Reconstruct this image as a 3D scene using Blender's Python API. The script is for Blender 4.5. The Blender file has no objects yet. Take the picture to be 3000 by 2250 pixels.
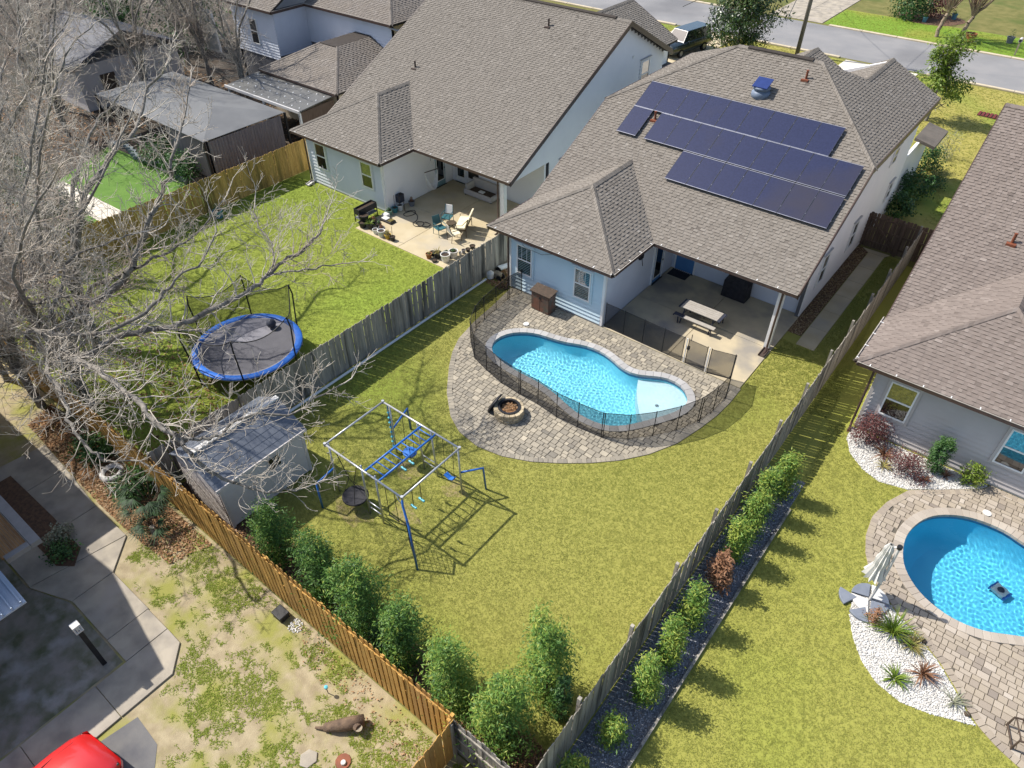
import bpy, bmesh, math, random
import numpy as np
from math import radians as R, sin, cos, pi, sqrt, atan2, hypot
from mathutils import Vector, Matrix
random.seed(7); NR = np.random.default_rng(11)
S = bpy.context.scene
COL = S.collection

# ------------------------------------------------------------------ camera, sky, sun, exposure
cam_d = bpy.data.cameras.new('camera'); cam = bpy.data.objects.new('camera', cam_d); COL.objects.link(cam)
cam.location = (0, 0, 18.5); cam.rotation_euler = (R(48.5), 0, R(38.4))
cam_d.sensor_width = 36; cam_d.lens = 24.984; cam_d.clip_end = 600
S.camera = cam
W = bpy.data.worlds.new('World'); S.world = W; W.use_nodes = True
nt = W.node_tree; nt.nodes.clear()
sky = nt.nodes.new('ShaderNodeTexSky'); sky.sky_type = 'NISHITA'; sky.sun_disc = False
sky.sun_elevation = R(50.5); sky.sun_rotation = R(255); sky.air_density = 1.0; sky.dust_density = 1.6; sky.ozone_density = 0.7
bgd = nt.nodes.new('ShaderNodeBackground'); bgd.inputs[1].default_value = 0.14
wo = nt.nodes.new('ShaderNodeOutputWorld'); nt.links.new(sky.outputs[0], bgd.inputs[0]); nt.links.new(bgd.outputs[0], wo.inputs[0])
sd = bpy.data.lights.new('sun', 'SUN'); sun = bpy.data.objects.new('sun', sd); COL.objects.link(sun)
sd.energy = 5.0; sd.angle = R(0.55); sd.color = (1.0, 0.945, 0.86)
sun.rotation_euler = Vector((0.795, 0.215, -1.0)).to_track_quat('-Z', 'Y').to_euler()
sun.location = (-40, -10, 60)
S.view_settings.view_transform = 'Standard'; S.view_settings.look = 'None'
S.view_settings.exposure = 0.45; S.view_settings.gamma = 1.0; S.view_settings.use_curve_mapping = False
S.cycles.max_bounces = 6; S.cycles.diffuse_bounces = 3; S.cycles.glossy_bounces = 3
S.cycles.transmission_bounces = 4; S.cycles.transparent_max_bounces = 12

# ------------------------------------------------------------------ materials
MATS = {}
def pm(name, c1, c2=None, scale=3.0, rough=0.8, bump=0.0, bscale=40.0, metal=0.0, rnd=0.0, ramp=None, detail=4,
       spec=0.3, c3=None, s3=0.3, stretch=None, trans=0.0, coat=0.0, lo=0.35, hi=0.65, lo3=0.5, hi3=0.7):
    """procedural surface: two colours mixed by a noise in metres, an optional third one in larger patches,
    optional per-piece tone (ramp over face attribute 'tint' + object colour), fine relief"""
    m = bpy.data.materials.new(name); m.use_nodes = True; t = m.node_tree; N = t.nodes; L = t.links
    b = N['Principled BSDF']; b.inputs['Roughness'].default_value = rough; b.inputs['Metallic'].default_value = metal
    b.inputs['Specular IOR Level'].default_value = spec
    if coat: b.inputs['Coat Weight'].default_value = coat; b.inputs['Coat Roughness'].default_value = 0.05
    geo = N.new('ShaderNodeNewGeometry'); vec = geo.outputs['Position']
    if stretch:
        mp = N.new('ShaderNodeVectorMath'); mp.operation = 'MULTIPLY'; mp.inputs[1].default_value = stretch
        L.new(vec, mp.inputs[0]); vec = mp.outputs[0]
    def noise(sc, d=detail):
        n = N.new('ShaderNodeTexNoise'); n.inputs['Scale'].default_value = sc; n.inputs['Detail'].default_value = d
        L.new(vec, n.inputs['Vector']); return n.outputs['Fac']
    def mr(v, a, bb, c=0., d=1.):
        n = N.new('ShaderNodeMapRange'); n.inputs[1].default_value = a; n.inputs[2].default_value = bb
        n.inputs[3].default_value = c; n.inputs[4].default_value = d; L.new(v, n.inputs[0]); return n.outputs[0]
    def mix(f, a, bb, mode='MIX'):
        n = N.new('ShaderNodeMix'); n.data_type = 'RGBA'; n.blend_type = mode
        for s, v in ((0, f), (6, a), (7, bb)):
            if hasattr(v, 'links'): L.new(v, n.inputs[s])
            else: n.inputs[s].default_value = v if s == 0 else (*v, 1) if len(v) == 3 else v
        return n.outputs[2]
    if ramp:
        at = N.new('ShaderNodeAttribute'); at.attribute_name = 'tint'
        oi = N.new('ShaderNodeObjectInfo')
        sp = N.new('ShaderNodeSeparateColor'); L.new(oi.outputs['Color'], sp.inputs[0])
        ad = N.new('ShaderNodeMath'); ad.operation = 'ADD'; L.new(at.outputs['Fac'], ad.inputs[0]); L.new(sp.outputs[0], ad.inputs[1])
        cr = N.new('ShaderNodeValToRGB'); e = cr.color_ramp.elements
        while len(e) < len(ramp): e.new(0.5)
        for i, c in enumerate(ramp): e[i].position = i / (len(ramp) - 1); e[i].color = (*c, 1)
        L.new(ad.outputs[0], cr.inputs[0]); col = cr.outputs[0]
        if c1: col = mix(mr(noise(scale), lo, hi, 0.0, 0.55), col, c1)
    else:
        col = mix(mr(noise(scale), lo, hi), c1, c2 or tuple(x * 0.8 for x in c1))
    if c3: col = mix(mr(noise(s3, 8), lo3, hi3), col, c3)
    if rnd:
        oi2 = N.new('ShaderNodeObjectInfo'); v = mr(oi2.outputs['Random'], 0, 1, 1 - rnd, 1 + rnd)
        hs = N.new('ShaderNodeHueSaturation'); L.new(v, hs.inputs['Value']); L.new(col, hs.inputs['Color']); col = hs.outputs[0]
    L.new(col, b.inputs['Base Color'])
    if bump:
        bn = N.new('ShaderNodeBump'); bn.inputs['Strength'].default_value = bump; bn.inputs['Distance'].default_value = 0.02
        L.new(noise(bscale, 3), bn.inputs['Height']); L.new(bn.outputs[0], b.inputs['Normal'])
    if trans:
        tr = N.new('ShaderNodeBsdfTranslucent'); L.new(col, tr.inputs[0])
        mx = N.new('ShaderNodeMixShader'); mx.inputs[0].default_value = trans
        L.new(b.outputs[0], mx.inputs[1]); L.new(tr.outputs[0], mx.inputs[2]); L.new(mx.outputs[0], N['Material Output'].inputs[0])
    MATS[name] = m; return m
def see_through(name, col, alpha, rough=0.8):
    m = bpy.data.materials.new(name); m.use_nodes = True; t = m.node_tree
    b = t.nodes['Principled BSDF']; b.inputs['Base Color'].default_value = (*col, 1); b.inputs['Roughness'].default_value = rough
    b.inputs['Specular IOR Level'].default_value = 0.2
    tr = t.nodes.new('ShaderNodeBsdfTransparent'); mx = t.nodes.new('ShaderNodeMixShader'); mx.inputs[0].default_value = alpha
    t.links.new(tr.outputs[0], mx.inputs[1]); t.links.new(b.outputs[0], mx.inputs[2]); t.links.new(mx.outputs[0], t.nodes['Material Output'].inputs[0])
    MATS[name] = m; return m
def glossy_glass(name, col, refl):
    m = bpy.data.materials.new(name); m.use_nodes = True; t = m.node_tree
    b = t.nodes['Principled BSDF']; b.inputs['Base Color'].default_value = (*col, 1); b.inputs['Roughness'].default_value = 0.08
    g = t.nodes.new('ShaderNodeBsdfGlossy'); g.inputs['Roughness'].default_value = 0.03
    mx = t.nodes.new('ShaderNodeMixShader'); mx.inputs[0].default_value = refl
    t.links.new(b.outputs[0], mx.inputs[1]); t.links.new(g.outputs[0], mx.inputs[2]); t.links.new(mx.outputs[0], t.nodes['Material Output'].inputs[0])
    MATS[name] = m; return m

pm('ground', (.115, .115, .03), (.17, .155, .05), 1.2, .95, .5, 25, c3=(.07, .1, .018), s3=.25)
pm('lawn_mid', (.24, .238, .05), (.262, .25, .062), 16, .95, .2, 80, c3=(.185, .235, .032), s3=.13, detail=2)
pm('lawn_left', (.215, .262, .036), (.235, .27, .043), 16, .95, .2, 80, c3=(.2, .272, .034), s3=.2, detail=2)
pm('lawn_right', (.255, .255, .05), (.275, .268, .06), 16, .95, .2, 80, c3=(.24, .272, .042), s3=.16, detail=2)
pm('lawn_front', (.26, .235, .05), (.31, .27, .075), 3.0, .95, .3, 30, c3=(.16, .22, .026), s3=.16, detail=5)
pm('lawn_green', (.13, .235, .018), (.16, .25, .024), 3.0, .95, .3, 30, c3=(.24, .235, .04), s3=.22)
pm('worn', (.24, .185, .1), (.26, .24, .06), 5, .95, .3, 40, detail=6)
pm('turf', (.075, .16, .022), (.1, .19, .03), 1.5, .9, .4, 40)
pm('yard_dirt', (.36, .30, .19), (.26, .21, .13), 3.0, .95, .5, 30, c3=(.24, .235, .06), s3=.9, lo3=.46, hi3=.66, detail=8)
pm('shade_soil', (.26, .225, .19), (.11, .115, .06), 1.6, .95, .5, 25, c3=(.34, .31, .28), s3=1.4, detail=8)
pm('mulch', (.085, .052, .035), (.15, .085, .05), 9, .95, .8, 50)
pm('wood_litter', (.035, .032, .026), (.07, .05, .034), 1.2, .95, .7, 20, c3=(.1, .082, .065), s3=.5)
RG = [(.105, .175, .02), (.19, .2, .036), (.27, .235, .07)]
pm('grass_mid', (.21, .245, .038), ramp=[(.2, .225, .038), (.25, .25, .052), (.31, .288, .078)], scale=.16, trans=.25, rough=.7)
pm('grass_left', (.21, .275, .032), ramp=[(.17, .245, .026), (.22, .268, .036), (.275, .29, .055)], scale=.2, trans=.25, rough=.7)
pm('grass_green', (.19, .25, .028), ramp=[(.14, .2, .018), (.21, .26, .03), (.33, .32, .07)], scale=.5, trans=.25, rough=.7)
pm('asphalt', (.2, .2, .205), (.235, .23, .23), .5, .9, .3, 60, c3=(.15, .15, .155), s3=.12, detail=8)
pm('asphalt_dark', (.1, .1, .11), (.16, .155, .15), 1.2, .9, .3, 60)
pm('concrete', (.41, .34, .215), (.47, .4, .27), 1.1, .9, .15, 60, c3=(.36, .32, .25), s3=.6, detail=8)
pm('concrete_old', (.38, .335, .265), (.24, .215, .18), 1.6, .9, .2, 60, c3=(.36, .32, .27), s3=.9, detail=8)
pm('concrete_pale', (.55, .5, .42), (.6, .56, .48), .8, .9, .1, 60)
pm('patio_stain', (.46, .39, .265), (.37, .32, .23), 1.1, .85, .1, 50, c3=(.25, .23, .2), s3=.55, lo3=.5, hi3=.68, detail=6)
pm('curb', (.42, .36, .25), (.5, .43, .32), 1.5, .9, .2, 50)
SH = [(.092, .083, .072), (.158, .143, .125), (.184, .167, .146), (.21, .191, .168), (.266, .243, .215)]
pm('shingle', (.176, .159, .139), ramp=SH, scale=.5, rough=.95, bump=.5, bscale=90, spec=.15, lo=.4, hi=.75)
pm('shingle_warm', (.187, .167, .144), ramp=[(.096, .084, .073), (.165, .147, .127), (.192, .172, .149), (.221, .199, .174), (.28, .256, .226)], scale=.5, rough=.95, bump=.5, bscale=90, spec=.15, lo=.4, hi=.75)
pm('shingle_grey', (.19, .165, .14), ramp=[(.1, .09, .08), (.16, .144, .128), (.19, .17, .152), (.22, .2, .18), (.28, .256, .23)], scale=1.3, rough=.95, bump=.5, bscale=90, spec=.15)
pm('roof_base', (.05, .042, .037), None, 5, .95)
pm('shingle_rose', (.185, .153, .135), ramp=[(.1, .082, .073), (.165, .138, .122), (.195, .163, .144), (.23, .194, .172), (.31, .268, .24)], scale=.5, rough=.95, bump=.5, bscale=90, spec=.15)
pm('brown_trim', (.075, .045, .036), (.055, .034, .028), 4, .45, spec=.5)
pm('gutter_pale', (.42, .38, .33), (.34, .3, .26), 6, .5, spec=.5)
pm('siding_blue', (.54, .67, .74), (.51, .64, .72), 1.5, .6, spec=.35)
pm('siding_white', (.80, .79, .78), (.77, .76, .755), 1.5, .6, spec=.3)
pm('siding_pale', (.60, .63, .66), (.56, .6, .64), 1.5, .6, spec=.3)
pm('siding_grey', (.46, .43, .42), (.43, .4, .39), 1.5, .6, spec=.3)
pm('siding_cool', (.60, .63, .70), (.57, .6, .67), 1.5, .6, spec=.3)
pm('groove_shade', (.13, .13, .14), None, 4, .9)  # near-black wall backing that paints the shadow lines between siding boards
pm('trim_white', (.78, .78, .77), (.72, .72, .71), 6, .5, spec=.4)
pm('trim_grey', (.5, .49, .48), (.47, .46, .45), 6, .5)
pm('cream', (.6, .52, .4), (.56, .48, .37), 3, .7)
pm('door_blue', (.085, .21, .42), (.075, .19, .39), 3, .45)
pm('door_teal', (.19, .31, .34), (.17, .28, .31), 3, .45)
pm('black', (.012, .012, .014), (.02, .02, .022), 5, .6)
pm('black_cloth', (.014, .014, .018), (.028, .027, .032), 8, .75, .3, 60)
pm('dark_metal', (.03, .03, .033), None, 5, .45, metal=.3)
pm('dark_wood', (.05, .036, .026), (.08, .055, .04), 10, .7)
pm('wood_gold', (.50, .30, .085), (.38, .21, .055), 6, .8, .3, 60, rnd=.16, stretch=(3, 3, .35), c3=(.33, .19, .07), s3=.6)
pm('wood_yellow', (.52, .34, .11), (.40, .25, .07), 6, .8, .3, 60, rnd=.16, stretch=(3, 3, .35), c3=(.15, .12, .035), s3=.45)
pm('wood_grey', (.26, .24, .21), (.36, .325, .27), 6, .9, .3, 60, rnd=.2, stretch=(3, 3, .25), c3=(.08, .075, .065), s3=1.1, lo3=.52, hi3=.68)
pm('wood_tan', (.33, .28, .2), (.25, .21, .155), 6, .9, .3, 60, rnd=.15, stretch=(3, 3, .3), c3=(.15, .125, .09), s3=.8)
pm('wood_brown', (.115, .078, .058), (.165, .115, .085), 6, .85, .3, 60, rnd=.15, stretch=(3, 3, .3))
pm('deck_plank', (.34, .19, .075), (.2, .11, .05), 5, .7, rnd=.1, stretch=(.4, 3, 3))
PV = [(.16, .147, .125), (.225, .203, .165), (.28, .25, .198), (.34, .302, .235), (.44, .39, .30)]
pm('paver', (.26, .233, .187), ramp=PV, scale=.8, rough=.9, bump=.25, bscale=60, c3=(.13, .13, .115), s3=.35, lo3=.6, hi3=.85)
pm('paver_tan', (.30, .255, .2), ramp=[(.2, .17, .145), (.28, .236, .19), (.335, .285, .218), (.37, .318, .258), (.43, .38, .32)], scale=.8, rough=.9, bump=.25, bscale=60)
pm('joint_sand', (.13, .115, .09), (.09, .08, .065), 5, .95)
pm('coping', (.34, .335, .33), ramp=[(.26, .255, .25), (.35, .345, .34), (.42, .415, .41)], scale=2, rough=.85, bump=.2)
pm('coping_tan', (.34, .3, .25), ramp=[(.26, .225, .185), (.35, .305, .255), (.43, .38, .32)], scale=2, rough=.85, bump=.2)
pm('pool_plaster', (.24, .68, .82), (.22, .66, .8), 2, .7)
pm('pool_deep', (.11, .56, .77), (.1, .54, .75), 2, .7)
pm('pool_tile', (.03, .12, .25), (.05, .17, .32), 12, .3)
pm('pool_ledge', (.62, .74, .76), (.58, .71, .74), 2, .7)
pm('stone_white', (.62, .6, .56), ramp=[(.3, .29, .27), (.56, .54, .5), (.74, .73, .7)], scale=4, rough=.85)
pm('stone_dark', (.24, .25, .275), ramp=[(.08, .084, .095), (.24, .25, .28), (.46, .475, .51)], scale=3, rough=.8)
pm('stone_tan', (.42, .34, .22), ramp=[(.3, .25, .17), (.42, .35, .24), (.52, .44, .3)], scale=4, rough=.9, bump=.6, bscale=30)
pm('pea_gravel', (.3, .2, .1), ramp=[(.1, .07, .04), (.28, .19, .09), (.5, .4, .25)], scale=4, rough=.85)
pm('leaf_litter', (.34, .17, .07), ramp=[(.1, .055, .03), (.22, .125, .06), (.36, .22, .12), (.46, .34, .22)], scale=2, rough=.85, trans=.15)
pm('solar_cell', (.016, .019, .05), (.022, .026, .066), 14, .22, spec=.6, c3=(.034, .03, .04), s3=.22, coat=.35)
pm('solar_frame', (.05, .055, .08), None, 5, .4, metal=.3)
pm('rail_metal', (.3, .31, .36), None, 5, .4, metal=.6)
pm('galv', (.50, .51, .53), (.42, .43, .45), 8, .4, metal=.55, spec=.5)
pm('blue_paint', (.02, .12, .42), (.025, .14, .46), 6, .4, spec=.5)
pm('blue_bright', (.035, .17, .62), (.03, .14, .52), 4, .5, .25, 25)
pm('cyan_plastic', (.12, .5, .62), None, 6, .4)
pm('tramp_mat', (.15, .148, .168), (.19, .187, .21), 1.2, .7)
pm('shed_wall', (.56, .52, .49), (.52, .48, .455), 3, .7)
pm('shed_roof', (.11, .125, .155), (.145, .16, .19), 2.5, .6)
pm('teal_pot', (.05, .2, .22), (.04, .16, .18), 5, .4)
pm('green_pot', (.16, .28, .22), None, 5, .5)
pm('white_pot', (.66, .65, .62), (.55, .54, .5), 6, .6)
pm('black_pot', (.025, .025, .027), None, 6, .5)
pm('grey_pot', (.19, .2, .22), None, 6, .6)
pm('terra_pot', (.33, .135, .05), (.25, .105, .045), 6, .7)
pm('well_cap', (.24, .085, .045), (.17, .065, .04), 4, .8)
pm('bed_base', (.2, .208, .23), (.13, .136, .15), 8, .9)
pm('beam_grey', (.22, .22, .225), (.19, .19, .195), 4, .7)
pm('stump_wood', (.17, .115, .075), (.09, .062, .045), 5, .9, .6, 25)
pm('mustard_pot', (.45, .3, .04), None, 6, .6)
pm('blue_pot', (.1, .25, .33), None, 6, .5)
pm('soil', (.04, .028, .02), (.065, .045, .03), 12, .95, .8, 50)
pm('cushion', (.70, .64, .46), (.64, .57, .4), 4, .9)
pm('sofa_fabric', (.45, .42, .39), (.42, .39, .36), 5, .9, .2, 60)
pm('teal_metal', (.035, .12, .14), None, 5, .45)
pm('bronze', (.1, .075, .05), None, 5, .5, metal=.3)
pm('canvas_white', (.70, .69, .66), (.62, .61, .58), 6, .9)
pm('umbrella_base', (.15, .17, .21), (.18, .2, .24), 4, .6)
pm('light_grey', (.55, .54, .52), (.5, .49, .47), 4, .8)
pm('plastic_tan', (.36, .335, .3), (.32, .295, .26), 4, .6)
pm('slate_plastic', (.04, .045, .065), None, 5, .5)
pm('orange_metal', (.2, .065, .032), (.15, .05, .028), 6, .6)
pm('vent_blue', (.012, .03, .13), (.016, .036, .15), 4, .6, spec=.25)
pm('vent_grey', (.16, .2, .27), None, 5, .5)
pm('vent_brown', (.07, .05, .042), None, 5, .6)
pm('pole_wood', (.18, .165, .145), (.13, .12, .105), 8, .9, .4, 40, stretch=(4, 4, .3))
pm('wire', (.05, .05, .05), None, 5, .6)
pm('suv_paint', (.012, .02, .024), (.014, .024, .028), 3, .22, spec=.6, coat=.6)
pm('red_paint', (.52, .018, .018), (.49, .016, .016), 2, .3, spec=.6, coat=.7)
pm('tyre', (.018, .018, .018), None, 9, .85)
pm('rim', (.4, .4, .42), None, 5, .35, metal=.8)
pm('lamp_glass', (.8, .8, .8), None, 5, .2)
pm('bark', (.25, .23, .2), (.14, .126, .11), 9, .9, .4, 40, c3=(.12, .108, .095), s3=1.6)
pm('twig', (.48, .44, .38), (.37, .325, .27), 3, .85, c3=(.27, .2, .155), s3=.3)
pm('bark_smooth', (.3, .235, .17), (.22, .165, .12), 4, .85)
pm('twig_tan', (.33, .22, .14), (.27, .17, .11), 3, .85)
pm('stem', (.1, .075, .05), None, 6, .9)
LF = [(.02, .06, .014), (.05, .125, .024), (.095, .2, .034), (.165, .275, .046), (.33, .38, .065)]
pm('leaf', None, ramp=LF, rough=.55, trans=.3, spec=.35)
pm('leaf_dark', None, ramp=[(.012, .036, .012), (.024, .066, .02), (.04, .105, .028), (.065, .15, .04), (.1, .19, .05)], rough=.5, trans=.25, spec=.4)
pm('leaf_magnolia', None, ramp=[(.014, .032, .01), (.025, .055, .014), (.045, .09, .02), (.075, .12, .03), (.16, .16, .06)], rough=.35, trans=.1, spec=.5)
pm('leaf_lime', None, ramp=[(.05, .09, .012), (.085, .15, .018), (.13, .2, .025), (.18, .25, .035), (.24, .28, .05)], rough=.5, trans=.25)
pm('leaf_red', None, ramp=[(.04, .018, .02), (.085, .03, .032), (.13, .048, .045), (.18, .075, .06)], rough=.6, trans=.2)
pm('frond', None, ramp=[(.01, .028, .012), (.02, .05, .018), (.032, .075, .026), (.05, .1, .04)], rough=.6, trans=.2)
pm('leaf_brown', None, ramp=[(.1, .05, .03), (.2, .1, .055), (.28, .145, .08), (.34, .2, .12)], rough=.8, trans=.2)
pm('leaf_straw', None, ramp=[(.16, .13, .04), (.26, .22, .07), (.36, .3, .11), (.16, .2, .04)], rough=.7, trans=.2)
pm('leaf_grey', None, ramp=[(.14, .15, .1), (.24, .25, .17), (.34, .34, .25)], rough=.7, trans=.2)
pm('patio_cover', (.12, .12, .115), (.1, .1, .098), 1.5, .5)
pm('canopy_grey', (.15, .155, .16), (.12, .125, .132), .8, .8)
pm('curtain', (.2, .19, .21), (.26, .245, .26), 3, .9, stretch=(4, 4, .3))
pm('metal_blue', (.36, .43, .52), (.33, .4, .49), 2, .5, metal=.2)
pm('edging', (.17, .2, .21), (.2, .23, .24), 3, .8)
pm('cabinet_reflect', (.085, .065, .052), (.16, .075, .05), 2.2, .6, c3=(.07, .085, .07), s3=2.6)  # dark brown; the red and green patches are painted reflections
see_through('fence_mesh', (.012, .012, .013), .38)
see_through('tramp_net', (.015, .017, .014), .46)
see_through('fabric_net', (.45, .46, .44), .75)
glossy_glass('window_glass', (.012, .025, .035), .32)
glossy_glass('window_dark', (.006, .008, .01), .1)
glossy_glass('car_glass', (.008, .01, .012), .12)

# ------------------------------------------------------------------ geometry helpers
ORG = {}                                   # world position of each object's origin
def org(o): return ORG.get(o.name, Vector((0, 0, 0))) if o else Vector((0, 0, 0))
class MB:
    """collects faces; build() links them as ONE mesh object.  at=(x,y,z,angle) places what is added next."""
    def __init__(s): s.v = []; s.f = []; s.t = []; s.place()
    def place(s, x=0, y=0, z=0, a=0): s.o = (x, y, z, cos(a), sin(a)); return s
    def P(s, p):
        x, y, z, c, d = s.o; return (x + p[0] * c - p[1] * d, y + p[0] * d + p[1] * c, z + p[2])
    def face(s, pts, t=0.0):
        i = len(s.v); s.v += [s.P(p) for p in pts]; s.f.append(tuple(range(i, i + len(pts)))); s.t.append(t); return s
    def add(s, vs, fs, t=0.0):
        i = len(s.v); s.v += [s.P(p) for p in vs]; s.f += [tuple(i + k for k in f) for f in fs]; s.t += [t] * len(fs); return s
    def box(s, x0, x1, y0, y1, z0, z1, t=0.0):
        vs = [(x, y, z) for z in (z0, z1) for y in (y0, y1) for x in (x0, x1)]
        return s.add(vs, [(0, 2, 3, 1), (4, 5, 7, 6), (0, 1, 5, 4), (2, 6, 7, 3), (0, 4, 6, 2), (1, 3, 7, 5)], t)
    def cbox(s, c, d, t=0.0):
        return s.box(c[0] - d[0] / 2, c[0] + d[0] / 2, c[1] - d[1] / 2, c[1] + d[1] / 2, c[2] - d[2] / 2, c[2] + d[2] / 2, t)
    def taper(s, x0, x1, y0, y1, z0, z1, i, t=0.0):
        vs = [(x0, y0, z0), (x1, y0, z0), (x0, y1, z0), (x1, y1, z0), (x0 + i, y0 + i, z1), (x1 - i, y0 + i, z1), (x0 + i, y1 - i, z1), (x1 - i, y1 - i, z1)]
        return s.add(vs, [(0, 2, 3, 1), (4, 5, 7, 6), (0, 1, 5, 4), (2, 6, 7, 3), (0, 4, 6, 2), (1, 3, 7, 5)], t)
    def prism(s, poly, z0, z1, t=0.0):
        n = len(poly); vs = [(p[0], p[1], z0) for p in poly] + [(p[0], p[1], z1) for p in poly]
        return s.add(vs, [tuple(range(n))[::-1], tuple(range(n, 2 * n))] + [(k, (k + 1) % n, n + (k + 1) % n, n + k) for k in range(n)], t)
    def slab(s, poly3, off, t=0.0):
        n = len(poly3); vs = [tuple(p) for p in poly3] + [tuple(p[k] + off[k] for k in range(3)) for p in poly3]
        return s.add(vs, [tuple(range(n)), tuple(range(n, 2 * n))[::-1]] + [(k, n + k, n + (k + 1) % n, (k + 1) % n) for k in range(n)], t)
    def tube(s, pts, r, n=8, t=0.0, caps=True, closed=False):
        pts = [Vector(p) for p in pts]; m = len(pts); rs = r if isinstance(r, (list, tuple)) else [r] * m
        vs = []; ref = None
        for k, p in enumerate(pts):
            if closed: d = pts[(k + 1) % m] - pts[k - 1]
            else: d = pts[min(k + 1, m - 1)] - pts[max(k - 1, 0)]
            d.normalize()
            if ref is None: ref = Vector((0, 0, 1)) if abs(d.z) < .9 else Vector((1, 0, 0))
            a = d.cross(ref)
            if a.length < 1e-4: a = d.orthogonal()
            a.normalize(); b = a.cross(d); ref = b
            for j in range(n):
                q = 2 * pi * j / n; w = p + (a * cos(q) + b * sin(q)) * rs[k]; vs.append(tuple(w))
        fs = []
        for k in range(m if closed else m - 1):
            for j in range(n):
                A = k * n; B = ((k + 1) % m) * n; fs.append((A + j, A + (j + 1) % n, B + (j + 1) % n, B + j))
        if caps and not closed: fs += [tuple(range(n))[::-1], tuple(range((m - 1) * n, m * n))]
        return s.add(vs, fs, t)
    def lathe(s, prof, c=(0, 0, 0), n=16, t=0.0, sx=1, sy=1, cap=True):
        vs = [(c[0] + r * sx * cos(2 * pi * j / n), c[1] + r * sy * sin(2 * pi * j / n), c[2] + z) for r, z in prof for j in range(n)]
        m = len(prof); fs = [(k * n + j, k * n + (j + 1) % n, (k + 1) * n + (j + 1) % n, (k + 1) * n + j) for k in range(m - 1) for j in range(n)]
        if cap and prof[0][0] > 1e-4: fs.append(tuple(range(n))[::-1])
        if cap and prof[-1][0] > 1e-4: fs.append(tuple(range((m - 1) * n, m * n)))
        return s.add(vs, fs, t)
    def build(s, name, mat, parent=None, smooth=False, bevel=0.0, local=False):
        o0 = Vector((0, 0, 0)) if local else org(parent)
        me = bpy.data.meshes.new(name)
        me.from_pydata([(v[0] - o0.x, v[1] - o0.y, v[2] - o0.z) for v in s.v], [], s.f)
        if any(s.t):
            at = me.attributes.new('tint', 'FLOAT', 'FACE'); at.data.foreach_set('value', s.t)
        return fin(me, name, mat, parent, smooth, bevel)
def fin(me, name, mat, parent, smooth=False, bevel=0.0):
    me.materials.append(MATS[mat] if isinstance(mat, str) else mat)
    if smooth: me.polygons.foreach_set('use_smooth', [True] * len(me.polygons))
    me.update(); o = bpy.data.objects.new(name, me); COL.objects.link(o); o.color = (0, 0, 0, 1)
    if parent: o.parent = parent
    ORG[o.name] = org(parent)
    if bevel:
        b = o.modifiers.new('bevel', 'BEVEL'); b.width = bevel; b.segments = 2; b.limit_method = 'ANGLE'; b.angle_limit = R(40)
    return o
def np_mesh(name, V, F, mat, parent=None, tint=None, smooth=False):
    """V (n,3) world, F (m,k) index array"""
    V = np.asarray(V, np.float32); F = np.asarray(F, np.int32); o0 = org(parent); V = V - np.array([o0.x, o0.y, o0.z], np.float32)
    me = bpy.data.meshes.new(name); m, k = F.shape
    me.vertices.add(len(V)); me.vertices.foreach_set('co', V.ravel())
    me.loops.add(m * k); me.loops.foreach_set('vertex_index', F.ravel())
    me.polygons.add(m); me.polygons.foreach_set('loop_start', np.arange(0, m * k, k, dtype=np.int32))
    me.update(calc_edges=True)
    if tint is not None:
        at = me.attributes.new('tint', 'FLOAT', 'FACE'); at.data.foreach_set('value', np.asarray(tint, np.float32))
    return fin(me, name, mat, parent, smooth)
def thing(name, label, cat, loc=(0, 0, 0), rz=0.0, group=None):
    o = bpy.data.objects.new(name, None); COL.objects.link(o); o.empty_display_size = .2
    o.location = loc; o.rotation_euler = (0, 0, rz); ORG[o.name] = Vector(loc)
    return tag(o, label, cat, group)
def tag(o, label, cat, group=None):
    o['label'] = label; o['category'] = cat
    if group: o['group'] = group
    return o
def struct(o, kind='structure', label=None):
    o['kind'] = kind
    if label: o['label'] = label
    return o
def stuff(o, label, cat=None):
    o['kind'] = 'stuff'; o['label'] = label
    if cat: o['category'] = cat
    return o
def inst(name, me, parent, loc, rz=0.0, scale=(1, 1, 1), color=0.0, rx=0.0, ry=0.0):
    """one more piece sharing a mesh; loc in world"""
    o = bpy.data.objects.new(name, me); COL.objects.link(o); o.parent = parent
    l = Vector(loc) - org(parent); o.location = l; o.rotation_euler = (rx, ry, rz); o.scale = scale; o.color = (color, color, color, 1)
    return o
def mesh_of(mb, name, mat):
    me = bpy.data.meshes.new(name); me.from_pydata(mb.v, [], mb.f); me.materials.append(MATS[mat]); me.update(); return me
def dup(root, loc, rz=None, label=None, group=None, scale=None):
    def cp(o, par):
        c = o.copy(); COL.objects.link(c)
        if par: c.parent = par
        for ch in list(o.children): cp(ch, c)
        return c
    r = cp(root, None); r.location = loc
    if rz is not None: r.rotation_euler = (0, 0, rz)
    if scale: r.scale = scale
    if label: r['label'] = label
    if group: r['group'] = group
    return r
def inside(poly, x, y):
    c = False; n = len(poly); j = n - 1
    for i in range(n):
        xi, yi = poly[i]; xj, yj = poly[j]
        if (yi > y) != (yj > y) and x < (xj - xi) * (y - yi) / (yj - yi) + xi: c = not c
        j = i
    return c
def inside_np(poly, X, Y):
    c = np.zeros(len(X), bool); n = len(poly); j = n - 1
    for i in range(n):
        xi, yi = poly[i]; xj, yj = poly[j]
        if yi != yj: c ^= ((yi > Y) != (yj > Y)) & (X < (xj - xi) * (Y - yi) / (yj - yi) + xi)
        j = i
    return c
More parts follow.
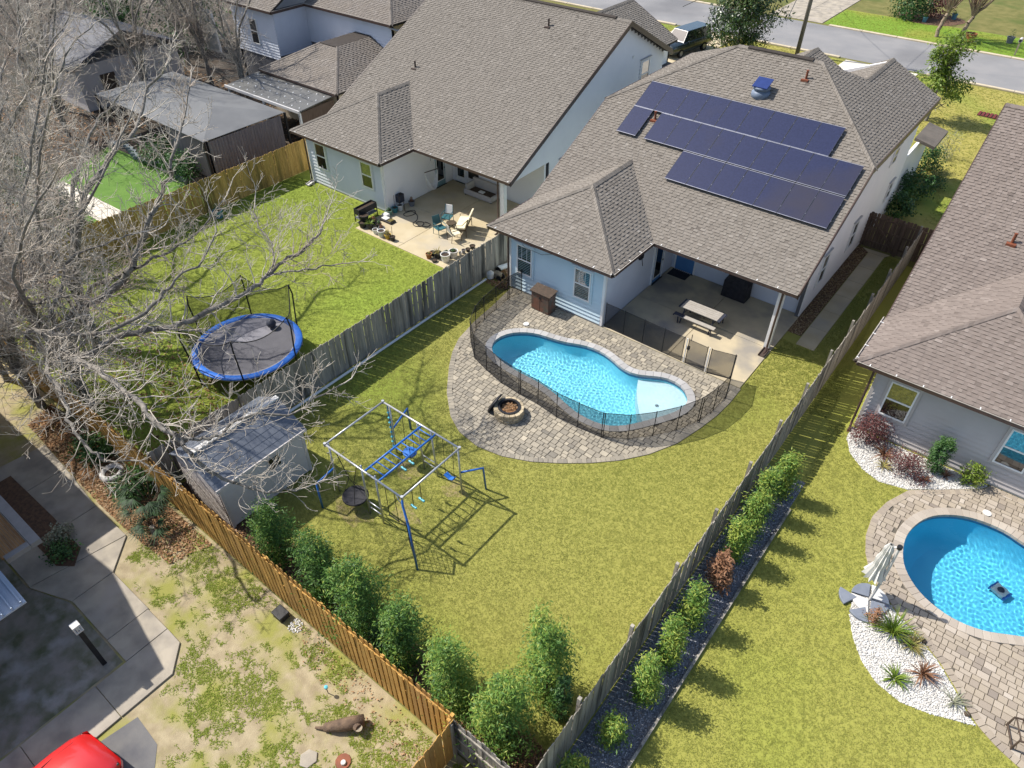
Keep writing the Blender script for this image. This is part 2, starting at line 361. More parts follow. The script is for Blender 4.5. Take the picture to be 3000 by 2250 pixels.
def smooth_loop(pts, n=6):
    out = []; m = len(pts)
    for i in range(m):
        p0, p1, p2, p3 = (Vector((*pts[(i + k) % m], 0)) for k in (-1, 0, 1, 2))
        for q in range(n):
            t = q / n; v = .5 * ((2 * p1) + (p2 - p0) * t + (2 * p0 - 5 * p1 + 4 * p2 - p3) * t * t + (3 * p1 - p0 - 3 * p2 + p3) * t ** 3)
            out.append((v.x, v.y))
    return out
def area2(p): return sum(p[i - 1][0] * p[i][1] - p[i][0] * p[i - 1][1] for i in range(len(p)))
def offset_loop(pts, d):
    if area2(pts) < 0: pts = pts[::-1]
    out = []; m = len(pts)
    for i in range(m):
        a = Vector(pts[i - 1]); b = Vector(pts[(i + 1) % m]); t = (b - a).normalized(); out.append((pts[i][0] + t.y * d, pts[i][1] - t.x * d))
    return out
def resample(pts, step, closed=True):
    P = [Vector(p) for p in pts]; 
    if closed: P.append(P[0])
    seg = [(P[i + 1] - P[i]).length for i in range(len(P) - 1)]; tot = sum(seg); n = max(2, round(tot / step)); out = []
    for k in range(n if closed else n + 1):
        d = tot * k / n; i = 0
        while i < len(seg) - 1 and d > seg[i]: d -= seg[i]; i += 1
        q = P[i].lerp(P[i + 1], min(1, d / seg[i] if seg[i] else 0)); out.append((q.x, q.y))
    return out
def flat(name, outer, z, mat, holes=(), kind='structure', label=None, parent=None):
    bm = bmesh.new()
    for lp in [outer] + list(holes):
        vs = [bm.verts.new((p[0], p[1], z)) for p in lp]
        for i in range(len(vs)): bm.edges.new((vs[i - 1], vs[i]))
    bmesh.ops.triangle_fill(bm, use_beauty=True, use_dissolve=False, edges=bm.edges[:])
    for f in bm.faces:
        if f.normal.z < 0: f.normal_flip()
    me = bpy.data.meshes.new(name); bm.to_mesh(me); bm.free()
    o = fin(me, name, mat, parent)
    if kind and not parent: struct(o, kind, label)
    return o
def rect(x0, x1, y0, y1): return [(x0, y0), (x1, y0), (x1, y1), (x0, y1)]

# ------------------------------------------------------------------ scattered stuff
def scatter(polys, holes, dens, zone=None):
    xs = [p[0] for p in polys]; ys = [p[1] for p in polys]; x0, x1, y0, y1 = min(xs), max(xs), min(ys), max(ys)
    n = int((x1 - x0) * (y1 - y0) * dens); X = NR.uniform(x0, x1, n); Y = NR.uniform(y0, y1, n); k = inside_np(polys, X, Y)
    for h in holes: k &= ~inside_np(h, X, Y)
    return X[k], Y[k]
def grass(poly, holes, dens, mat, label, hgt=.06, wid=.014, z=.004, blades=4, thin=None):
    X, Y = scatter(poly, holes, dens)
    if thin is not None:
        k = thin(X, Y); X, Y = X[k], Y[k]
    n = len(X); B = blades; X = np.repeat(X, B) + NR.normal(0, .025, n * B); Y = np.repeat(Y, B) + NR.normal(0, .025, n * B); n *= B
    a = NR.uniform(0, 2 * pi, n); lean = NR.uniform(.9, 2.8, n); h = .62 * hgt * NR.uniform(.5, 1.25, n); w = wid * NR.uniform(.6, 1.3, n)
    V = np.zeros((n, 3, 3)); V[:, 0] = np.c_[X - np.sin(a) * w, Y + np.cos(a) * w, np.full(n, z)]; V[:, 1] = np.c_[X + np.sin(a) * w, Y - np.cos(a) * w, np.full(n, z)]
    V[:, 2] = np.c_[X + np.cos(a) * h * lean, Y + np.sin(a) * h * lean, z + h]
    o = np_mesh('grass', V.reshape(-1, 3), np.arange(n * 3).reshape(-1, 3), mat, tint=np.clip(NR.normal(.5, .25, n), .02, 1)); return stuff(o, label)
OCT = np.array([(1, 0, 0), (-1, 0, 0), (0, 1, 0), (0, -1, 0), (0, 0, 1), (0, 0, -.6)]); OCF = np.array([(0, 2, 4), (2, 1, 4), (1, 3, 4), (3, 0, 4), (2, 0, 5), (1, 2, 5), (3, 1, 5), (0, 3, 5)])
def stones(name, poly, holes, dens, size, mat, label, z=.01, parent=None, thin=None):
    X, Y = scatter(poly, holes, dens)
    if thin is not None:
        k = thin(X, Y); X, Y = X[k], Y[k]
    n = len(X); s = size * NR.uniform(.5, 1.3, (n, 1, 1)) * NR.uniform(.6, 1.2, (n, 6, 3)); a = NR.uniform(0, 2 * pi, n)
    V = OCT[None] * s; V[:, :, 2] *= .7; c, d = np.cos(a)[:, None], np.sin(a)[:, None]; x = V[:, :, 0] * c - V[:, :, 1] * d; y = V[:, :, 0] * d + V[:, :, 1] * c
    V = np.stack([x + X[:, None], y + Y[:, None], V[:, :, 2] + z + NR.uniform(0, size * .5, n)[:, None]], 2)
    F = (np.arange(n)[:, None, None] * 6 + OCF[None]).reshape(-1, 3)
    o = np_mesh(name, V.reshape(-1, 3), F, mat, parent, tint=np.repeat(np.clip(NR.normal(.5, .3, n), .02, 1), 8)); return stuff(o, label)
def litter(name, poly, holes, dens, size, mat, label, z=.02, thin=None):
    X, Y = scatter(poly, holes, dens)
    if thin is not None:
        k = thin(X, Y); X, Y = X[k], Y[k]
    n = len(X); C = np.c_[X, Y, z + NR.uniform(0, .05, n)]; V = leafquads(C, NR.normal(0, .35, (n, 3)) + np.array([0, 0, 1.]), size, size * .6)
    o = np_mesh(name, V.reshape(-1, 3), np.arange(n * 4).reshape(-1, 4), mat, tint=NR.uniform(.02, 1, n)); return stuff(o, label)
def leafquads(C, Nn, ln, wd):
    n = len(C); Nn = Nn / np.maximum(np.linalg.norm(Nn, axis=1, keepdims=True), 1e-6); r = NR.normal(0, 1, (n, 3))
    a = np.cross(Nn, r); a /= np.maximum(np.linalg.norm(a, axis=1, keepdims=True), 1e-6); b = np.cross(Nn, a)
    s = NR.uniform(.7, 1.3, (n, 1)); a = a * ln * .5 * s; b = b * wd * .5 * s
    return np.stack([C - a, C + b, C + a, C - b], 1)
def crown(parent, base, hgt, rad, n, mat, ln=.09, wd=.035, prof=None, clumps=None, name='foliage', z0=.1, lumps=.25, tone=(.5, .22), top=0., seed=None, csz=None):
    """leaf-sized faces in clumps over an uneven envelope round a stem; prof(t) is the radius share at height share t"""
    prof = prof or (lambda t: sin(pi * min(1, .12 + .86 * t)) ** .7 * (1 - .45 * t)); clumps = clumps or max(30, n // 45)
    ph = NR.uniform(0, 6.28, 6); cc = []; ct = []
    while len(cc) < clumps:
        t = NR.uniform(0, 1) ** .9; a = NR.uniform(0, 2 * pi); k = sqrt(NR.uniform(.12, 1.0))
        e = 1 + lumps * (sin(2 * a + ph[0] + 3 * t) * .6 + sin(3 * a + ph[1] + 7 * t) * .5 + sin(9 * t + ph[2]) * .4) + NR.normal(0, .12)
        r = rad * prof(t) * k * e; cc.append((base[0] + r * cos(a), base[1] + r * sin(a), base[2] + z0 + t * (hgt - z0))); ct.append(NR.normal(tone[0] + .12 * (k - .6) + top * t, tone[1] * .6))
    cc = np.array(cc); ct = np.array(ct); i = NR.integers(0, clumps, n); sz = csz or rad * .2
    C = cc[i] + NR.normal(0, 1, (n, 3)) * np.array([sz, sz, sz * 1.1]); out = C - np.array([base[0], base[1], base[2] + hgt * .4]); out /= np.linalg.norm(out, axis=1, keepdims=True) + 1e-6
    V = leafquads(C, out + NR.normal(0, .75, (n, 3)) + np.array([0, 0, .35]), ln, wd); V[:, :, 2] = np.maximum(V[:, :, 2], base[2] + .02)
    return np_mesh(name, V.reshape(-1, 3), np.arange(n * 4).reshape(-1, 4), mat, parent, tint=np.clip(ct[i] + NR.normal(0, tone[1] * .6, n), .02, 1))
def blades(parent, base, n, ln, wd, mat, name='foliage', droop=.5, up=.9, rad=.08, tone=(.5, .25), segs=3):
    V = []; F = []; T = []
    for k in range(n):
        a = random.uniform(0, 2 * pi); L = ln * random.uniform(.6, 1.1); e = random.uniform(.25, 1) * up * pi / 2; w = wd * random.uniform(.7, 1.2)
        p = [base[0] + rad * random.uniform(0, 1) * cos(a), base[1] + rad * random.uniform(0, 1) * sin(a), base[2]]; i0 = len(V)
        for q in range(segs + 1):
            ww = w * (1 - (q / segs) ** 2 * .9) * .5; V += [(p[0] - sin(a) * ww, p[1] + cos(a) * ww, p[2]), (p[0] + sin(a) * ww, p[1] - cos(a) * ww, p[2])]
            p[0] += cos(a) * cos(e) * L / segs; p[1] += sin(a) * cos(e) * L / segs; p[2] = max(base[2] + .01, p[2] + sin(e) * L / segs); e -= droop * random.uniform(.5, 1.2)
        F += [(i0 + 2 * q, i0 + 2 * q + 1, i0 + 2 * q + 3, i0 + 2 * q + 2) for q in range(segs)]; T += [min(1, max(.02, random.gauss(*tone)))] * segs
    return np_mesh(name, V, F, mat, parent, tint=T)
# bare branches: short tapering tubes
def seg_mesh(name, segs, mat, parent, k):
    A = np.array([s[0] for s in segs]); B = np.array([s[1] for s in segs]); ra = np.array([s[2] for s in segs])[:, None]; rb = np.array([s[3] for s in segs])[:, None]
    d = B - A; d /= np.maximum(np.linalg.norm(d, axis=1, keepdims=True), 1e-6); ref = np.where(np.abs(d[:, 2:3]) < .9, np.array([[0, 0, 1.]]), np.array([[1., 0, 0]]))
    u = np.cross(d, ref); u /= np.linalg.norm(u, axis=1, keepdims=True); w = np.cross(d, u); n = len(segs); V = np.zeros((n, 2 * k, 3)); F = []
    for j in range(k):
        q = 2 * pi * j / k; o = u * cos(q) + w * sin(q); V[:, j] = A + o * ra; V[:, k + j] = B + o * rb; F.append((j, (j + 1) % k, k + (j + 1) % k, k + j))
    F = (np.arange(n)[:, None, None] * 2 * k + np.array(F)[None]).reshape(-1, 4)
    return np_mesh(name, V.reshape(-1, 3), F, mat, parent, smooth=True)
def rdir(d, ang):
    d = Vector(d).normalized(); a = d.orthogonal().normalized(); b = d.cross(a); q = random.uniform(0, 2 * pi); return (d * cos(ang) + (a * cos(q) + b * sin(q)) * sin(ang)).normalized()
def grow(out, p, d, L, r, lev, up=.12, kids=(4, 4, 3), shrink=.5, wob=.22, seglen=.3):
    n = max(2, int(L / seglen)); p = Vector(p); d = Vector(d); pts = [(p.copy(), d.copy(), r)]
    for i in range(n):
        d = (d + Vector((random.gauss(0, wob), random.gauss(0, wob), random.gauss(0, wob) + up))).normalized(); q = p + d * (L / n); r2 = max(.0066, r * (1 - .75 * (i + 1) / n))
        out.append((tuple(p), tuple(q), pts[-1][2], r2)); p = q; pts.append((p.copy(), d.copy(), r2))
    if lev > 0:
        nk = kids[min(len(kids) - 1, lev - 1)]
        for k in range(max(1, int(round(nk * random.uniform(.7, 1.35))))):
            i = min(n, int(n * random.uniform(.2, 1.05)) + (1 if k == 0 else 0)); q, dd, rr = pts[i]
            grow(out, q, rdir(dd, random.uniform(.45, 1.05)), L * shrink * random.uniform(.65, 1.2), max(.007, rr * .62), lev - 1, up, kids, shrink, wob, seglen * .7)
def limb(out, pts, r0, r1):
    P = [Vector(p) for p in pts]; Q = []
    for i in range(len(P) - 1):
        a, b, c, e = P[max(i - 1, 0)], P[i], P[i + 1], P[min(i + 2, len(P) - 1)]
        for q in range(4):
            t = q / 4; Q.append(.5 * ((2 * b) + (c - a) * t + (2 * a - 5 * b + 4 * c - e) * t * t + (3 * b - a - 3 * c + e) * t ** 3) + Vector((random.gauss(0, .035), random.gauss(0, .035), random.gauss(0, .03))))
    Q.append(P[-1]); n = len(Q)
    for i in range(n - 1): out.append((tuple(Q[i]), tuple(Q[i + 1]), r0 + (r1 - r0) * i / (n - 1), r0 + (r1 - r0) * (i + 1) / (n - 1)))
    return Q

# ------------------------------------------------------------------ outlines on the ground (metres)
POOL = smooth_loop([(-15.04,17.59),(-15.25,18.06),(-15.21,18.53),(-14.99,18.96),(-14.57,19.34),(-14.05,19.58),(-13.43,19.70),(-12.85,19.84),(-12.35,20.06),(-11.79,20.21),(-11.21,20.22),(-10.70,20.10),(-10.25,19.93),(-9.78,19.85),(-9.35,19.94),(-8.91,20.19),(-8.50,20.40),(-8.08,20.46),(-7.63,20.36),(-7.29,20.09),(-7.09,19.77),(-7.05,19.39),(-7.14,18.99),(-7.40,18.45),(-7.72,17.92),(-8.04,17.42),(-8.40,16.98),(-8.84,16.68),(-9.42,16.56),(-10.09,16.58),(-10.73,16.74),(-11.45,16.95),(-12.26,17.06),(-13.13,17.07),(-13.93,17.13),(-14.61,17.29)], 3)
POOL_O = offset_loop(POOL, .30)
DECK = [(-17.2,21.66),(-16.95,20.0),(-16.82,18.6),(-16.55,17.25),(-16.15,16.4),(-15.63,15.62),(-14.65,14.41),(-13.65,13.52),(-12.85,13.11),(-11.85,12.96),(-10.86,13.14),(-9.90,13.57),(-9.05,14.15),(-8.25,14.80),(-7.51,15.54),(-6.85,16.44),(-6.33,17.54),(-6.04,18.74),(-5.86,19.74),(-5.79,20.72),(-5.80,21.66)]
POOL2 = smooth_loop([(4.27,20.42),(3.65,20.58),(2.90,20.52),(2.32,20.28),(1.79,19.85),(1.46,19.28),(1.29,18.55),(1.33,17.90),(1.51,17.31),(1.82,16.86),(2.26,16.50),(2.80,16.29),(3.38,16.24),(4.02,16.39),(4.63,16.72),(5.3,17.05),(6.1,17.1),(6.9,17.35),(7.3,18.1),(7.1,19.0),(6.4,19.7),(5.3,20.15)], 4)
POOL2_O = offset_loop(POOL2, .28)
DECK2 = [(2.9,22.35),(2.79,22.05),(1.75,21.2),(.8,20.42),(.38,19.44),(.2,18.57),(.28,17.67),(.49,16.99),(.76,16.48),(1.16,16.02),(1.98,15.43),(2.65,15.07),(3.26,14.64),(3.78,14.13),(4.18,13.68),(4.53,13.40),(4.98,13.16),(5.48,12.99),(7.2,12.7),(9.2,14),(9.2,22.35)]
BED1 = [(-1.72,22.3),(-1.67,21.58),(-1.30,20.9),(-.73,20.43),(-.11,20.2),(.76,20.44),(1.72,21.2),(2.76,22.08),(2.85,22.3)]
BED2 = [(1.04,15.98),(.72,15.1),(.84,14.53),(1.16,13.88),(1.57,13.36),(2.06,13.0),(2.72,12.85),(3.45,13.03),(4.42,13.42),(4.14,13.66),(3.74,14.11),(3.22,14.62),(2.62,15.04),(1.95,15.4),(1.2,15.95)]

# ------------------------------------------------------------------ ground sheets
flat('ground', rect(-190, 120, -60, 230), 0, 'ground', [POOL_O, POOL2_O], label='rough grassy ground under the whole neighbourhood')
flat('lawn', [(-18.7,4.85),(-3.42,4.85),(-3.42,35.4),(-5.9,35.4),(-5.9,21.9),(-18.7,21.9)], .004, 'lawn_mid', [DECK[::-1]], label='dry yellow green lawn round the middle pool deck')
flat('lawn', rect(-34.45, -18.8, 4.9, 26), .004, 'lawn_left', label='green lawn of the yard with the trampoline')
flat('lawn', [(-3.38,2),(12,2),(12,22.4),(-1.6,22.4),(-1.6,35),(-3.38,35)], .004, 'lawn_right', [DECK2[::-1]], label='yellow green lawn of the yard on the right')
flat('lawn', rect(-34.4, 14, 36, 64.2), .004, 'lawn_front', label='front lawns between the houses and the street')
flat('lawn', rect(-21.6, 16, 73.45, 79.6), .008, 'lawn_green', label='bright green lawn across the street')
flat('dirt_yard', rect(-34, -3.45, -14, 4.72), .004, 'yard_dirt', label='patchy sandy yard behind the golden fence')
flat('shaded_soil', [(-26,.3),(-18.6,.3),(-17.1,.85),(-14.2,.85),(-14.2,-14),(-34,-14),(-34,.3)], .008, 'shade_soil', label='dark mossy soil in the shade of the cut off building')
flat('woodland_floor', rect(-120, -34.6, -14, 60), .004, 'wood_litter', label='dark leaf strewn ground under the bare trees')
flat('artificial_turf', [(-47.1,18.4),(-44.2,13.2),(-34.7,12.2),(-34.7,18.7)], .012, 'turf', label='bright green turf patch behind the left fence')
flat('white_path', [(-44.3,14.1),(-44.0,13.0),(-34.8,12.95),(-34.8,14.45)], .03, 'concrete_pale', label='pale path crossing the bright green turf')
for cx_, cy_, r_ in ((-13.15, 8.2, .62), (-11.75, 9.2, .45), (-11.2, 11.0, .4), (-13.0, 10.6, .4)): flat('bare_soil', [(cx_ + r_ * (1 + .25 * sin(3 * a + cx_) + .12 * sin(7 * a)) * cos(a) * 1.2, cy_ + r_ * (1 + .25 * sin(2 * a + cy_)) * sin(a) * .8) for a in np.arange(0, 6.28, .3)], .007, 'worn', label='worn brown patch in the lawn under the swing set')
flat('mulch_bed', rect(-18.6, -3.55, 4.9, 6.15), .01, 'mulch', label='brown mulch strip along the inside of the golden fence')
flat('mulch_bed', [(-14.4 + 2.9 * cos(a) * (1 + .1 * sin(3 * a)), 81.3 + 2.4 * sin(a)) for a in np.arange(0, 6.28, .3)], .016, 'mulch', label='mulch bed with shrubs across the street')
flat('gravel_base', rect(-3.33, -2.03, 2, 18.6), .01, 'bed_base', label='dark stone bed under the shrubs by the right fence')
flat('gravel_base', BED1, .01, 'light_grey', label='white stone bed along the grey house'); flat('gravel_base', BED2, .01, 'light_grey', label='white stone bed by the closed parasol')
flat('gravel_base', rect(-5.88, -5.26, 26.4, 35.4), .01, 'mulch', label='brown gravel strip along the side wall')
# street
flat('street', rect(-190, 120, 64.7, 72.95), .006, 'asphalt', label='grey asphalt street running past the houses')
def curb(y0, y1, x0, x1, label):
    o = MB(); n = int((x1 - x0) / 3)
    for k in range(n): o.box(x0 + k * (x1 - x0) / n + .01, x0 + (k + 1) * (x1 - x0) / n - .01, y0, y1, -.02, .1)
    struct(o.build('curb', 'curb', bevel=.03), label=label)
for a, b in ((-120, -32.0), (-25.2, -17.0), (-10.3, 60)): curb(64.4, 64.72, a, b, 'pale kerb on the near side of the street')
for a, b in ((-120, -27.4), (-21.0, 60)): curb(72.93, 73.3, a, b, 'pale kerb on the far side of the street')
def slab_set(name, polys, z0, z1, mat, label, bevel=.012):
    root = struct(MB().prism(offset_loop(polys[0], -.05), z0 - .02, z0 + .001).build(name, 'joint_sand'), label=label)
    for p in polys: MB().prism(offset_loop(p, -.012), z0, z1).build('concrete_slab', mat, root, bevel=bevel)
    return root
slab_set('driveway', [rect(-31.4,-28.7,k,k+4.4) for k in (47,51.4,55.8,60.2)] + [rect(-28.7,-25.9,k,k+4.4) for k in (47,51.4,55.8,60.2)], 0, .05, 'concrete', 'tan concrete driveway with the dark sport utility vehicle on it')
slab_set('driveway', [rect(-16.4,-13.6,k,k+4.6) for k in (41.2,45.8,50.4,55,59.6)] + [rect(-13.6,-10.8,k,k+4.6) for k in (41.2,45.8,50.4,55,59.6)], 0, .05, 'concrete_pale', 'pale concrete driveway in front of the house with solar panels')
slab_set('driveway', [rect(-26.8,-24.2,k,k+4.6) for k in (73.35,78,82.6,87.2)] + [rect(-24.2,-21.7,k,k+4.6) for k in (73.35,78,82.6,87.2)], 0, .05, 'concrete_old', 'wide driveway across the street')
slab_set('patio', [rect(-12.26,-9.07,21.68,24.72), rect(-9.07,-5.85,21.68,24.72), rect(-12.26,-9.07,24.72,27.84), rect(-9.07,-5.85,24.72,27.84)], 0, .045, 'patio_stain', 'stained concrete patio under the porch roof of the middle house')
slab_set('patio', [rect(-27.0,-23.9,20.9,24.5), rect(-23.9,-18.9,20.9,24.5), rect(-26.8,-23.9,24.5,28.3), rect(-23.9,-20.4,24.5,28.3)], 0, .045, 'concrete', 'tan concrete patio with pots and garden chairs')
slab_set('side_walk', [rect(-5.24,-4.45,25.75+k*1.55,25.75+(k+1)*1.55) for k in range(6)] + [[(-5.24,35.05),(-4.45,35.05),(-4.3,35.4),(-5.6,35.4)]], 0, .05, 'concrete', 'narrow concrete walk along the side wall of the middle house')
slab_set('side_walk', [[(-24.3,.35),(-22.3,.35),(-22.3,3.33),(-24.0,3.42)], [(-22.3,.35),(-19.9,.35),(-19.9,3.13),(-22.3,3.33)], [(-19.9,.35),(-18.5,.35),(-18.02,3.13),(-19.9,3.13)], [(-18.5,.35),(-17.06,.9),(-17.06,2.17),(-18.02,3.13)], rect(-17.06,-15.1,.9,2.17), rect(-15.1,-14.1,.9,2.15), [(-14.1,.04),(-12.8,.04),(-12.79,1.5),(-13.45,2.14),(-14.1,2.15)], rect(-14.12,-12.8,-1.9,.04), rect(-14.12,-12.8,-4.2,-1.9)], 0, .06, 'concrete_old', 'old grey concrete walk bending round the lower left corner')
flat('parking_lot', [(-12.7,-5),(-12.66,-.6),(-12.5,.3),(-11.49,.24),(-10.9,-.2),(-10.4,-1.1),(-9.2,-3),(-8.5,-6)], .012, 'asphalt_dark', label='worn dark asphalt under the red car')
MB().prism([(-23.4,1.98),(-20.47,2.04),(-18.68,1.99),(-18.17,1.54),(-18.62,1.2),(-20.14,1.18),(-23.4,1.3)], .05, .09).build('planting_bed', 'mulch'); struct(bpy.data.objects['planting_bed'], label='dark planting bed in the old concrete walk')

# ------------------------------------------------------------------ pools and paver decks
def make_pool(loop, deck, name, wlabel, mat, depth, cop, rows, lens, joints, pav, objs, deck_label, ledge=None, bench=None, cstep=.3):
    root = struct(flat('pool_deck', deck, .006, 'joint_sand', [offset_loop(loop, .24)[::-1]], kind=None), label=deck_label)
    # shell
    rings = [(0, .02), (.0, -.25), (-.05, -.8), (-.25, depth + .12), (-.6, depth)]
    v = []; n = len(loop)
    for off, z in rings: v += [(x, y, z) for x, y in offset_loop(loop, off)]
    f = [(k * n + i, k * n + (i + 1) % n, (k + 1) * n + (i + 1) % n, (k + 1) * n + i) for k in range(len(rings) - 1) for i in range(n)]
    shell = MB().add(v, f).build('pool_shell', mat, None, smooth=True); struct(shell, label='turquoise shell of the ' + name)
    fl = MB().box(min(p[0] for p in loop), max(p[0] for p in loop), min(p[1] for p in loop), max(p[1] for p in loop), depth - .05, depth + .004).build('pool_floor', mat, shell)
    rec = [shell, fl]
    tb_ = offset_loop(loop, -.006); n2 = len(tb_); MB().add([(x, y, .02) for x, y in tb_] + [(x, y, -.2) for x, y in tb_], [(i, (i + 1) % n2, n2 + (i + 1) % n2, n2 + i) for i in range(n2)]).build('tile_band', 'pool_tile', shell, smooth=True)
    if ledge: rec.append(MB().prism(ledge, depth, -.30).build('sun_shelf', 'pool_ledge', shell))
    for b, z in bench or []: rec.append(MB().prism(b, depth, z).build('pool_bench', mat, shell, bevel=.04))
    # coping stones
    lo = resample(loop, cstep); n = len(lo); li = offset_loop(lo, -.02); lq = offset_loop(lo, .28)
    for i in range(n):
        j = (i + 1) % n; a, b, c, d = Vector(li[i]), Vector(li[j]), Vector(lq[j]), Vector(lq[i]); e = .012
        a2, b2, c2, d2 = a.lerp(b, e), b.lerp(a, e), c.lerp(d, e), d.lerp(c, e)
        o = MB().prism([tuple(p) for p in (a2, b2, c2, d2)], -.06, .055, .0).build('coping_stone', cop, root, bevel=.008); t = random.uniform(.1, 1); o.color = (t, t, t, 1)
    # water: a fine sheet with small waves
    ol = offset_loop(loop, .03); xs = [p[0] for p in loop]; ys = [p[1] for p in loop]; st = .022
    gx = np.arange(min(xs) - .1, max(xs) + .1, st); gy = np.arange(min(ys) - .1, max(ys) + .1, st); X, Y = np.meshgrid(gx, gy); Z = np.full(X.shape, -.10)
    for k in range(40):
        a = NR.uniform(0, 2 * pi); wl = NR.uniform(.085, .22); Z = Z + (.00017 if depth > -1.4 else .0001) * (wl / .15) ** 1.7 * np.sin((X * cos(a) + Y * sin(a)) * 2 * pi / wl + NR.uniform(0, 6.28))
    ins = inside_np(ol, X.ravel(), Y.ravel()).reshape(X.shape); H, Wd = X.shape; idx = np.arange(H * Wd).reshape(H, Wd)
    q = (ins[:-1, :-1] & ins[1:, :-1] & ins[:-1, 1:] & ins[1:, 1:]); F = np.stack([idx[:-1, :-1][q], idx[:-1, 1:][q], idx[1:, 1:][q], idx[1:, :-1][q]], 1)
    us = np.unique(F); mp = np.zeros(H * Wd, int); mp[us] = np.arange(len(us)); w = np_mesh('pool_water', np.c_[X.ravel(), Y.ravel(), Z.ravel()][us], mp[F], MATS['water'], smooth=True)
    struct(w, label=wlabel)
    for r in rec: r.cycles.is_caustics_receiver = True
    w.cycles.is_caustics_caster = True
    # border course, then rows of pavers
    full = offset_loop(loop, .26); rest = MB(); inner = offset_loop(deck, -.2); pieces = []
    def piece(p4, t, z1=.030): 
        c = (sum(p[0] for p in p4) / 4, sum(p[1] for p in p4) / 4); q4 = [(p[0] + (c[0] - p[0]) * .05, p[1] + (c[1] - p[1]) * .05) for p in p4]
        i = [(p[0], p[1], .0) for p in p4] + [(p[0], p[1], z1 - .008) for p in p4] + [(p[0], p[1], z1) for p in q4]
        rest.add(i, [(8, 9, 10, 11)] + [(a + k, a + (k + 1) % 4, a + 4 + (k + 1) % 4, a + 4 + k) for a in (0, 4) for k in range(4)], t)
    dk = deck if area2(deck) > 0 else deck[::-1]; o2 = resample(dk, .17); i2 = offset_loop(o2, -.21)
    i2 = [(p[0], p[1]) for p in i2]
    for k in range(len(o2)):
        j = (k + 1) % len(o2); a, b, c, d = (Vector(p) for p in (o2[k], o2[j], i2[j], i2[k])); e = .03
        if inside(full, (c.x + d.x) / 2, (c.y + d.y) / 2): continue
        piece([tuple(a.lerp(b, e)), tuple(b.lerp(a, e)), tuple(c.lerp(d, e)), tuple(d.lerp(c, e))], random.uniform(.1, .75), .036)
    y = min(p[1] for p in deck); x0 = min(p[0] for p in deck); x1 = max(p[0] for p in deck); ymax = max(p[1] for p in deck)
    cand = []
    while y < ymax:
        h = random.choice(rows); x = x0 - random.uniform(0, .4)
        while x < x1:
            l = random.choice(lens); cx, cy = x + l / 2, y + h / 2
            if inside(deck, cx, cy) and not inside(full, cx, cy) and all(inside(deck, px, py) for px, py in ((x + .02, y + .02), (x + l - .02, y + .02), (x + l - .02, y + h - .02), (x + .02, y + h - .02))): cand.append((x, y, l, h))
            x += l
        y += h
    cand.sort(key=lambda c: hypot(c[0], c[1])); unit = MB().taper(-.5, .5, -.5, .5, 0, 1, .04); me = mesh_of(unit, 'paver', pav)
    k = 0
    for (x, y, l, h) in cand:
        t = min(1, max(.03, random.gauss(.5, .25))); dz = random.uniform(-.003, .003)
        if k < objs:
            inst('paver', me, root, (x + l / 2, y + h / 2, 0), 0, (l - joints, h - joints, .03 + dz), t); k += 1
        else: rest.taper(x + joints / 2, x + l - joints / 2, y + joints / 2, y + h - joints / 2, 0, .03 + dz, .008, t)
    stuff(rest.build('paver', pav, root), 'border and farther pavers of the deck')
    return root
wm = bpy.data.materials.new('water'); wm.use_nodes = True; MATS['water'] = wm; t_ = wm.node_tree; b_ = t_.nodes['Principled BSDF']
b_.inputs['Base Color'].default_value = (.86, .97, 1, 1); b_.inputs['Roughness'].default_value = 0.0; b_.inputs['IOR'].default_value = 1.33; b_.inputs['Transmission Weight'].default_value = 1.0
sd.cycles.is_caustics_light = True
lp = [(-9.35,19.92),(-9.2,19.6),(-9.04,19.30),(-8.67,18.73),(-8.21,18.16),(-7.9,17.86)]
right = [p for p in offset_loop(POOL, -.01) if p[0] > -9.3 and (p[1] - 17.82) * (-9.35 + 7.88) - (p[0] + 7.88) * (19.92 - 17.82) < 0]
right.sort(key=lambda p: atan2(p[1] - 18.9, p[0] + 8.2)); right = [p for p in right if (p[0] + 7.6) ** 2 + (p[1] - 19) ** 2 < 4]
make_pool(POOL, DECK, 'kidney shaped pool', 'clear blue water of the kidney shaped pool', 'pool_plaster', -1.25, 'coping', (.155, .155, .235), (.155, .235, .235, .31), .012, 'paver', 300, 'tan and grey paver deck round the kidney shaped pool', ledge=lp + right)
make_pool(POOL2, DECK2, 'pool on the right', 'blue water of the cut off pool on the right', 'pool_deep', -1.6, 'coping_tan', (.23, .23, .155), (.155, .23, .31, .23), .012, 'paver_tan', 300, 'sandy paver deck round the cut off pool on the right', cstep=.2)
MB().lathe([(.13, .03), (.13, .07), (0, .075)], (-14.91, 19.8, 0), 20).build('skimmer_lid', 'white_pot'); tag(bpy.data.objects['skimmer_lid'], 'round white skimmer lid beside the kidney shaped pool', 'lid')
o = MB().lathe([(.13, .03), (.13, .06), (0, .065)], (3.08, 20.98, 0), 20).build('skimmer_lid', 'white_pot'); tag(o, 'round white skimmer lid beside the cut off right pool', 'lid')
o = MB().lathe([(.07, -.3), (.07, -.27), (0, -.265)], (-8.0, 19.05, 0), 14).build('drain_cover', 'white_pot'); tag(o, 'small white drain cover on the pale pool shelf', 'drain')

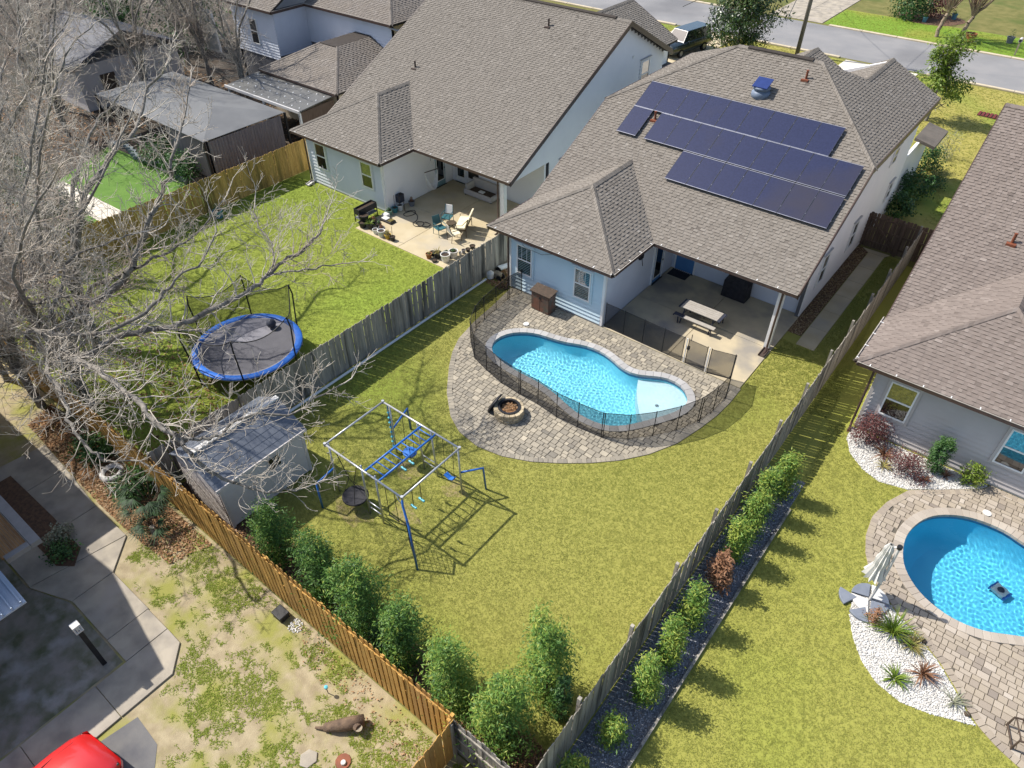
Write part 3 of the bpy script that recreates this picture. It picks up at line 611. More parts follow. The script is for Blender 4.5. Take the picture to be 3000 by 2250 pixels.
# ------------------------------------------------------------------ houses
board_mesh = {}
def board_me(mat):
    if mat not in board_mesh:
        m = MB().add([(0, -.05, 0), (1, -.05, 0), (0, 0, 0), (1, 0, 0), (0, -.006, 1), (1, -.006, 1), (0, 0, 1), (1, 0, 1)], [(0, 2, 3, 1), (4, 5, 7, 6), (0, 1, 5, 4), (2, 6, 7, 3), (0, 4, 6, 2), (1, 3, 7, 5)])
        board_mesh[mat] = mesh_of(m, 'siding_board', mat)
    return board_mesh[mat]
def siding(wall, bx, by, a, spans, z0, z1, mat, step=.19):
    """lap boards; local x runs along the wall, local -y is outwards; spans(z) gives (u0,u1) lists"""
    me = board_me(mat); z = z0
    while z < z1 - .03:
        h = min(step, z1 - z)
        for u0, u1 in spans(z + h / 2):
            if u1 - u0 > .05: inst('siding_board', me, wall, (bx + u0 * cos(a), by + u0 * sin(a), z), a, (u1 - u0, 1, h * .925))
        z += h
def wall(house, bx, by, a, polys, thick, mat, name='wall', lap=False):
    if lap: mat = 'groove_shade'  # wall goes dark behind the boards, so gaps pass for lap shadows
    m = MB().place(bx, by, 0, a)
    for p in polys: m.slab([(u, 0, z) for u, z in p], (0, thick, 0))
    return m.build(name, mat, house)
def window(house, bx, by, a, u0, u1, z0, z1, trim='trim_white', grid=0, slats=False, halves=True, border=.0, borderm=None, glass='window_glass', out=.0):
    if out: out = .045
    m = MB().place(bx, by, 0, a); d = -.055 - out; f = .055
    for x0, x1, y0, y1 in ((u0, u0 + f, z0, z1), (u1 - f, u1, z0, z1), (u0 + f, u1 - f, z0, z0 + f), (u0 + f, u1 - f, z1 - f, z1)): m.box(x0, x1, d, -.002, y0, y1)
    zm = (z0 + z1) / 2
    if halves: m.box(u0 + f, u1 - f, d + .008, -.004, zm - .03, zm + .03)
    w = m.build('window', trim, house)
    if border:
        m = MB().place(bx, by, 0, a); b = border
        for x0, x1, y0, y1 in ((u0 - b, u0 - .002, z0 - b, z1 + b), (u1 + .002, u1 + b, z0 - b, z1 + b), (u0, u1, z0 - b, z0 - .002), (u0, u1, z1 + .002, z1 + b)): m.box(x0, x1, -.034 - out, -.001, y0, y1)
        m.build('casing', borderm, w)
        MB().place(bx, by, 0, a).box(u0 - b - .05, u1 + b + .05, -.085 - out, -.003, z1 + b + .002, z1 + b + .045).build('drip_cap', 'trim_grey' if borderm != 'siding_blue' else 'siding_cool', w)
    for y0, y1 in (((z0 + f, zm - .03), (zm + .03, z1 - f)) if halves else ((z0 + f, z1 - f),)):
        MB().place(bx, by, 0, a).box(u0 + f, u1 - f, -.03 - out, -.012 - out, y0, y1).build('pane', 'window_dark' if halves and y1 <= zm else glass, w)
    if slats:
        m = MB().place(bx, by, 0, a); z = z0 + f + .04
        while z < z1 - f - .03:
            if abs(z - zm) > .05: m.box(u0 + f + .03, u1 - f - .03, -.036 - out, -.0315 - out, z, z + .028)
            z += .085
        m.build('shutter_slat', 'teal_slat', w)
    if grid:
        m = MB().place(bx, by, 0, a)
        for k in range(1, grid + 1): x = u0 + (u1 - u0) * k / (grid + 1); m.box(x - .009, x + .009, -.041 - out, -.037 - out, zm + .03, z1 - f)
        m.build('muntin', trim, w)
    return w
pm('teal_slat', (.20, .30, .32), (.17, .26, .28), 4, .6)
def door(house, bx, by, a, u0, u1, z1, mat, glass=None, frame='trim_white', z0=.06, handle=1):
    d = MB().place(bx, by, 0, a).box(u0, u1, -.05, -.004, z0, z1).build('door', mat, house, bevel=.01)
    m = MB().place(bx, by, 0, a); f = .07
    for x0, x1, y0, y1 in ((u0 - f, u0 - .002, z0 - .05, z1 + f), (u1 + .002, u1 + f, z0 - .05, z1 + f), (u0, u1, z1 + .002, z1 + f)): m.box(x0, x1, -.07, -.003, y0, y1)
    m.build('door_frame', frame, d)
    MB().place(bx, by, 0, a).box(u0 - .05, u1 + .05, -.14, -.052, z0 - .055, z0 - .003).build('threshold', 'dark_metal', d)
    if glass:
        x0, x1, y0, y1 = glass; MB().place(bx, by, 0, a).box(x0, x1, -.058, -.052, y0, y1).build('pane', 'window_dark', d)
        m = MB().place(bx, by, 0, a); g = .05
        for p in ((x0 - g, x0, y0 - g, y1 + g), (x1, x1 + g, y0 - g, y1 + g), (x0, x1, y0 - g, y0), (x0, x1, y1, y1 + g)): m.box(p[0], p[1], -.066, -.051, p[2], p[3])
        m.build('pane_frame', frame, d)
    x = u1 - .08 if handle > 0 else u0 + .08
    MB().place(bx, by, 0, a).box(x - .02, x + .02, -.11, -.051, 1.0, 1.08).build('handle', 'dark_metal', d)
    return d
def roof(house, faces, mat, objs=0, thick=.14, base='roof_base'):
    """faces: (list of (x,y,z), eave direction (ux,uy), rise direction (vx,vy)), pitch 1:2"""
    rf = MB()
    for poly, U, V in faces: rf.slab(poly, (0, 0, -thick))
    r = rf.build('roof', base, house)
    k = sqrt(1.25); sh = MB(); pieces = []
    for poly, U, V in faces:
        O = Vector(poly[0]); u3 = Vector((U[0], U[1], 0)); v3 = Vector((V[0], V[1], .5)) / k; nn = u3.cross(v3); nn = nn if nn.z > 0 else -nn
        P = [((Vector(p) - O).dot(u3), (Vector(p) - O).dot(v3)) for p in poly]; vmin = min(p[1] for p in P); vmax = max(p[1] for p in P); e = .143
        def xs(v):
            out = []; n = len(P)
            for i in range(n):
                (a, b), (c, d) = P[i - 1], P[i]
                if (b > v) != (d > v): out.append(a + (c - a) * (v - b) / (d - b))
            return sorted(out)
        v = vmin - .03; row = 0
        while v < vmax:
            lo = xs(max(v, vmin) + .002); hi = xs(min(v + e, vmax) - .002); row += 1
            if len(lo) != len(hi): lo = hi = xs(v + e * .5)
            for q in range(0, len(lo) - 1, 2):
                a0, b0, a1, b1 = lo[q], lo[q + 1], hi[q], hi[q + 1]; x = min(a0, a1) - random.uniform(0, .3); end = max(b0, b1); tall = False
                while x < end:
                    w = random.choice((.12, .14, .16, .19, .22)); x2 = x + w
                    c = [min(max(x, a0), b0), min(max(x2, a0), b0), min(max(x2, a1), b1), min(max(x, a1), b1)]
                    if c[1] - c[0] > .004 or c[2] - c[3] > .004:
                        tall = not tall; h = .034 if tall else .018; t = min(1, max(.03, random.gauss(.54 if tall else .45, .13)))
                        v2 = min(v + e + .01, vmax); full = abs((c[1] - c[0]) - w) < 1e-4 and abs((c[2] - c[3]) - w) < 1e-4 and v2 == v + e + .01
                        pieces.append((O, u3, v3, nn, c, v, v2, h, t, full))
                    x = x2
            v += e
    cl = Vector((0, 0, 18.5))
    if objs:
        order = sorted([i for i, p in enumerate(pieces) if p[9]], key=lambda i: (pieces[i][0] + pieces[i][1] * pieces[i][4][0] + pieces[i][2] * pieces[i][5] - cl).length)
        pick = set(order[:objs]); me = mesh_of(MB().add([(0, 0, 0), (1, 0, 0), (0, 0, 1), (1, 0, 1), (0, 1, .3), (1, 1, .3)], [(2, 3, 5, 4), (0, 1, 3, 2), (0, 2, 4), (1, 5, 3)]), 'shingle', mat)
    else: pick = set()
    for i, (O, u3, v3, nn, c, v, v2, h, t, full) in enumerate(pieces):
        if i in pick:
            p = O + u3 * c[0] + v3 * v; o = bpy.data.objects.new('shingle', me); COL.objects.link(o); o.parent = r
            m = Matrix((u3, v3, nn)).transposed().to_4x4() @ Matrix.Diagonal((c[1] - c[0], v2 - v, h, 1)); m.translation = p - org(r); o.matrix_local = m; o.color = (t, t, t, 1)
        else:
            A = [O + u3 * c[0] + v3 * v, O + u3 * c[1] + v3 * v, O + u3 * c[2] + v3 * v2, O + u3 * c[3] + v3 * v2]
            sh.add([tuple(A[0]), tuple(A[1]), tuple(A[0] + nn * h), tuple(A[1] + nn * h), tuple(A[2] + nn * h * .3), tuple(A[3] + nn * h * .3)], [(2, 3, 4, 5), (0, 2, 5), (1, 4, 3)], t); sh.f.append((len(sh.v) - 6, len(sh.v) - 5, len(sh.v) - 3, len(sh.v) - 4)); sh.t.append(.03)
    stuff(sh.build('shingle', mat, r), 'courses of small overlapping shingles')
    return r
def caps(r, lines, mat, w=.17):
    m = MB()
    for a, b, nl, nr in lines:
        A = Vector(a); B = Vector(b); L = (B - A).length; n = max(1, int(L / .17)); d = (B - A) / L; sl = Vector(nl) * w; sr = Vector(nr) * w; up = Vector((0, 0, .05))
        for k in range(n):
            p = A + d * (k * L / n); q = A + d * ((k + 1) * L / n + .02); t = min(1, max(.05, random.gauss(.5, .17))); hi = Vector((0, 0, .014))
            m.add([tuple(x) for x in (p + up + hi, p + sl + up * .7 + hi, p + sr + up * .7 + hi, q + up, q + sl + up * .7, q + sr + up * .7, p + sl * 1.02 - hi, p + sr * 1.02 - hi, p - hi)], [(0, 1, 4, 3), (2, 0, 3, 5), (0, 8, 6, 1), (2, 7, 8, 0)], t)
    return stuff(m.build('ridge_cap', mat, r), 'ridge and hip caps')
def eave(house, runs, z, brackets=True):
    """gutter along horizontal runs (x0,y0,x1,y1), outside to the right-hand side"""
    for x0, y0, x1, y1 in runs:
        L = hypot(x1 - x0, y1 - y0); a = atan2(y1 - y0, x1 - x0); m = MB().place(x0, y0, 0, a)
        m.box(0, L, -.10, -.085, z - .13, z + .005).box(0, L, -.085, -.0, z - .13, z - .115).box(0, L, -.015, -.001, z - .19, z - .03)
        g = m.build('gutter', 'brown_trim', house)
        m = MB().place(x0, y0, 0, a).box(.01, L - .01, -.083, -.02, z - .05, z - .045); m.box(0, L, -.108, -.078, z + .006, z + .02).build('gutter_lip', 'gutter_pale', g)
        if brackets:
            m = MB().place(x0, y0, 0, a); u = .4
            while u < L: m.box(u, u + .03, -.1, .03, z + .021, z + .032); u += .85
            m.build('gutter_bracket', 'trim_white', g)
def rake(house, pts, out, mat='brown_trim'):
    m = MB()
    for a, b in zip(pts, pts[1:]): m.slab([(a[0], a[1], a[2] + .03), (b[0], b[1], b[2] + .03), (b[0], b[1], b[2] - .24), (a[0], a[1], a[2] - .24)], (out[0] * .035, out[1] * .035, 0))
    return m.build('rake_board', mat, house)
def downspout(house, x, y, z1, mat='brown_trim'):
    return MB().tube([(x, y, z1), (x, y, .25), (x + .02, y - .12, .08), (x + .02, y - .3, .06)], .045, 6).build('downspout', mat, house)
def vent_pipe(house_name, x, y, z, label, mat='vent_brown'):
    t = thing('vent_pipe', label, 'vent', (x, y, z))
    MB().place(x, y, z).box(-.16, .16, -.2, .2, -.09, .012).build('flashing', mat, t)
    MB().place(x, y, z).lathe([(.05, -.1), (.05, .34), (.062, .345), (.062, .38), (0, .385)], n=12).build('pipe', mat, t, smooth=False); return t
# sloped helpers (pitch 1:2): normals pointing down each side of a ridge or hip
def dn(x, y): v = Vector((x, y, -.5 * hypot(x, y))); return tuple(v.normalized())

def row_house(tagname, label, xl, xr, xw, yw, ye, yr, ze, wl, wr, wy, winner, yback, mat, wmat_rear, wmat_side, objs, hip=None):
    """the three neighbours share one plan: a hipped rear wing on the left and a long rear slope over a porch on the right"""
    h = thing('house', label, 'house', ((xl + xr) / 2, yw, 0))
    hw = (xw - xl) / 2; xm = (xl + xw) / 2; za = ze + hw * .5; Z = lambda y: ze + .5 * (y - ye)
    apex = (xm, yw + hw, za); meet = (xm, ye + hw, za)
    faces = [([(xl, yw, ze), (xw, yw, ze), apex], (1, 0), (0, 1)),
             ([(xw, yw, ze), (xw, ye, ze), meet, apex], (0, 1), (-1, 0)),
             ([(xl, ye, ze), (xl, yw, ze), apex, meet], (0, -1), (1, 0))]
    lines = [((xl, yw, ze), apex, dn(0, -1), dn(-1, 0)), ((xw, yw, ze), apex, dn(1, 0), dn(0, -1)), (apex, meet, dn(1, 0), dn(-1, 0))]
    return h, hw, xm, za, Z, faces, lines

# ---- house A (left): gabled
xl, xr, xw, yw, ye, yr, ze = -33.4, -19.97, -26.45, 22.6, 25.05, 35.2, 3.1
A, hw, xm, za, Z, faces, lines = row_house('A', 'house with a large plain brown roof and a white gable wall', xl, xr, xw, yw, ye, yr, ze, 0, 0, 0, 0, 0, '', '', '', 0)
zr = Z(yr); yf = 40.3; zf = zr - .5 * (yf - yr)
faces.append(([(xw, ye, ze), (xr, ye, ze), (xr, yr, zr), (xl, yr, zr), (xl, ye, ze), (xm, ye + hw, za)], (1, 0), (0, 1)))
faces.append(([(xr, yf, zf), (xl, yf, zf), (xl, yr, zr), (xr, yr, zr)], (-1, 0), (0, -1)))
# front garage wing, ridge towards the street
gx, gz, gw = -26.6, 6.2, 3.75
yv = yr + (zr - gz) / .5
faces.append(([(gx + gw, yf, gz - gw / 2), (gx + gw, 46.6, gz - gw / 2), (gx, 46.6, gz), (gx, yv, gz)], (0, 1), (-1, 0)))
faces.append(([(gx - gw, 46.6, gz - gw / 2), (gx - gw, yf, gz - gw / 2), (gx, yv, gz), (gx, 46.6, gz)], (0, -1), (1, 0)))
rA = roof(A, faces, 'shingle', 300)
caps(rA, lines + [((xl, yr, zr), (xr, yr, zr), dn(0, -1), dn(0, 1)), ((gx, yv, gz), (gx, 46.6, gz), dn(1, 0), dn(-1, 0))], 'shingle')
MB().slab([(-31.5, yr - .12, zr + .05), (-20.9, yr - .12, zr + .05), (-20.9, yr, zr + .12), (-31.5, yr, zr + .12)], (0, 0, -.06)).slab([(-31.5, yr, zr + .12), (-20.9, yr, zr + .12), (-20.9, yr + .12, zr + .05), (-31.5, yr + .12, zr + .05)], (0, 0, -.06)).build('ridge_vent', 'roof_base', rA)
eave(A, [(xl, yw, xw, yw), (xw, yw, xw, ye), (xw, ye, xr, ye)], ze); rake(A, [(xr, ye, ze), (xr, yr, zr), (xr, yf, zf)], (1, 0)); rake(A, [(xl, ye, ze), (xl, yr, zr), (xl, yf, zf)], (-1, 0))
rake(A, [(gx - gw, 46.6, gz - gw / 2), (gx, 46.6, gz), (gx + gw, 46.6, gz - gw / 2)], (0, 1))
wxl, wxr, wy = -32.97, -20.35, 23.15
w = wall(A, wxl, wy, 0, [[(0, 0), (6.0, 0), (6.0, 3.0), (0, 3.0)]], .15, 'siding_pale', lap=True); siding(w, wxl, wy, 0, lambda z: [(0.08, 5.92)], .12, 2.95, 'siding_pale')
MB().place(wxl, wy, 0, 0).box(5.92, 6.03, -.03, .1, .05, 2.95).box(-.03, .08, -.03, .1, .05, 2.95).build('corner_trim', 'trim_white', w)
MB().place(wxl, wy, 0, 0).box(0, 6.0, -.012, -.001, 0, .12).build('plinth', 'trim_grey', w)
window(A, wxl, wy, 0, .75, 1.6, 1.12, 2.58, border=.06, borderm='siding_pale', out=.02); window(A, wxl, wy, 0, 4.42, 5.27, 1.1, 2.52, border=.06, borderm='siding_pale', out=.02)
w = wall(A, -26.85, 23.18, R(90), [[(0, 0), (5.3, 0), (5.3, 3.05), (0, 3.05)]], .15, 'siding_white')
door(A, -26.85, 23.18, R(90), 3.72, 4.5, 2.1, 'door_teal', (3.85, 4.37, .4, 1.95), frame='trim_white')
wall(A, -26.85, 28.35, 0, [[(0, 0), (6.5, 0), (6.5, 4.4), (0, 4.4)]], .15, 'siding_white')
door(A, -26.85, 28.35, 0, .35, 1.05, 2.1, 'trim_white', (.45, .95, .4, 1.95), frame='trim_white'); window(A, -26.85, 28.35, 0, 1.25, 2.0, .5, 2.1, trim='dark_wood', halves=False, glass='window_dark')
g0 = lambda z: max(0.0, (z - 2.85) * 2 - .15)
gy0 = 25.3                                   # gable wall starts here; z limit = ze+.5*(y-ye)
def gtop(y): return min(Z(y), zr - .5 * (y - yr)) - .16
pol = [[(28.75 - gy0, 0), (39.9 - gy0, 0), (39.9 - gy0, gtop(39.9)), (yr - gy0, gtop(yr)), (28.75 - gy0, gtop(28.75))], [(0, 2.72), (28.75 - gy0, 2.72), (28.75 - gy0, gtop(28.75)), (0, gtop(gy0))]]
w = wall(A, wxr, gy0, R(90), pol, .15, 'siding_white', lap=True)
def gspan(z):
    if z < 2.72: return [(28.75 - gy0, 39.9 - gy0)]
    a = max(0, ye + (z + .26 - ze) * 2 - gy0); b = min(39.9, yr + (zr - z - .26) * 2) - gy0; return [(a, b)]
siding(w, wxr, gy0, R(90), gspan, .1, 7.95, 'siding_white')
window(A, wxr, gy0, R(90), 12.05, 12.95, 4.15, 5.6, border=.09, borderm='trim_white', out=.02); window(A, wxr, gy0, R(90), 4.4, 4.98, 1.2, 2.5, border=.09, borderm='trim_white', out=.02, halves=False)
MB().place(wxr, gy0, 0, R(90)).box(11.0, 11.14, -.06, -.026, 6.0, 6.16).build('wall_vent', 'trim_white', w)
wall(A, wxl, 30.0, R(-90), [[(0, 0), (6.8, 0), (6.8, 3.0), (4.6, 3.0), (0, 5.1)]], .15, 'siding_pale', 'wall'); wall(A, -20.5, 39.9, R(180), [[(0, 0), (12.4, 0), (12.4, 5.5), (0, 5.5)]], .15, 'siding_white')
wall(A, -23.2, 40.0, R(90), [[(0, 0), (6.3, 0), (6.3, 4.2), (0, 4.2)]], .15, 'siding_white'); wall(A, -23.2, 46.3, R(180), [[(0, 0), (6.8, 0), (6.8, 4.2), (3.4, 5.9), (0, 4.2)]], .15, 'siding_white')
MB().box(-20.75, -20.5, 25.2, 25.45, .04, 2.95).build('porch_post', 'trim_white', A); downspout(A, -20.83, 25.15, 2.95); downspout(A, -33.02, 23.05, 2.95)
MB().box(-26.8, -20.5, 25.2, 28.3, 2.86, 2.9).build('porch_ceiling', 'siding_white', A)
MB().slab([(-24.2, 44.2, 2.95), (-22.3, 44.2, 2.8), (-22.3, 46.4, 2.8), (-24.2, 46.4, 2.95)], (0, 0, -.14)).build('porch_roof', 'shingle_grey', A)
vent_pipe('A', -30.31, 29.45, 5.27, 'dark vent pipe low on the large plain roof'); vent_pipe('A', -24.32, 33.88, 7.5, 'dark vent pipe near the ridge of the large plain roof')

# ---- house B (middle): hipped upper roof, solar panels
xl, xr, xw, yw, ye, yr, ze = -18.15, -5.45, -11.77, 21.25, 24.45, 34.7, 3.1
B, hw, xm, za, Z, faces, lines = row_house('B', 'pale blue house with solar panels on its brown hipped roof', xl, xr, xw, yw, ye, yr, ze, 0, 0, 0, 0, 0, '', '', '', 0)
ys = 30.35; zs = Z(ys); d = yr - ys; zr = Z(yr); yq = yr + d
r1, r2 = (xl + d, yr, zr), (xr - d, yr, zr)
faces.append(([(xw, ye, ze), (xr, ye, ze), (xr, ys, zs), r2, r1, (xl, ys, zs), (xl, ye, ze), (xm, ye + hw, za)], (1, 0), (0, 1)))
gx = -8.1; gz = zs + .5 * (xr - gx); yv = yr + (zr - gz) * 2; yfg = 40.3
faces.append(([(xr, ys, zs), (xr, yfg, zs), (gx, yfg, gz), (gx, yv, gz), r2], (0, 1), (-1, 0)))
faces.append(([(gx - (xr - gx), yfg, zs), (gx - (xr - gx), yq, zs), (gx, yv, gz), (gx, yfg, gz)], (0, -1), (1, 0)))
faces.append(([(gx - (xr - gx), yq, zs), (xl, yq, zs), r1, r2, (gx, yv, gz)], (-1, 0), (0, -1)))
faces.append(([(xl, yq, zs), (xl, ys, zs), r1], (0, -1), (1, 0)))
g2 = -11.7; g2z = 7.3; g2w = 2.5; yv2 = yr + (zr - g2z) * 2
faces.append(([(g2 + g2w, yq + .1, zs), (g2 + g2w, 39.9, zs), (g2, 39.9, g2z), (g2, yv2, g2z)], (0, 1), (-1, 0)))
faces.append(([(g2 - g2w, 39.9, zs), (g2 - g2w, yq + .1, zs), (g2, yv2, g2z), (g2, 39.9, g2z)], (0, -1), (1, 0)))
rB = roof(B, faces, 'shingle_warm', 300)
caps(rB, lines + [((xr, ys, zs), r2, dn(1, 0), dn(0, -1)), ((xl, ys, zs), r1, dn(0, -1), dn(-1, 0)), (r1, r2, dn(0, -1), dn(0, 1)), ((gx, yv, gz), (gx, yfg, gz), dn(1, 0), dn(-1, 0)), ((g2, yv2, g2z), (g2, 39.9, g2z), dn(1, 0), dn(-1, 0))], 'shingle_warm')
MB().slab([(-13.3, yr - .14, zr + .04), (-10.2, yr - .14, zr + .04), (-10.2, yr, zr + .11), (-13.3, yr, zr + .11)], (0, 0, -.06)).slab([(-13.3, yr, zr + .11), (-10.2, yr, zr + .11), (-10.2, yr + .14, zr + .04), (-13.3, yr + .14, zr + .04)], (0, 0, -.06)).build('ridge_vent', 'roof_base', rB)
eave(B, [(xl, yw, xw, yw), (xw, yw, xw, ye), (xw, ye, xr, ye)], ze); rake(B, [(xr, ye, ze), (xr, ys, zs), (xr, yfg, zs)], (1, 0)); rake(B, [(xl, ye, ze), (xl, ys, zs), (xl, yq, zs)], (-1, 0)); rake(B, [(xl, yw, ze), (xl, ye, ze)], (-1, 0))
wxl, wxr, wy = -17.28, -5.9, 21.7
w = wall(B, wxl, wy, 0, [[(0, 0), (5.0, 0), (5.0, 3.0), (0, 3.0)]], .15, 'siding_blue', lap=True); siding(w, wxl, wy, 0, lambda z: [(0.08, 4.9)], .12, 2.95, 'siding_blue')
MB().place(wxl, wy, 0, 0).box(4.9, 5.02, -.032, .1, .05, 2.95).box(-.03, .08, -.032, .1, .05, 2.95).build('corner_trim', 'siding_white', w)
MB().place(wxl, wy, 0, 0).box(0, 5.0, -.012, -.001, 0, .12).build('plinth', 'trim_grey', w)
for u in (.42, 3.5): window(B, wxl, wy, 0, u, u + .83, 1.02, 2.48, grid=2, slats=True, border=.09, borderm='siding_blue', out=.022)
w = wall(B, -12.28, 21.72, R(90), [[(0, 0), (6.3, 0), (6.3, 3.1), (0, 3.1)]], .15, 'siding_cool')
door(B, -12.28, 21.72, R(90), 4.12, 4.98, 2.1, 'door_blue', (4.25, 4.85, .3, 1.98)); 
w = wall(B, -12.28, 27.85, 0, [[(0, 0), (6.3, 0), (6.3, 4.2), (0, 4.2)]], .15, 'siding_cool')
door(B, -12.28, 27.85, 0, .22, 1.16, 2.1, 'door_blue', (.42, .98, .98, 1.9), handle=-1)
w = wall(B, wxl, 30.0, R(-90), [[(0, 0), (8.3, 0), (8.3, 3.0), (5.3, 3.0), (0, 5.5)]], .15, 'siding_blue'); wall(B, wxl, 38.7, R(-90), [[(0, 0), (8.4, 0), (8.4, 5.7), (0, 5.85)]], .15, 'siding_blue')
def btop(y): return min(Z(y), zs) - .15
b0 = 24.75
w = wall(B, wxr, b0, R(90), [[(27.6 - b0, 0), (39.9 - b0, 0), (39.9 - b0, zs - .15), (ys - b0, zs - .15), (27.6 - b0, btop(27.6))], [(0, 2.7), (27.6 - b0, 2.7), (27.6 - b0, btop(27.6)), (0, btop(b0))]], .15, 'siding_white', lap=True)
siding(w, wxr, b0, R(90), lambda z: [(27.6 - b0, 39.9 - b0)] if z < 2.7 else [(max(0, ye + (z + .24 - ze) * 2 - b0), 39.9 - b0)], .1, 5.85, 'siding_white')
for u0, u1, z0, z1 in ((4.05, 4.75, 1.05, 2.5), (7.9, 8.6, 1.05, 2.4), (13.1, 13.75, 1.5, 2.4), (11.3, 12.0, 4.0, 4.8)): window(B, wxr, b0, R(90), u0, u1, z0, z1, border=.08, borderm='siding_white', out=.02)
wall(B, -6.0, 39.8, R(180), [[(0, 0), (11.2, 0), (11.2, 5.8), (8.3, 5.8), (5.6, 7.0), (4.6, 6.4), (2.1, 7.4), (0, 6.0)]], .15, 'siding_white')
MB().box(-6.2, -5.98, 24.62, 24.84, .04, 2.95).build('porch_post', 'trim_white', B); downspout(B, -6.02, 24.52, 2.95); downspout(B, -17.33, 21.6, 2.95)
MB().box(-12.25, -6.05, 24.6, 27.82, 2.86, 2.9).build('porch_ceiling', 'siding_cool', B)
pr = MB().slab([(-6.3, 43.2, 2.95), (-5.2, 43.2, 2.7), (-5.2, 46.0, 2.7), (-6.3, 46.0, 2.95)], (0, 0, -.16)).build('porch_roof', 'shingle_grey', B); wall(B, -6.0, 39.9, R(90), [[(0, 0), (6.0, 0), (6.0, 2.75), (0, 2.75)]], .15, 'siding_white')
MB().tube([(-16.9, 21.62, 2.75), (-16.4, 21.6, 2.45), (-15.5, 21.6, 2.42), (-14.6, 21.6, 2.8)], .008, 5).build('string_light_wire', 'wire', B)
vent_pipe('B', -10.04, 33.7, 7.72, 'rusty orange vent pipe near the ridge of the solar house', 'orange_metal'); vent_pipe('B', -15.22, 29.9, 5.82, 'rusty orange vent pipe in the gap beside the single solar panel', 'orange_metal')
t = thing('roof_fan', 'blue solar roof fan with a tilted square panel above the solar rows', 'roof fan', (-11.48, 32.5, 7.12))
MB().place(-11.48, 32.5, 7.12).lathe([(.42, -.2), (.42, .06), (.36, .12), (.3, .14), (.3, .2), (.4, .22), (.38, .3), (.2, .36), (0, .37)], n=24).build('dome', 'vent_grey', t, smooth=True)
MB().slab([(-11.83, 32.15, 7.44), (-11.13, 32.15, 7.44), (-11.13, 32.8, 7.68), (-11.83, 32.8, 7.68)], (0, 0, .035)).build('panel', 'vent_blue', t)
MB().tube([(-11.48, 32.55, 7.4), (-11.48, 32.55, 7.6)], .03, 6).build('panel_post', 'dark_metal', t)
t = thing('floodlight', 'black floodlight on the porch side wall of the solar house', 'lamp', (-12.28, 24.45, 2.2)); MB().box(-12.27, -12.16, 24.3, 24.6, 2.1, 2.3).build('lamp_body', 'black', t, bevel=.02); MB().tube([(-12.2, 24.5, 2.1), (-12.12, 24.5, 1.75)], .015, 6).build('cable', 'black', t)
# solar panels on the rear slope
K = sqrt(1.25)
def solar(x, yb, label):
    z = Z(yb) + .13; t = thing('solar_panel', label, 'solar panel', (x, yb, z), 0, 'solar panels on the roof')
    def sl(m, x0, x1, s0, s1, h0, h1):
        P = lambda a, s, h: (a, s / K - h * .5 / K, s * .5 / K + h / K); m.add([P(a, s, h) for h in (h0, h1) for s in (s0, s1) for a in (x0, x1)], [(0, 2, 3, 1), (4, 5, 7, 6), (0, 1, 5, 4), (2, 6, 7, 3), (0, 4, 6, 2), (1, 3, 7, 5)]); return m
    Wd, Ln = 1.012, 1.64
    f = MB(); sl(f, 0, Wd, 0, .02, 0, .04); sl(f, 0, Wd, Ln - .02, Ln, 0, .04); sl(f, 0, .02, .02, Ln - .02, 0, .04); sl(f, Wd - .02, Wd, .02, Ln - .02, 0, .04)
    f.build('frame', 'solar_frame', t, local=True); e_ = MB(); sl(e_, .0, Wd, -.004, .022, .041, .045); sl(e_, 0, Wd, Ln - .022, Ln + .004, .041, .045); e_.build('edge_trim', 'rail_metal', t, local=True); sl(MB(), .02, Wd - .02, .02, Ln - .02, .012, .036).build('cell_sheet', 'solar_cell', t, local=True)
    r = MB(); sl(r, -.012, Wd + .012, .35, .39, -.05, -.004); sl(r, -.012, Wd + .012, 1.2, 1.24, -.05, -.004); r.build('rail', 'rail_metal', t, local=True)
    c = MB()
    for s in (.36, 1.21): sl(c, Wd + .002, Wd + .014, s, s + .04, -.004, .044)
    c.build('clamp', 'rail_metal', t, local=True); return t
ORD = ['first', 'second', 'third', 'fourth', 'fifth', 'sixth', 'seventh', 'eighth', 'ninth']
for k in range(9): solar(-16.5 + k * 1.027, 30.16, ORD[k] + ' solar panel from the left in the top row of nine')
solar(-16.5, 28.68, 'single solar panel standing apart at the left end of the middle row')
for k in range(9): solar(-15.03 + k * 1.027, 28.68, ORD[k] + ' solar panel from the left in the middle row, right of the gap')
for k in range(7): solar(-12.98 + k * 1.027, 27.16, ORD[k] + ' solar panel from the left in the bottom row of seven')

# ---- house C (right, cut off by the frame)
xl, xr, xw, yw, ye, yr, ze = -2.35, 11.2, 4.65, 21.9, 25.0, 34.85, 3.1
C, hw, xm, za, Z, faces, lines = row_house('C', 'grey sided house with a brown hipped roof cut off at the right edge', xl, xr, xw, yw, ye, yr, ze, 0, 0, 0, 0, 0, '', '', '', 0)
zr = Z(yr); yf = 39.6; zf = zr - .5 * (yf - yr)
faces.append(([(xw, ye, ze), (xr, ye, ze), (xr, yr, zr), (xl, yr, zr), (xl, ye, ze), (xm, ye + hw, za)], (1, 0), (0, 1)))
faces.append(([(xr, yf, zf), (xl, yf, zf), (xl, yr, zr), (xr, yr, zr)], (-1, 0), (0, -1)))
rC = roof(C, faces, 'shingle_rose', 300); caps(rC, lines + [((xl, yr, zr), (xr, yr, zr), dn(0, -1), dn(0, 1))], 'shingle_rose')
eave(C, [(xl, yw, xw, yw), (xl, ye, xl, yw)], ze); rake(C, [(xl, ye, ze), (xl, yr, zr), (xl, yf, zf)], (-1, 0))
wxl, wy = -1.65, 22.4
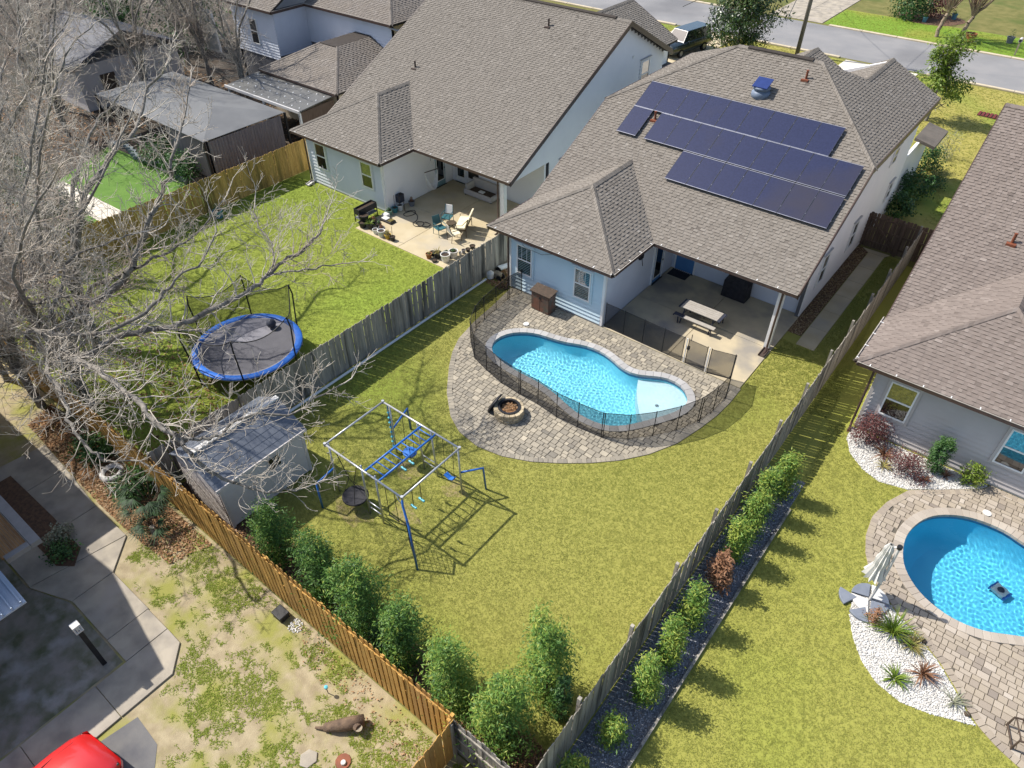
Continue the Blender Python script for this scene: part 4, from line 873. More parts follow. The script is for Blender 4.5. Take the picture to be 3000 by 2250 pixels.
w = wall(C, wxl, wy, 0, [[(0, 0), (5.9, 0), (5.9, 3.0), (0, 3.0)]], .15, 'siding_grey', lap=True); siding(w, wxl, wy, 0, lambda z: [(0.08, 5.9)], .12, 2.95, 'siding_grey')
MB().place(wxl, wy, 0, 0).box(0, 5.9, -.012, -.001, 0, .12).build('plinth', 'trim_grey', w); MB().place(wxl, wy, 0, 0).box(-.03, .08, -.032, .1, .05, 2.95).build('corner_trim', 'siding_grey', w)
window(C, wxl, wy, 0, .5, 1.4, 1.05, 2.53, border=.09, borderm='siding_grey', out=.022); window(C, wxl, wy, 0, 4.2, 5.1, 1.02, 2.54, border=.09, borderm='siding_grey', out=.022)
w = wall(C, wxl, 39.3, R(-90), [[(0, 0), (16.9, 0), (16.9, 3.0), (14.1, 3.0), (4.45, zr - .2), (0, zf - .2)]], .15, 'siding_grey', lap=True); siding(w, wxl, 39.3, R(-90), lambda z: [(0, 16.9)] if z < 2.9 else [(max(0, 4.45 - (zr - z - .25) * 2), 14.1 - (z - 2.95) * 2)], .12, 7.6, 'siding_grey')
wall(C, 10.8, 39.3, R(180), [[(0, 0), (12.4, 0), (12.4, 5.4), (0, 5.4)]], .15, 'siding_grey'); downspout(C, -1.78, 22.25, 2.95)
vent_pipe('C', .11, 29.2, 5.19, 'rusty orange vent pipe on the roof at the right edge', 'orange_metal')

# ------------------------------------------------------------------ fences
picks = {}
def picket(mat, w, h):
    k = (mat, w, h)
    if k not in picks:
        m = MB(); c = .03; P = [(-w / 2, 0), (w / 2, 0), (w / 2, h - c), (w / 2 - c, h), (-w / 2 + c, h), (-w / 2, h - c)]
        m.slab([(x, -.009, z) for x, z in P], (0, .018, 0)); picks[k] = mesh_of(m, 'picket', mat)
    return picks[k]
def fence(label, x0, y0, x1, y1, mat, h=1.83, step=.145, w=.138, post=2.4, both=False, post_h=None, rails=True, name='fence', jit=.012):
    """pickets on the right-hand side of the run, posts and rails on the left (both: boards alternate sides)"""
    L = hypot(x1 - x0, y1 - y0); a = atan2(y1 - y0, x1 - x0); f = thing(name, label, 'fence', (x0, y0, 0)); u = step / 2; k = 0; me = picket(mat, w, h)
    while u < L:
        s = -.045 if (not both or k % 2 == 0) else .045
        x = x0 + u * cos(a) - s * -sin(a) * -1 * -1; x = x0 + u * cos(a) - s * sin(a); y = y0 + u * sin(a) + s * cos(a)
        o = inst('picket', me, f, (x, y, random.uniform(.0, .03)), a, (1, 1, 1 + random.uniform(-jit, jit)), 0, random.gauss(0, .006), random.gauss(0, .008)); u += step if not both else step * .62; k += 1
    if rails:
        off = .0 if both else .0
        for z in (.3, .95, 1.55): MB().place(x0, y0, 0, a).box(0, L, -.034, .0 if not both else .034, z, z + .085).build('rail', mat, f)
        n = max(1, round(L / post)); ph = post_h or h - .05
        for q in range(n + 1): MB().place(x0 + L * q / n * cos(a), y0 + L * q / n * sin(a), 0, a).box(-.045, .045, .002, .092, 0, ph).build('post', mat, f)
    return f
fence('weathered grey picket fence between the trampoline yard and the pool yard', -18.75, 4.95, -18.75, 23.9, 'wood_grey', jit=.01)
fence('weathered grey picket fence with posts between the pool yard and the shrub bed', -3.42, 2.2, -3.42, 35.3, 'wood_grey', w=.134, post_h=1.98)
fence('golden cedar fence of alternating boards behind the shed', -33.5, 4.8, -5.62, 4.8, 'wood_gold', both=True, w=.14, step=.16)
fence('yellow stained picket fence left of the trampoline yard', -34.52, 9.2, -34.52, 24.2, 'wood_yellow')
fence('short golden fence run seen from its railed back at the lower edge', -5.56, 1.6, -5.56, 4.72, 'wood_gold')
fence('short weathered grey fence closing the lower corner of the pool yard', -3.5, 4.72, -5.5, 4.72, 'wood_grey')
fence('brown fence across the side passage with rails on the near side', -2.0, 35.55, -4.15, 35.55, 'wood_brown')
g = fence('brown wooden gate with a diagonal brace at the end of the side walk', -4.22, 35.6, -5.82, 35.6, 'wood_brown', name='gate'); g['category'] = 'gate'
MB().slab([(-5.7, 35.55, 1.5), (-5.62, 35.55, 1.58), (-4.35, 35.55, .42), (-4.43, 35.55, .34)], (0, -.035, 0)).build('brace', 'wood_brown', g)
o = MB().tube([(-18.52, 8.0, .06), (-18.52, 21.4, .06)], .055, 10).build('drain_pipe', 'trim_white'); tag(o, 'long white pipe lying along the foot of the grey fence', 'pipe')
o = MB().box(-2.03, -1.96, 2, 17.1, 0, .1).build('bed_edging', 'wood_grey'); tag(o, 'low grey edging board along the dark stone bed', 'edging')

# removable mesh fence round the pool
def pool_fence(label, pts, h=1.22, gate=None, dbl=()):
    f = thing('pool_fence', label, 'pool fence', (*pts[0], 0)); b = .032; me = mesh_of(MB().lathe([(.016, 0), (.016, h + .03), (0, h + .035)], n=8), 'post', 'black'); wh = mesh_of(MB().lathe([(.02, 0), (.02, h), (0, h + .005)], n=8), 'post', 'trim_white')
    for k, p in enumerate(pts):
        inst('post', me, f, (p[0], p[1], b))
        if k in dbl: inst('post', me, f, (p[0] + .07, p[1] + .01, b))
    for k in range(len(pts) - 1):
        a, c = Vector(pts[k]), Vector(pts[k + 1]); d = (c - a).normalized(); n = Vector((-d.y, d.x)) * .0015
        m = MB().slab([(a.x, a.y, b + .03), (c.x, c.y, b + .03), (c.x, c.y, b + h - .015), (a.x, a.y, b + h - .015)], (n.x, n.y, 0)).build('mesh_panel', 'fence_mesh', f)
        for z in (b + .025, b + h - .015): MB().tube([(a.x, a.y, z), (c.x, c.y, z)], .011, 5).build('hem', 'black', m)
    return f, me, wh
pool_fence('black mesh pool fence curving round the kidney shaped pool', [(-16.55,21.6),(-16.70,20.77),(-16.63,19.85),(-16.55,18.94),(-16.37,18.17),(-15.95,17.35),(-15.14,16.65),(-14.27,16.37),(-13.35,16.15),(-12.40,16.07),(-11.47,16.05),(-10.52,15.93),(-9.60,15.97),(-8.64,16.08),(-7.83,16.59),(-7.21,17.29),(-6.68,18.07),(-6.28,18.94),(-6.10,19.85),(-6.04,20.79),(-6.36,21.9)], dbl=(1, 9, 13, 17))
pool_fence('straight black mesh pool fence along the patio left of the gate', [(-12.17,21.78),(-11.24,21.77),(-10.30,21.75),(-9.36,21.74),(-8.46,21.73)])
g, me_, wh_ = pool_fence('pool fence gate with white posts on the patio', [(-8.27,21.72),(-7.46,21.71)]); _l = org(g); g.name = 'pool_gate'; ORG[g.name] = _l; g['category'] = 'gate'
for x in (-8.35, -7.38): inst('gate_post', wh_, g, (x, 21.72, .03))
MB().box(-8.30, -8.2, 21.68, 21.76, .75, .9).build('latch', 'black', g); MB().tube([(-8.2, 21.74, 1.2), (-8.2, 21.74, 1.5)], .015, 6).build('latch_pull', 'black', g)
pool_fence('short black mesh pool fence panel right of the gate', [(-7.29,21.7),(-6.40,21.93)])

# ------------------------------------------------------------------ fire pit
fx, fy = -12.0, 14.97
t = thing('fire_pit', 'round fire pit of tan stone blocks on the paver deck', 'fire pit', (fx, fy, .03))
for row in range(3):
    n = 15
    for k in range(n):
        a0 = 2 * pi * (k + .5 * row) / n; a1 = a0 + 2 * pi / n * .95; r0, r1 = .37, .56 + random.uniform(-.015, .015); z0 = .03 + row * .125
        q = [(fx + r * cos(a), fy + r * sin(a)) for r, a in ((r0, a0), (r1, a0), (r1 + .01, (a0 + a1) / 2), (r1, a1), (r0, a1))]
        o = MB().prism(q, z0, z0 + .118).build('stone_block', 'stone_tan', t, bevel=.015); v = random.uniform(.1, 1); o.color = (v,) * 3 + (1,)
MB().lathe([(.37, .2), (.37, .415), (.43, .42), (.43, .435), (.34, .435), (.34, .2)], (fx, fy, 0), 28).build('steel_ring', 'dark_metal', t)
MB().lathe([(.345, .2), (.345, .28), (0, .3)], (fx, fy, 0), 20).build('ash_bed', 'soil', t)
o = litter('burnt_leaf', [(fx + .3 * cos(a), fy + .3 * sin(a)) for a in np.arange(0, 6.2, .4)], [], 700, .11, 'leaf_litter', '', z=.29); o.parent = t; o.location = -Vector((fx, fy, .03)); o['label'] = 'brown leaves in the fire pit'
o = MB().lathe([(0, 0), (.2, .09), (.4, .05), (.42, 0), (.44, 0), (.41, .07), (.2, .11), (0, .12)][::-1], n=28).build('spark_screen', 'dark_metal', smooth=True)
o.location = (-12.62, 14.92, .24); o.rotation_euler = (0, R(-62), R(10)); tag(o, 'round dark spark screen leaning on the fire pit', 'screen')

# ------------------------------------------------------------------ patio of the middle house
t = thing('storage_box', 'small dark brown storage cabinet with two doors beside the blue wall', 'cabinet', (-15.02, 21.15, .03))
MB().box(-15.5, -14.52, 20.93, 21.4, .03, .98).build('body', 'cabinet_reflect', t, bevel=.01)
for a, b in ((-15.47, -15.02), (-15.0, -14.55)): MB().box(a, b, 20.905, 20.928, .06, .93).build('door', 'cabinet_reflect', t, bevel=.006)
MB().slab([(-15.55, 20.86, 1.0), (-14.46, 20.86, 1.0), (-14.46, 21.45, 1.08), (-15.55, 21.45, 1.08)], (0, 0, -.035)).build('lid', 'dark_wood', t); MB().box(-15.06, -14.96, 20.88, 20.904, .7, .78).build('latch', 'dark_metal', t)
t = thing('picnic_table', 'picnic table with pale plank top and dark frame under the porch', 'table', (-9.05, 24.42, .045))
for k in range(5): MB().box(-9.9, -8.2, 24.16 + k * .135, 24.285 + k * .135, .735, .775).build('plank', 'plastic_tan', t, bevel=.008)
MB().box(-9.99, -9.91, 24.13, 24.85, .725, .77).box(-8.19, -8.06, 24.13, 24.85, .725, .77).box(-9.91, -8.19, 24.84, 24.88, .72, .765).build('table_rim', 'slate_plastic', t, bevel=.01)
for y in (23.88, 25.0): MB().box(-10.0, -8.15, y - .0, y + .22, .43, .47).build('bench', 'plastic_tan', t, bevel=.01)
for y in (23.88, 25.0): MB().box(-10.06, -10.002, y - .02, y + .24, .425, .468).box(-10.0, -9.6, y - .005, y + .225, .471, .474).build('bench_shade', 'slate_plastic', t)  # dark left ends and thin top sheets stand in for shade
for x in (-9.75, -8.4):
    for s in (-1, 1): MB().tube([(x, 24.5 + s * .12, .72), (x, 24.5 + s * .5, .05)], .03, 6).build('leg', 'slate_plastic', t)
    MB().tube([(x, 23.95, .42), (x, 25.1, .42)], .025, 6).build('cross_bar', 'slate_plastic', t)
for y in (23.95, 25.15):
    for x in (-9.85, -8.3): MB().tube([(x, y, .43), (x + .02, y, .05)], .025, 6).build('leg', 'slate_plastic', t)
t = thing('covered_grill', 'grill under a black cover against the porch wall', 'grill', (-8.7, 27.35, .045))
MB().add([(-9.32, 27.05, .06), (-8.16, 27.05, .06), (-9.32, 27.72, .06), (-8.16, 27.72, .06), (-9.3, 27.07, .85), (-8.18, 27.07, .85), (-9.3, 27.7, .85), (-8.18, 27.7, .85), (-9.18, 27.25, 1.14), (-8.3, 27.25, 1.14), (-9.18, 27.66, 1.16), (-8.3, 27.66, 1.16)], [(0, 1, 5, 4), (1, 3, 7, 5), (3, 2, 6, 7), (2, 0, 4, 6), (4, 5, 9, 8), (5, 7, 11, 9), (7, 6, 10, 11), (6, 4, 8, 10), (8, 9, 11, 10)]).build('cover', 'black_cloth', t, bevel=.04)
for x in (-9.2, -8.28): MB().lathe([(.05, 0), (.05, .04)], (x, 27.15, .045), 10).build('caster', 'black', t)
t = thing('door_mat', 'dark door mat with striped edge in front of the blue door', 'mat', (-11.65, 27.5, .045)); MB().box(-12.1, -11.16, 27.12, 27.72, .047, .06).build('mat', 'black_cloth', t)
for k in range(9): MB().box(-12.06 + k * .1, -12.0 + k * .1, 27.73, 27.79, .047, .065).build('stripe', 'light_grey', t)
o = MB().box(-9.0, -8.9, 27.79, 27.845, .75, .87).build('wall_outlet', 'grey_pot'); tag(o, 'small grey outlet on the porch wall above the covered grill', 'outlet')
def splash(x, y, a, label, mat='vent_brown'):
    m = MB().place(x, y, .05, a).taper(-.13, .13, -.3, .3, 0, .03, .0); m.box(-.13, -.1, -.3, .3, .03, .08).box(.1, .13, -.3, .3, .03, .08).box(-.1, .1, .27, .3, .03, .08); tag(m.build('splash_block', mat), label, 'splash block')
splash(-6.03, 24.3, 0, 'dark splash block at the patio corner under the downspout'); splash(-32.85, 22.8, .3, 'pale splash block at the corner of the left house', 'light_grey')
# junk beside the left wall of the middle house
t = thing('lawn_edger', 'small wheeled machine with a white engine beside the grey fence', 'machine', (-18.3, 21.9, 0))
MB().lathe([(.0, .08), (.17, .1), (.17, .35), (.1, .42), (0, .43)], (-18.42, 21.6, 0), 12).build('engine', 'white_pot', t); MB().box(-18.38, -18.0, 21.7, 22.0, .12, .34).build('housing', 'wood_tan', t, bevel=.03)
for x, y in ((-18.0, 21.72), (-18.0, 22.0), (-18.5, 22.3)): MB().place(x, y, .14, 0).tube([(0, -.03, 0), (0, .03, 0)], .14, 14).build('wheel', 'tyre', t)
litter('fallen_leaves', rect(-18.5, -17.4, 21.2, 23.2), [], 260, .12, 'leaf_litter', 'orange leaves beside the left wall of the middle house')
o = MB().tube([(-18.6, 22.4, .12), (-18.1, 23.6, .16)], .13, 14).build('white_tube', 'trim_white'); tag(o, 'fat white tube lying between fence and blue house', 'tube')

# ------------------------------------------------------------------ play set
t = thing('play_set', 'blue and silver swing set with monkey bars on the lawn', 'swing set', (-12.5, 9.7, 0)); zt = 2.3
def tb(name, pts, r, mat, n=8): return MB().tube(pts, r, n).build(name, mat, t, smooth=True)
cn = [(-14.2, 10.96), (-14.2, 8.46), (-10.78, 8.44), (-10.78, 10.96)]
for k in range(4): tb('top_beam', [(*cn[k], zt), (*cn[(k + 1) % 4], zt)], .034, 'galv')
for c in cn: MB().lathe([(.05, -.06), (.05, .06)], (*c, zt), 10).build('corner_joint', 'galv', t)
for x, y in ((-14.16, 8.55), (-13.9, 10.98), (-10.85, 11.0), (-12.66, 8.55), (-12.02, 8.53), (-12.62, 11.05), (-12.02, 11.07)): tb('post', [(x, min(max(y, 8.46), 10.96), zt), (x, y, .0)], .03, 'galv')
for y in (8.56, 11.08):
    for z in (.35, .62): tb('ladder_rung', [(-12.66, y, z), (-12.02, y, z)], .02, 'galv')
for x in (-12.41, -11.79): tb('bar_rail', [(x, 8.48, zt - .02), (x, 10.93, zt - .02)], .036, 'blue_paint')
for k in range(9): tb('rung', [(-12.41, 8.72 + k * .26, zt - .02), (-11.79, 8.72 + k * .26, zt - .02)], .019, 'blue_paint')
for a, b, c in (((-14.16, 8.55, 1.15), (-14.08, 7.75, 1.15), (-14.04, 7.72, 0)), ((-10.83, 11.0, 1.1), (-10.4, 11.6, 1.08), (-10.36, 11.66, 0)), ((-13.95, 11.0, 1.15), (-14.3, 12.05, 1.12), (-14.36, 12.13, 0))): tb('side_leg', [a, b, c], .036, 'blue_paint')
tb('climbing_leg', [(-10.78, 8.44, zt), (-10.78, 8.42, 1.95), (-10.3, 8.14, 1.65), (-9.95, 7.94, 0)], .036, 'blue_paint')
m = MB()
for k in range(9):
    z = .15 + k * .2; m.tube([(-10.85, 8.5, z), (-10.0 - max(0, z - 1.5) * 1.2, 7.97 + max(0, z - 1.5) * .6, z)], .008, 4)
for k in range(6):
    f_ = k / 6; m.tube([(-10.85 + .85 * f_, 8.5 - .53 * f_, .02), (-10.82 + .5 * f_, 8.48 - .33 * f_, 2.0 - .35 * f_)], .008, 4)
m.build('climbing_net', 'black', t)
for c, e in (((-14.2, 8.46), (-13.9, 8.46)), ((-10.78, 8.44), (-11.05, 8.44)), ((-10.78, 10.96), (-11.05, 10.96))): tb('corner_brace', [(c[0], c[1], zt - .4), (c[0] * .4 + e[0] * .6, c[1], zt - .25), (*e, zt - .03)], .014, 'galv', 6)
def rope(p, q, r=.012): tb('rope', [p, q], r, 'black', 5)
def swing(name, label, bits): pass
sw = thing('saucer_swing', 'round black saucer swing hanging from the silver frame', 'swing', (-13.25, 8.5, .5))
MB().lathe([(.40, -.035), (.43, -.02), (.43, .02), (.40, .035), (.36, .01), (0, .0)], (-13.22, 8.5, .5), 28).build('saucer', 'black_cloth', sw, smooth=True)
for a in range(4): q = pi / 4 + a * pi / 2; MB().tube([(-13.22 + .4 * cos(q), 8.5 + .4 * sin(q), .5), (-13.22 + .12 * (1 if cos(q) > 0 else -1), 8.48, 1.3)], .01, 5).build('rope', 'black', sw)
for s in (-.12, .12): MB().tube([(-13.22 + s, 8.48, 1.3), (-13.22 + s * 4, 8.46, zt)], .014, 5).build('rope', 'black', sw)
sw = thing('swing', 'blue bucket disc swing hanging by the far blue monkey bars', 'swing', (-13.1, 10.9, .6)); MB().lathe([(.05, -.06), (.24, -.03), (.24, .03), (.05, .05)], (-13.1, 10.9, .62), 18).build('seat', 'blue_paint', sw)
for s in (-.2, .2): MB().tube([(-13.1 + s, 10.92, .64), (-13.1 + s, 10.95, zt)], .01, 5).build('rope', 'black', sw)
sw = thing('swing', 'blue strap swing hanging from the right end of the frame', 'swing', (-11.3, 10.95, .6))
MB().slab([(-11.5, 10.86, .62), (-11.3, 10.86, .53), (-11.1, 10.86, .62), (-11.1, 11.04, .62), (-11.3, 11.04, .53), (-11.5, 11.04, .62)], (0, 0, .02)).build('seat', 'blue_paint', sw)
for s in (-.2, .2): MB().tube([(-11.3 + s, 10.95, .63), (-11.3 + s, 10.96, zt)], .01, 5).build('rope', 'black', sw)
for nm, x, y, lb in (('gym_grip', -10.78, 9.0, 'pair of pale blue grips hanging at the front right of the frame'), ('gym_grip', -12.1, 9.9, 'pair of pale blue grips hanging below the monkey bars')):
    sw = thing(nm, lb, 'grips', (x, y, 1.5))
    for s in (-.17, .17):
        MB().tube([(x, y + s, zt), (x, y + s, 1.55)], .012, 5).build('strap', 'black', sw); MB().box(x - .12, x + .12, y + s - .03, y + s + .03, 1.47, 1.55).build('grip', 'cyan_plastic', sw, bevel=.02)
sw = thing('rope_ladder', 'blue climbing rope with knots at the back of the frame', 'rope', (-14.0, 10.7, .2)); MB().tube([(-14.0, 10.95, zt), (-13.95, 10.93, 1.2), (-13.98, 10.94, .2)], .018, 6).build('rope', 'blue_paint', sw)
for k in range(8): MB().lathe([(.02, -.04), (.055, 0), (.02, .04)], (-13.97, 10.94, .35 + k * .23), 8).build('knot', 'cyan_plastic', sw)
sw = thing('trapeze', 'dark trapeze swing hanging from the near silver beam', 'swing', (-11.3, 8.45, .9)); MB().tube([(-11.55, 8.45, .9), (-11.1, 8.45, .9)], .02, 6).build('bar', 'black', sw)
for x in (-11.52, -11.13): MB().tube([(x, 8.45, .9), (x, 8.45, zt)], .011, 5).build('rope', 'black', sw)

# ------------------------------------------------------------------ garden shed
t = thing('shed', 'pale garden shed with a grey roof in the back corner', 'shed', (-16.7, 7.0, 0)); x0, x1, y0, y1, zw, zg = -17.95, -15.63, 5.42, 8.6, 1.92, 2.55; xm = (x0 + x1) / 2
m = MB(); m.slab([(x0, y0, .05), (x1, y0, .05), (x1, y0, zw), (xm, y0, zg), (x0, y0, zw)], (0, .06, 0)).slab([(x0, y1 - .06, .05), (x1, y1 - .06, .05), (x1, y1 - .06, zw), (xm, y1 - .06, zg), (x0, y1 - .06, zw)], (0, .06, 0)); m.box(x1 - .06, x1 - .001, y0 + .061, y1 - .061, .05, zw).box(x0 + .001, x0 + .06, y0 + .061, y1 - .061, .05, zw)
w = m.build('wall', 'shed_wall', t); z = .1
me = board_me('shed_wall')
while z < zw - .1: inst('siding_board', me, w, (x1, y0 + .08, z), R(90), (y1 - y0 - .16, .55, .125)); inst('siding_board', me, w, (x0 + .08, y0, z), 0, (x1 - x0 - .16, .55, .125)); z += .13
for y in (y0, y1 - .08): MB().box(x1 - .02, x1 + .03, y - .01, y + .09, .03, zw).build('corner_post', 'shed_wall', t)
for y in (6.4, 7.05, 7.75): MB().box(x1, x1 + .02, y, y + .03, .06, zw - .02).build('panel_joint', 'trim_grey', t)
for s, xe in ((-1, x0 - .1), (1, x1 + .1)):
    r = MB().slab([(xm, y0 - .12, zg + .06), (xe, y0 - .12, zw + .0), (xe, y1 + .12, zw + .0), (xm, y1 + .12, zg + .06)], (0, 0, .04)).build('roof', 'shed_roof', t)
    for k in range(1, 6):
        f_ = k / 6; MB().slab([(xm + (xe - xm) * f_, y0 - .1, zg + .102 + (zw - zg - .06) * f_), (xm + (xe - xm) * (f_ + .012), y0 - .1, zg + .102 + (zw - zg - .06) * (f_ + .012)), (xm + (xe - xm) * (f_ + .012), y1 + .1, zg + .102 + (zw - zg - .06) * (f_ + .012)), (xm + (xe - xm) * f_, y1 + .1, zg + .102 + (zw - zg - .06) * f_)], (0, 0, .006)).build('roof_lap', 'shed_roof', r)
MB().box(xm - .09, xm + .09, y0 - .13, y1 + .13, zg + .075, zg + .135).build('ridge_cap', 'light_grey', t); MB().box(x1 + .08, x1 + .12, y0 - .12, y1 + .12, zw - .05, zw + .05).build('fascia', 'shed_wall', t)
w = MB().box(x1 + .002, x1 + .03, 7.12, 7.62, 1.2, 1.72).build('window', 'shed_wall', t); MB().box(x1 + .031, x1 + .036, 7.16, 7.58, 1.24, 1.68).build('pane', 'window_dark', w); MB().box(x1 + .037, x1 + .042, 7.36, 7.38, 1.24, 1.68).box(x1 + .037, x1 + .042, 7.16, 7.58, 1.45, 1.47).build('muntin', 'trim_grey', w)

# ------------------------------------------------------------------ trampoline
tx, ty = -22.1, 10.9; t = thing('trampoline', 'round black trampoline with blue edge pad and safety net', 'trampoline', (tx, ty, 0)); n = 48
MB().lathe([(1.9, .82), (1.9, .86), (1.2, .85), (.02, .845)], (tx, ty, 0), n).build('jumping_mat', 'tramp_mat', t)
MB().lathe([(1.86, .87), (1.89, .90), (2.11, .90), (2.15, .86), (2.11, .83), (1.89, .84), (1.86, .87)], (tx, ty, 0), n, cap=False).build('edge_pad', 'blue_bright', t, smooth=True)
ring = [(tx + 2.1 * cos(a), ty + 2.1 * sin(a), .82) for a in np.arange(0, 2 * pi, pi / 20)]; MB().tube(ring, .03, 6, closed=True).build('frame_ring', 'galv', t)
NP = 6; tops = []
for k in range(NP):
    a = .35 + k * 2 * pi / NP; c, s = cos(a), sin(a); tops.append((tx + 2.22 * c, ty + 2.22 * s, 2.75))
    MB().tube([(tx + 2.14 * c, ty + 2.14 * s, 0), (tx + 2.2 * c, ty + 2.2 * s, 1.2), (tx + 2.3 * c, ty + 2.3 * s, 2.3), (tx + 2.22 * c, ty + 2.22 * s, 2.75)], .03, 7).build('pole', 'black', t)
    for da in (-.2, .2): MB().tube([(tx + 2.1 * cos(a + da), ty + 2.1 * sin(a + da), .82), (tx + 2.1 * cos(a + da), ty + 2.1 * sin(a + da), .02)], .022, 6).build('leg', 'galv', t)
    MB().tube([(tx + 2.1 * cos(a - .2), ty + 2.1 * sin(a - .2), .03), (tx + 2.1 * cos(a + .2), ty + 2.1 * sin(a + .2), .03)], .022, 6).build('leg', 'galv', t)
m = MB(); hem = []
for k in range(NP):
    P, Q = Vector(tops[k]), Vector(tops[(k + 1) % NP]); a0 = .35 + k * 2 * pi / NP
    for q in range(8):
        def pt(f_):
            up = P.lerp(Q, f_) - Vector((0, 0, .42 * 4 * f_ * (1 - f_))); a = a0 + f_ * 2 * pi / NP; return (tuple(up), (tx + 1.84 * cos(a), ty + 1.84 * sin(a), .9))
        (u0, l0), (u1, l1) = pt(q / 8), pt((q + 1) / 8); m.face([l0, l1, u1, u0]); hem.append(u0)
m.build('safety_net', 'tramp_net', t); MB().tube(hem, .02, 4, closed=True).build('net_hem', 'black', t)
o = MB().lathe([(0, 0), (.16, .08), (.2, .2), (.16, .32), (0, .4)], n=16).build('ball', 'slate_plastic', smooth=True); o.location = (tx - .2, ty + 1.35, .87); tag(o, 'dark blue ball lying on the trampoline', 'ball')

# ------------------------------------------------------------------ patio of the left house
def pot(x, y, r, h, mat, label, plant=None, z=.045, group='flower pots on the tan patio', taper=.75):
    t = thing('flower_pot', label, 'flower pot', (x, y, z), 0, group)
    MB().lathe([(r * taper, 0), (r * .98, h * .86), (r * 1.08, h * .87), (r * 1.08, h), (r * .92, h), (r * .88, h * .84)], (x, y, z), 18).build('pot', mat, t)
    MB().lathe([(r * .9, h * .8), (r * .9, h * .85), (0, h * .88)], (x, y, z), 14).build('soil', 'soil', t)
    if plant: plant(t, (x, y, z + h * .86))
    return t
tuft = lambda n=22, L=.22, m='leaf': (lambda t, b: blades(t, b, n, L, .035, m, 'plant', rad=.05))
bush = lambda h=.3, r=.16, m='leaf', n=220: (lambda t, b: crown(t, b, h, r, n, m, .06, .03, name='plant', z0=.02))
stick = lambda h: (lambda t, b: MB().tube([b, (b[0] + .02, b[1], b[2] + h)], .012, 5).build('stake', 'stem', t))
pot(-26.62, 23.0, .17, .26, 'green_pot', 'pale green pot by the corner of the left house', bush(.16, .1, 'leaf_dark', 120)); pot(-26.58, 23.4, .17, .28, 'teal_pot', 'dark teal pot with a stake by the left house wall', stick(.75)); pot(-26.56, 23.76, .17, .3, 'white_pot', 'white pot with a stake by the left house wall', stick(.7)); pot(-26.4, 24.5, .18, .27, 'grey_pot', 'dark grey pot with a brown plant by the left house wall', bush(.28, .12, 'leaf_brown', 120))
t = thing('raised_planter', 'dark raised planter trough on legs at the patio edge', 'planter', (-27.25, 22.0, .045)); x0, x1, y0, y1 = -27.48, -27.06, 21.35, 22.6
for a, b, c, d in ((x0, x1, y0, y0 + .03), (x0, x1, y1 - .03, y1), (x0, x0 + .03, y0 + .03, y1 - .03), (x1 - .03, x1, y0 + .03, y1 - .03)): MB().box(a, b, c, d, .5, .82).build('side', 'black_pot', t)
MB().box(x0 + .03, x1 - .03, y0 + .03, y1 - .03, .5, .74).build('soil', 'soil', t); MB().box(x0, x1, y0, y1, .28, .31).build('shelf', 'grey_pot', t)
for a in (x0 + .02, x1 - .02):
    for b in (y0 + .02, y1 - .02): MB().box(a - .02, a + .02, b - .02, b + .02, .045, .5).build('leg', 'black_pot', t)
pot(-26.85, 21.45, .26, .32, 'black_pot', 'large black pot in front of the raised planter', z=.3); pot(-26.72, 21.2, .2, .3, 'black_pot', 'black pot at the patio corner below the large black pot'); pot(-26.3, 21.35, .17, .3, 'black_pot', 'black pot with a bright green leafy plant', tuft(30, .34, 'leaf_lime')); pot(-26.5, 21.8, .18, .25, 'black_pot', 'black pot with a dry brown plant near the raised planter', bush(.2, .15, 'leaf_brown', 140))
pot(-26.05, 21.7, .15, .24, 'black_pot', 'small black pot beside the green leafy plant', bush(.15, .1, 'leaf_dark', 90)); pot(-25.72, 21.15, .14, .26, 'white_pot', 'smaller white pot at the lawn side of the tan patio'); pot(-25.62, 21.5, .16, .26, 'grey_pot', 'grey pot behind the two white pots on the tan patio', bush(.16, .12, 'leaf_brown', 90)); pot(-25.27, 21.15, .19, .34, 'white_pot', 'larger white pot at the lawn side of the tan patio'); pot(-24.86, 21.2, .17, .24, 'mustard_pot', 'mustard yellow pot with a dry plant on the tan patio', bush(.26, .16, 'leaf_straw', 160)); pot(-24.52, 21.2, .14, .24, 'black_pot', 'black pot with a tall stake on the tan patio', stick(.6))
t = thing('potting_tray', 'dark tray with bags of soil beside the raised planter', 'tray', (-26.2, 22.5, .045)); MB().box(-26.55, -25.75, 22.25, 22.65, .05, .16).build('tray', 'black_pot', t, bevel=.02); MB().box(-26.5, -26.1, 22.3, 22.6, .16, .22).build('bag', 'white_pot', t, bevel=.03); MB().box(-26.05, -25.8, 22.3, 22.6, .16, .2).build('bag', 'leaf_straw', t, bevel=.02)
o = MB().box(-26.75, -26.35, 22.55, 22.85, .05, .28).build('soil_bag', 'canvas_white', bevel=.08); tag(o, 'white and teal bag by the corner of the left house', 'bag')
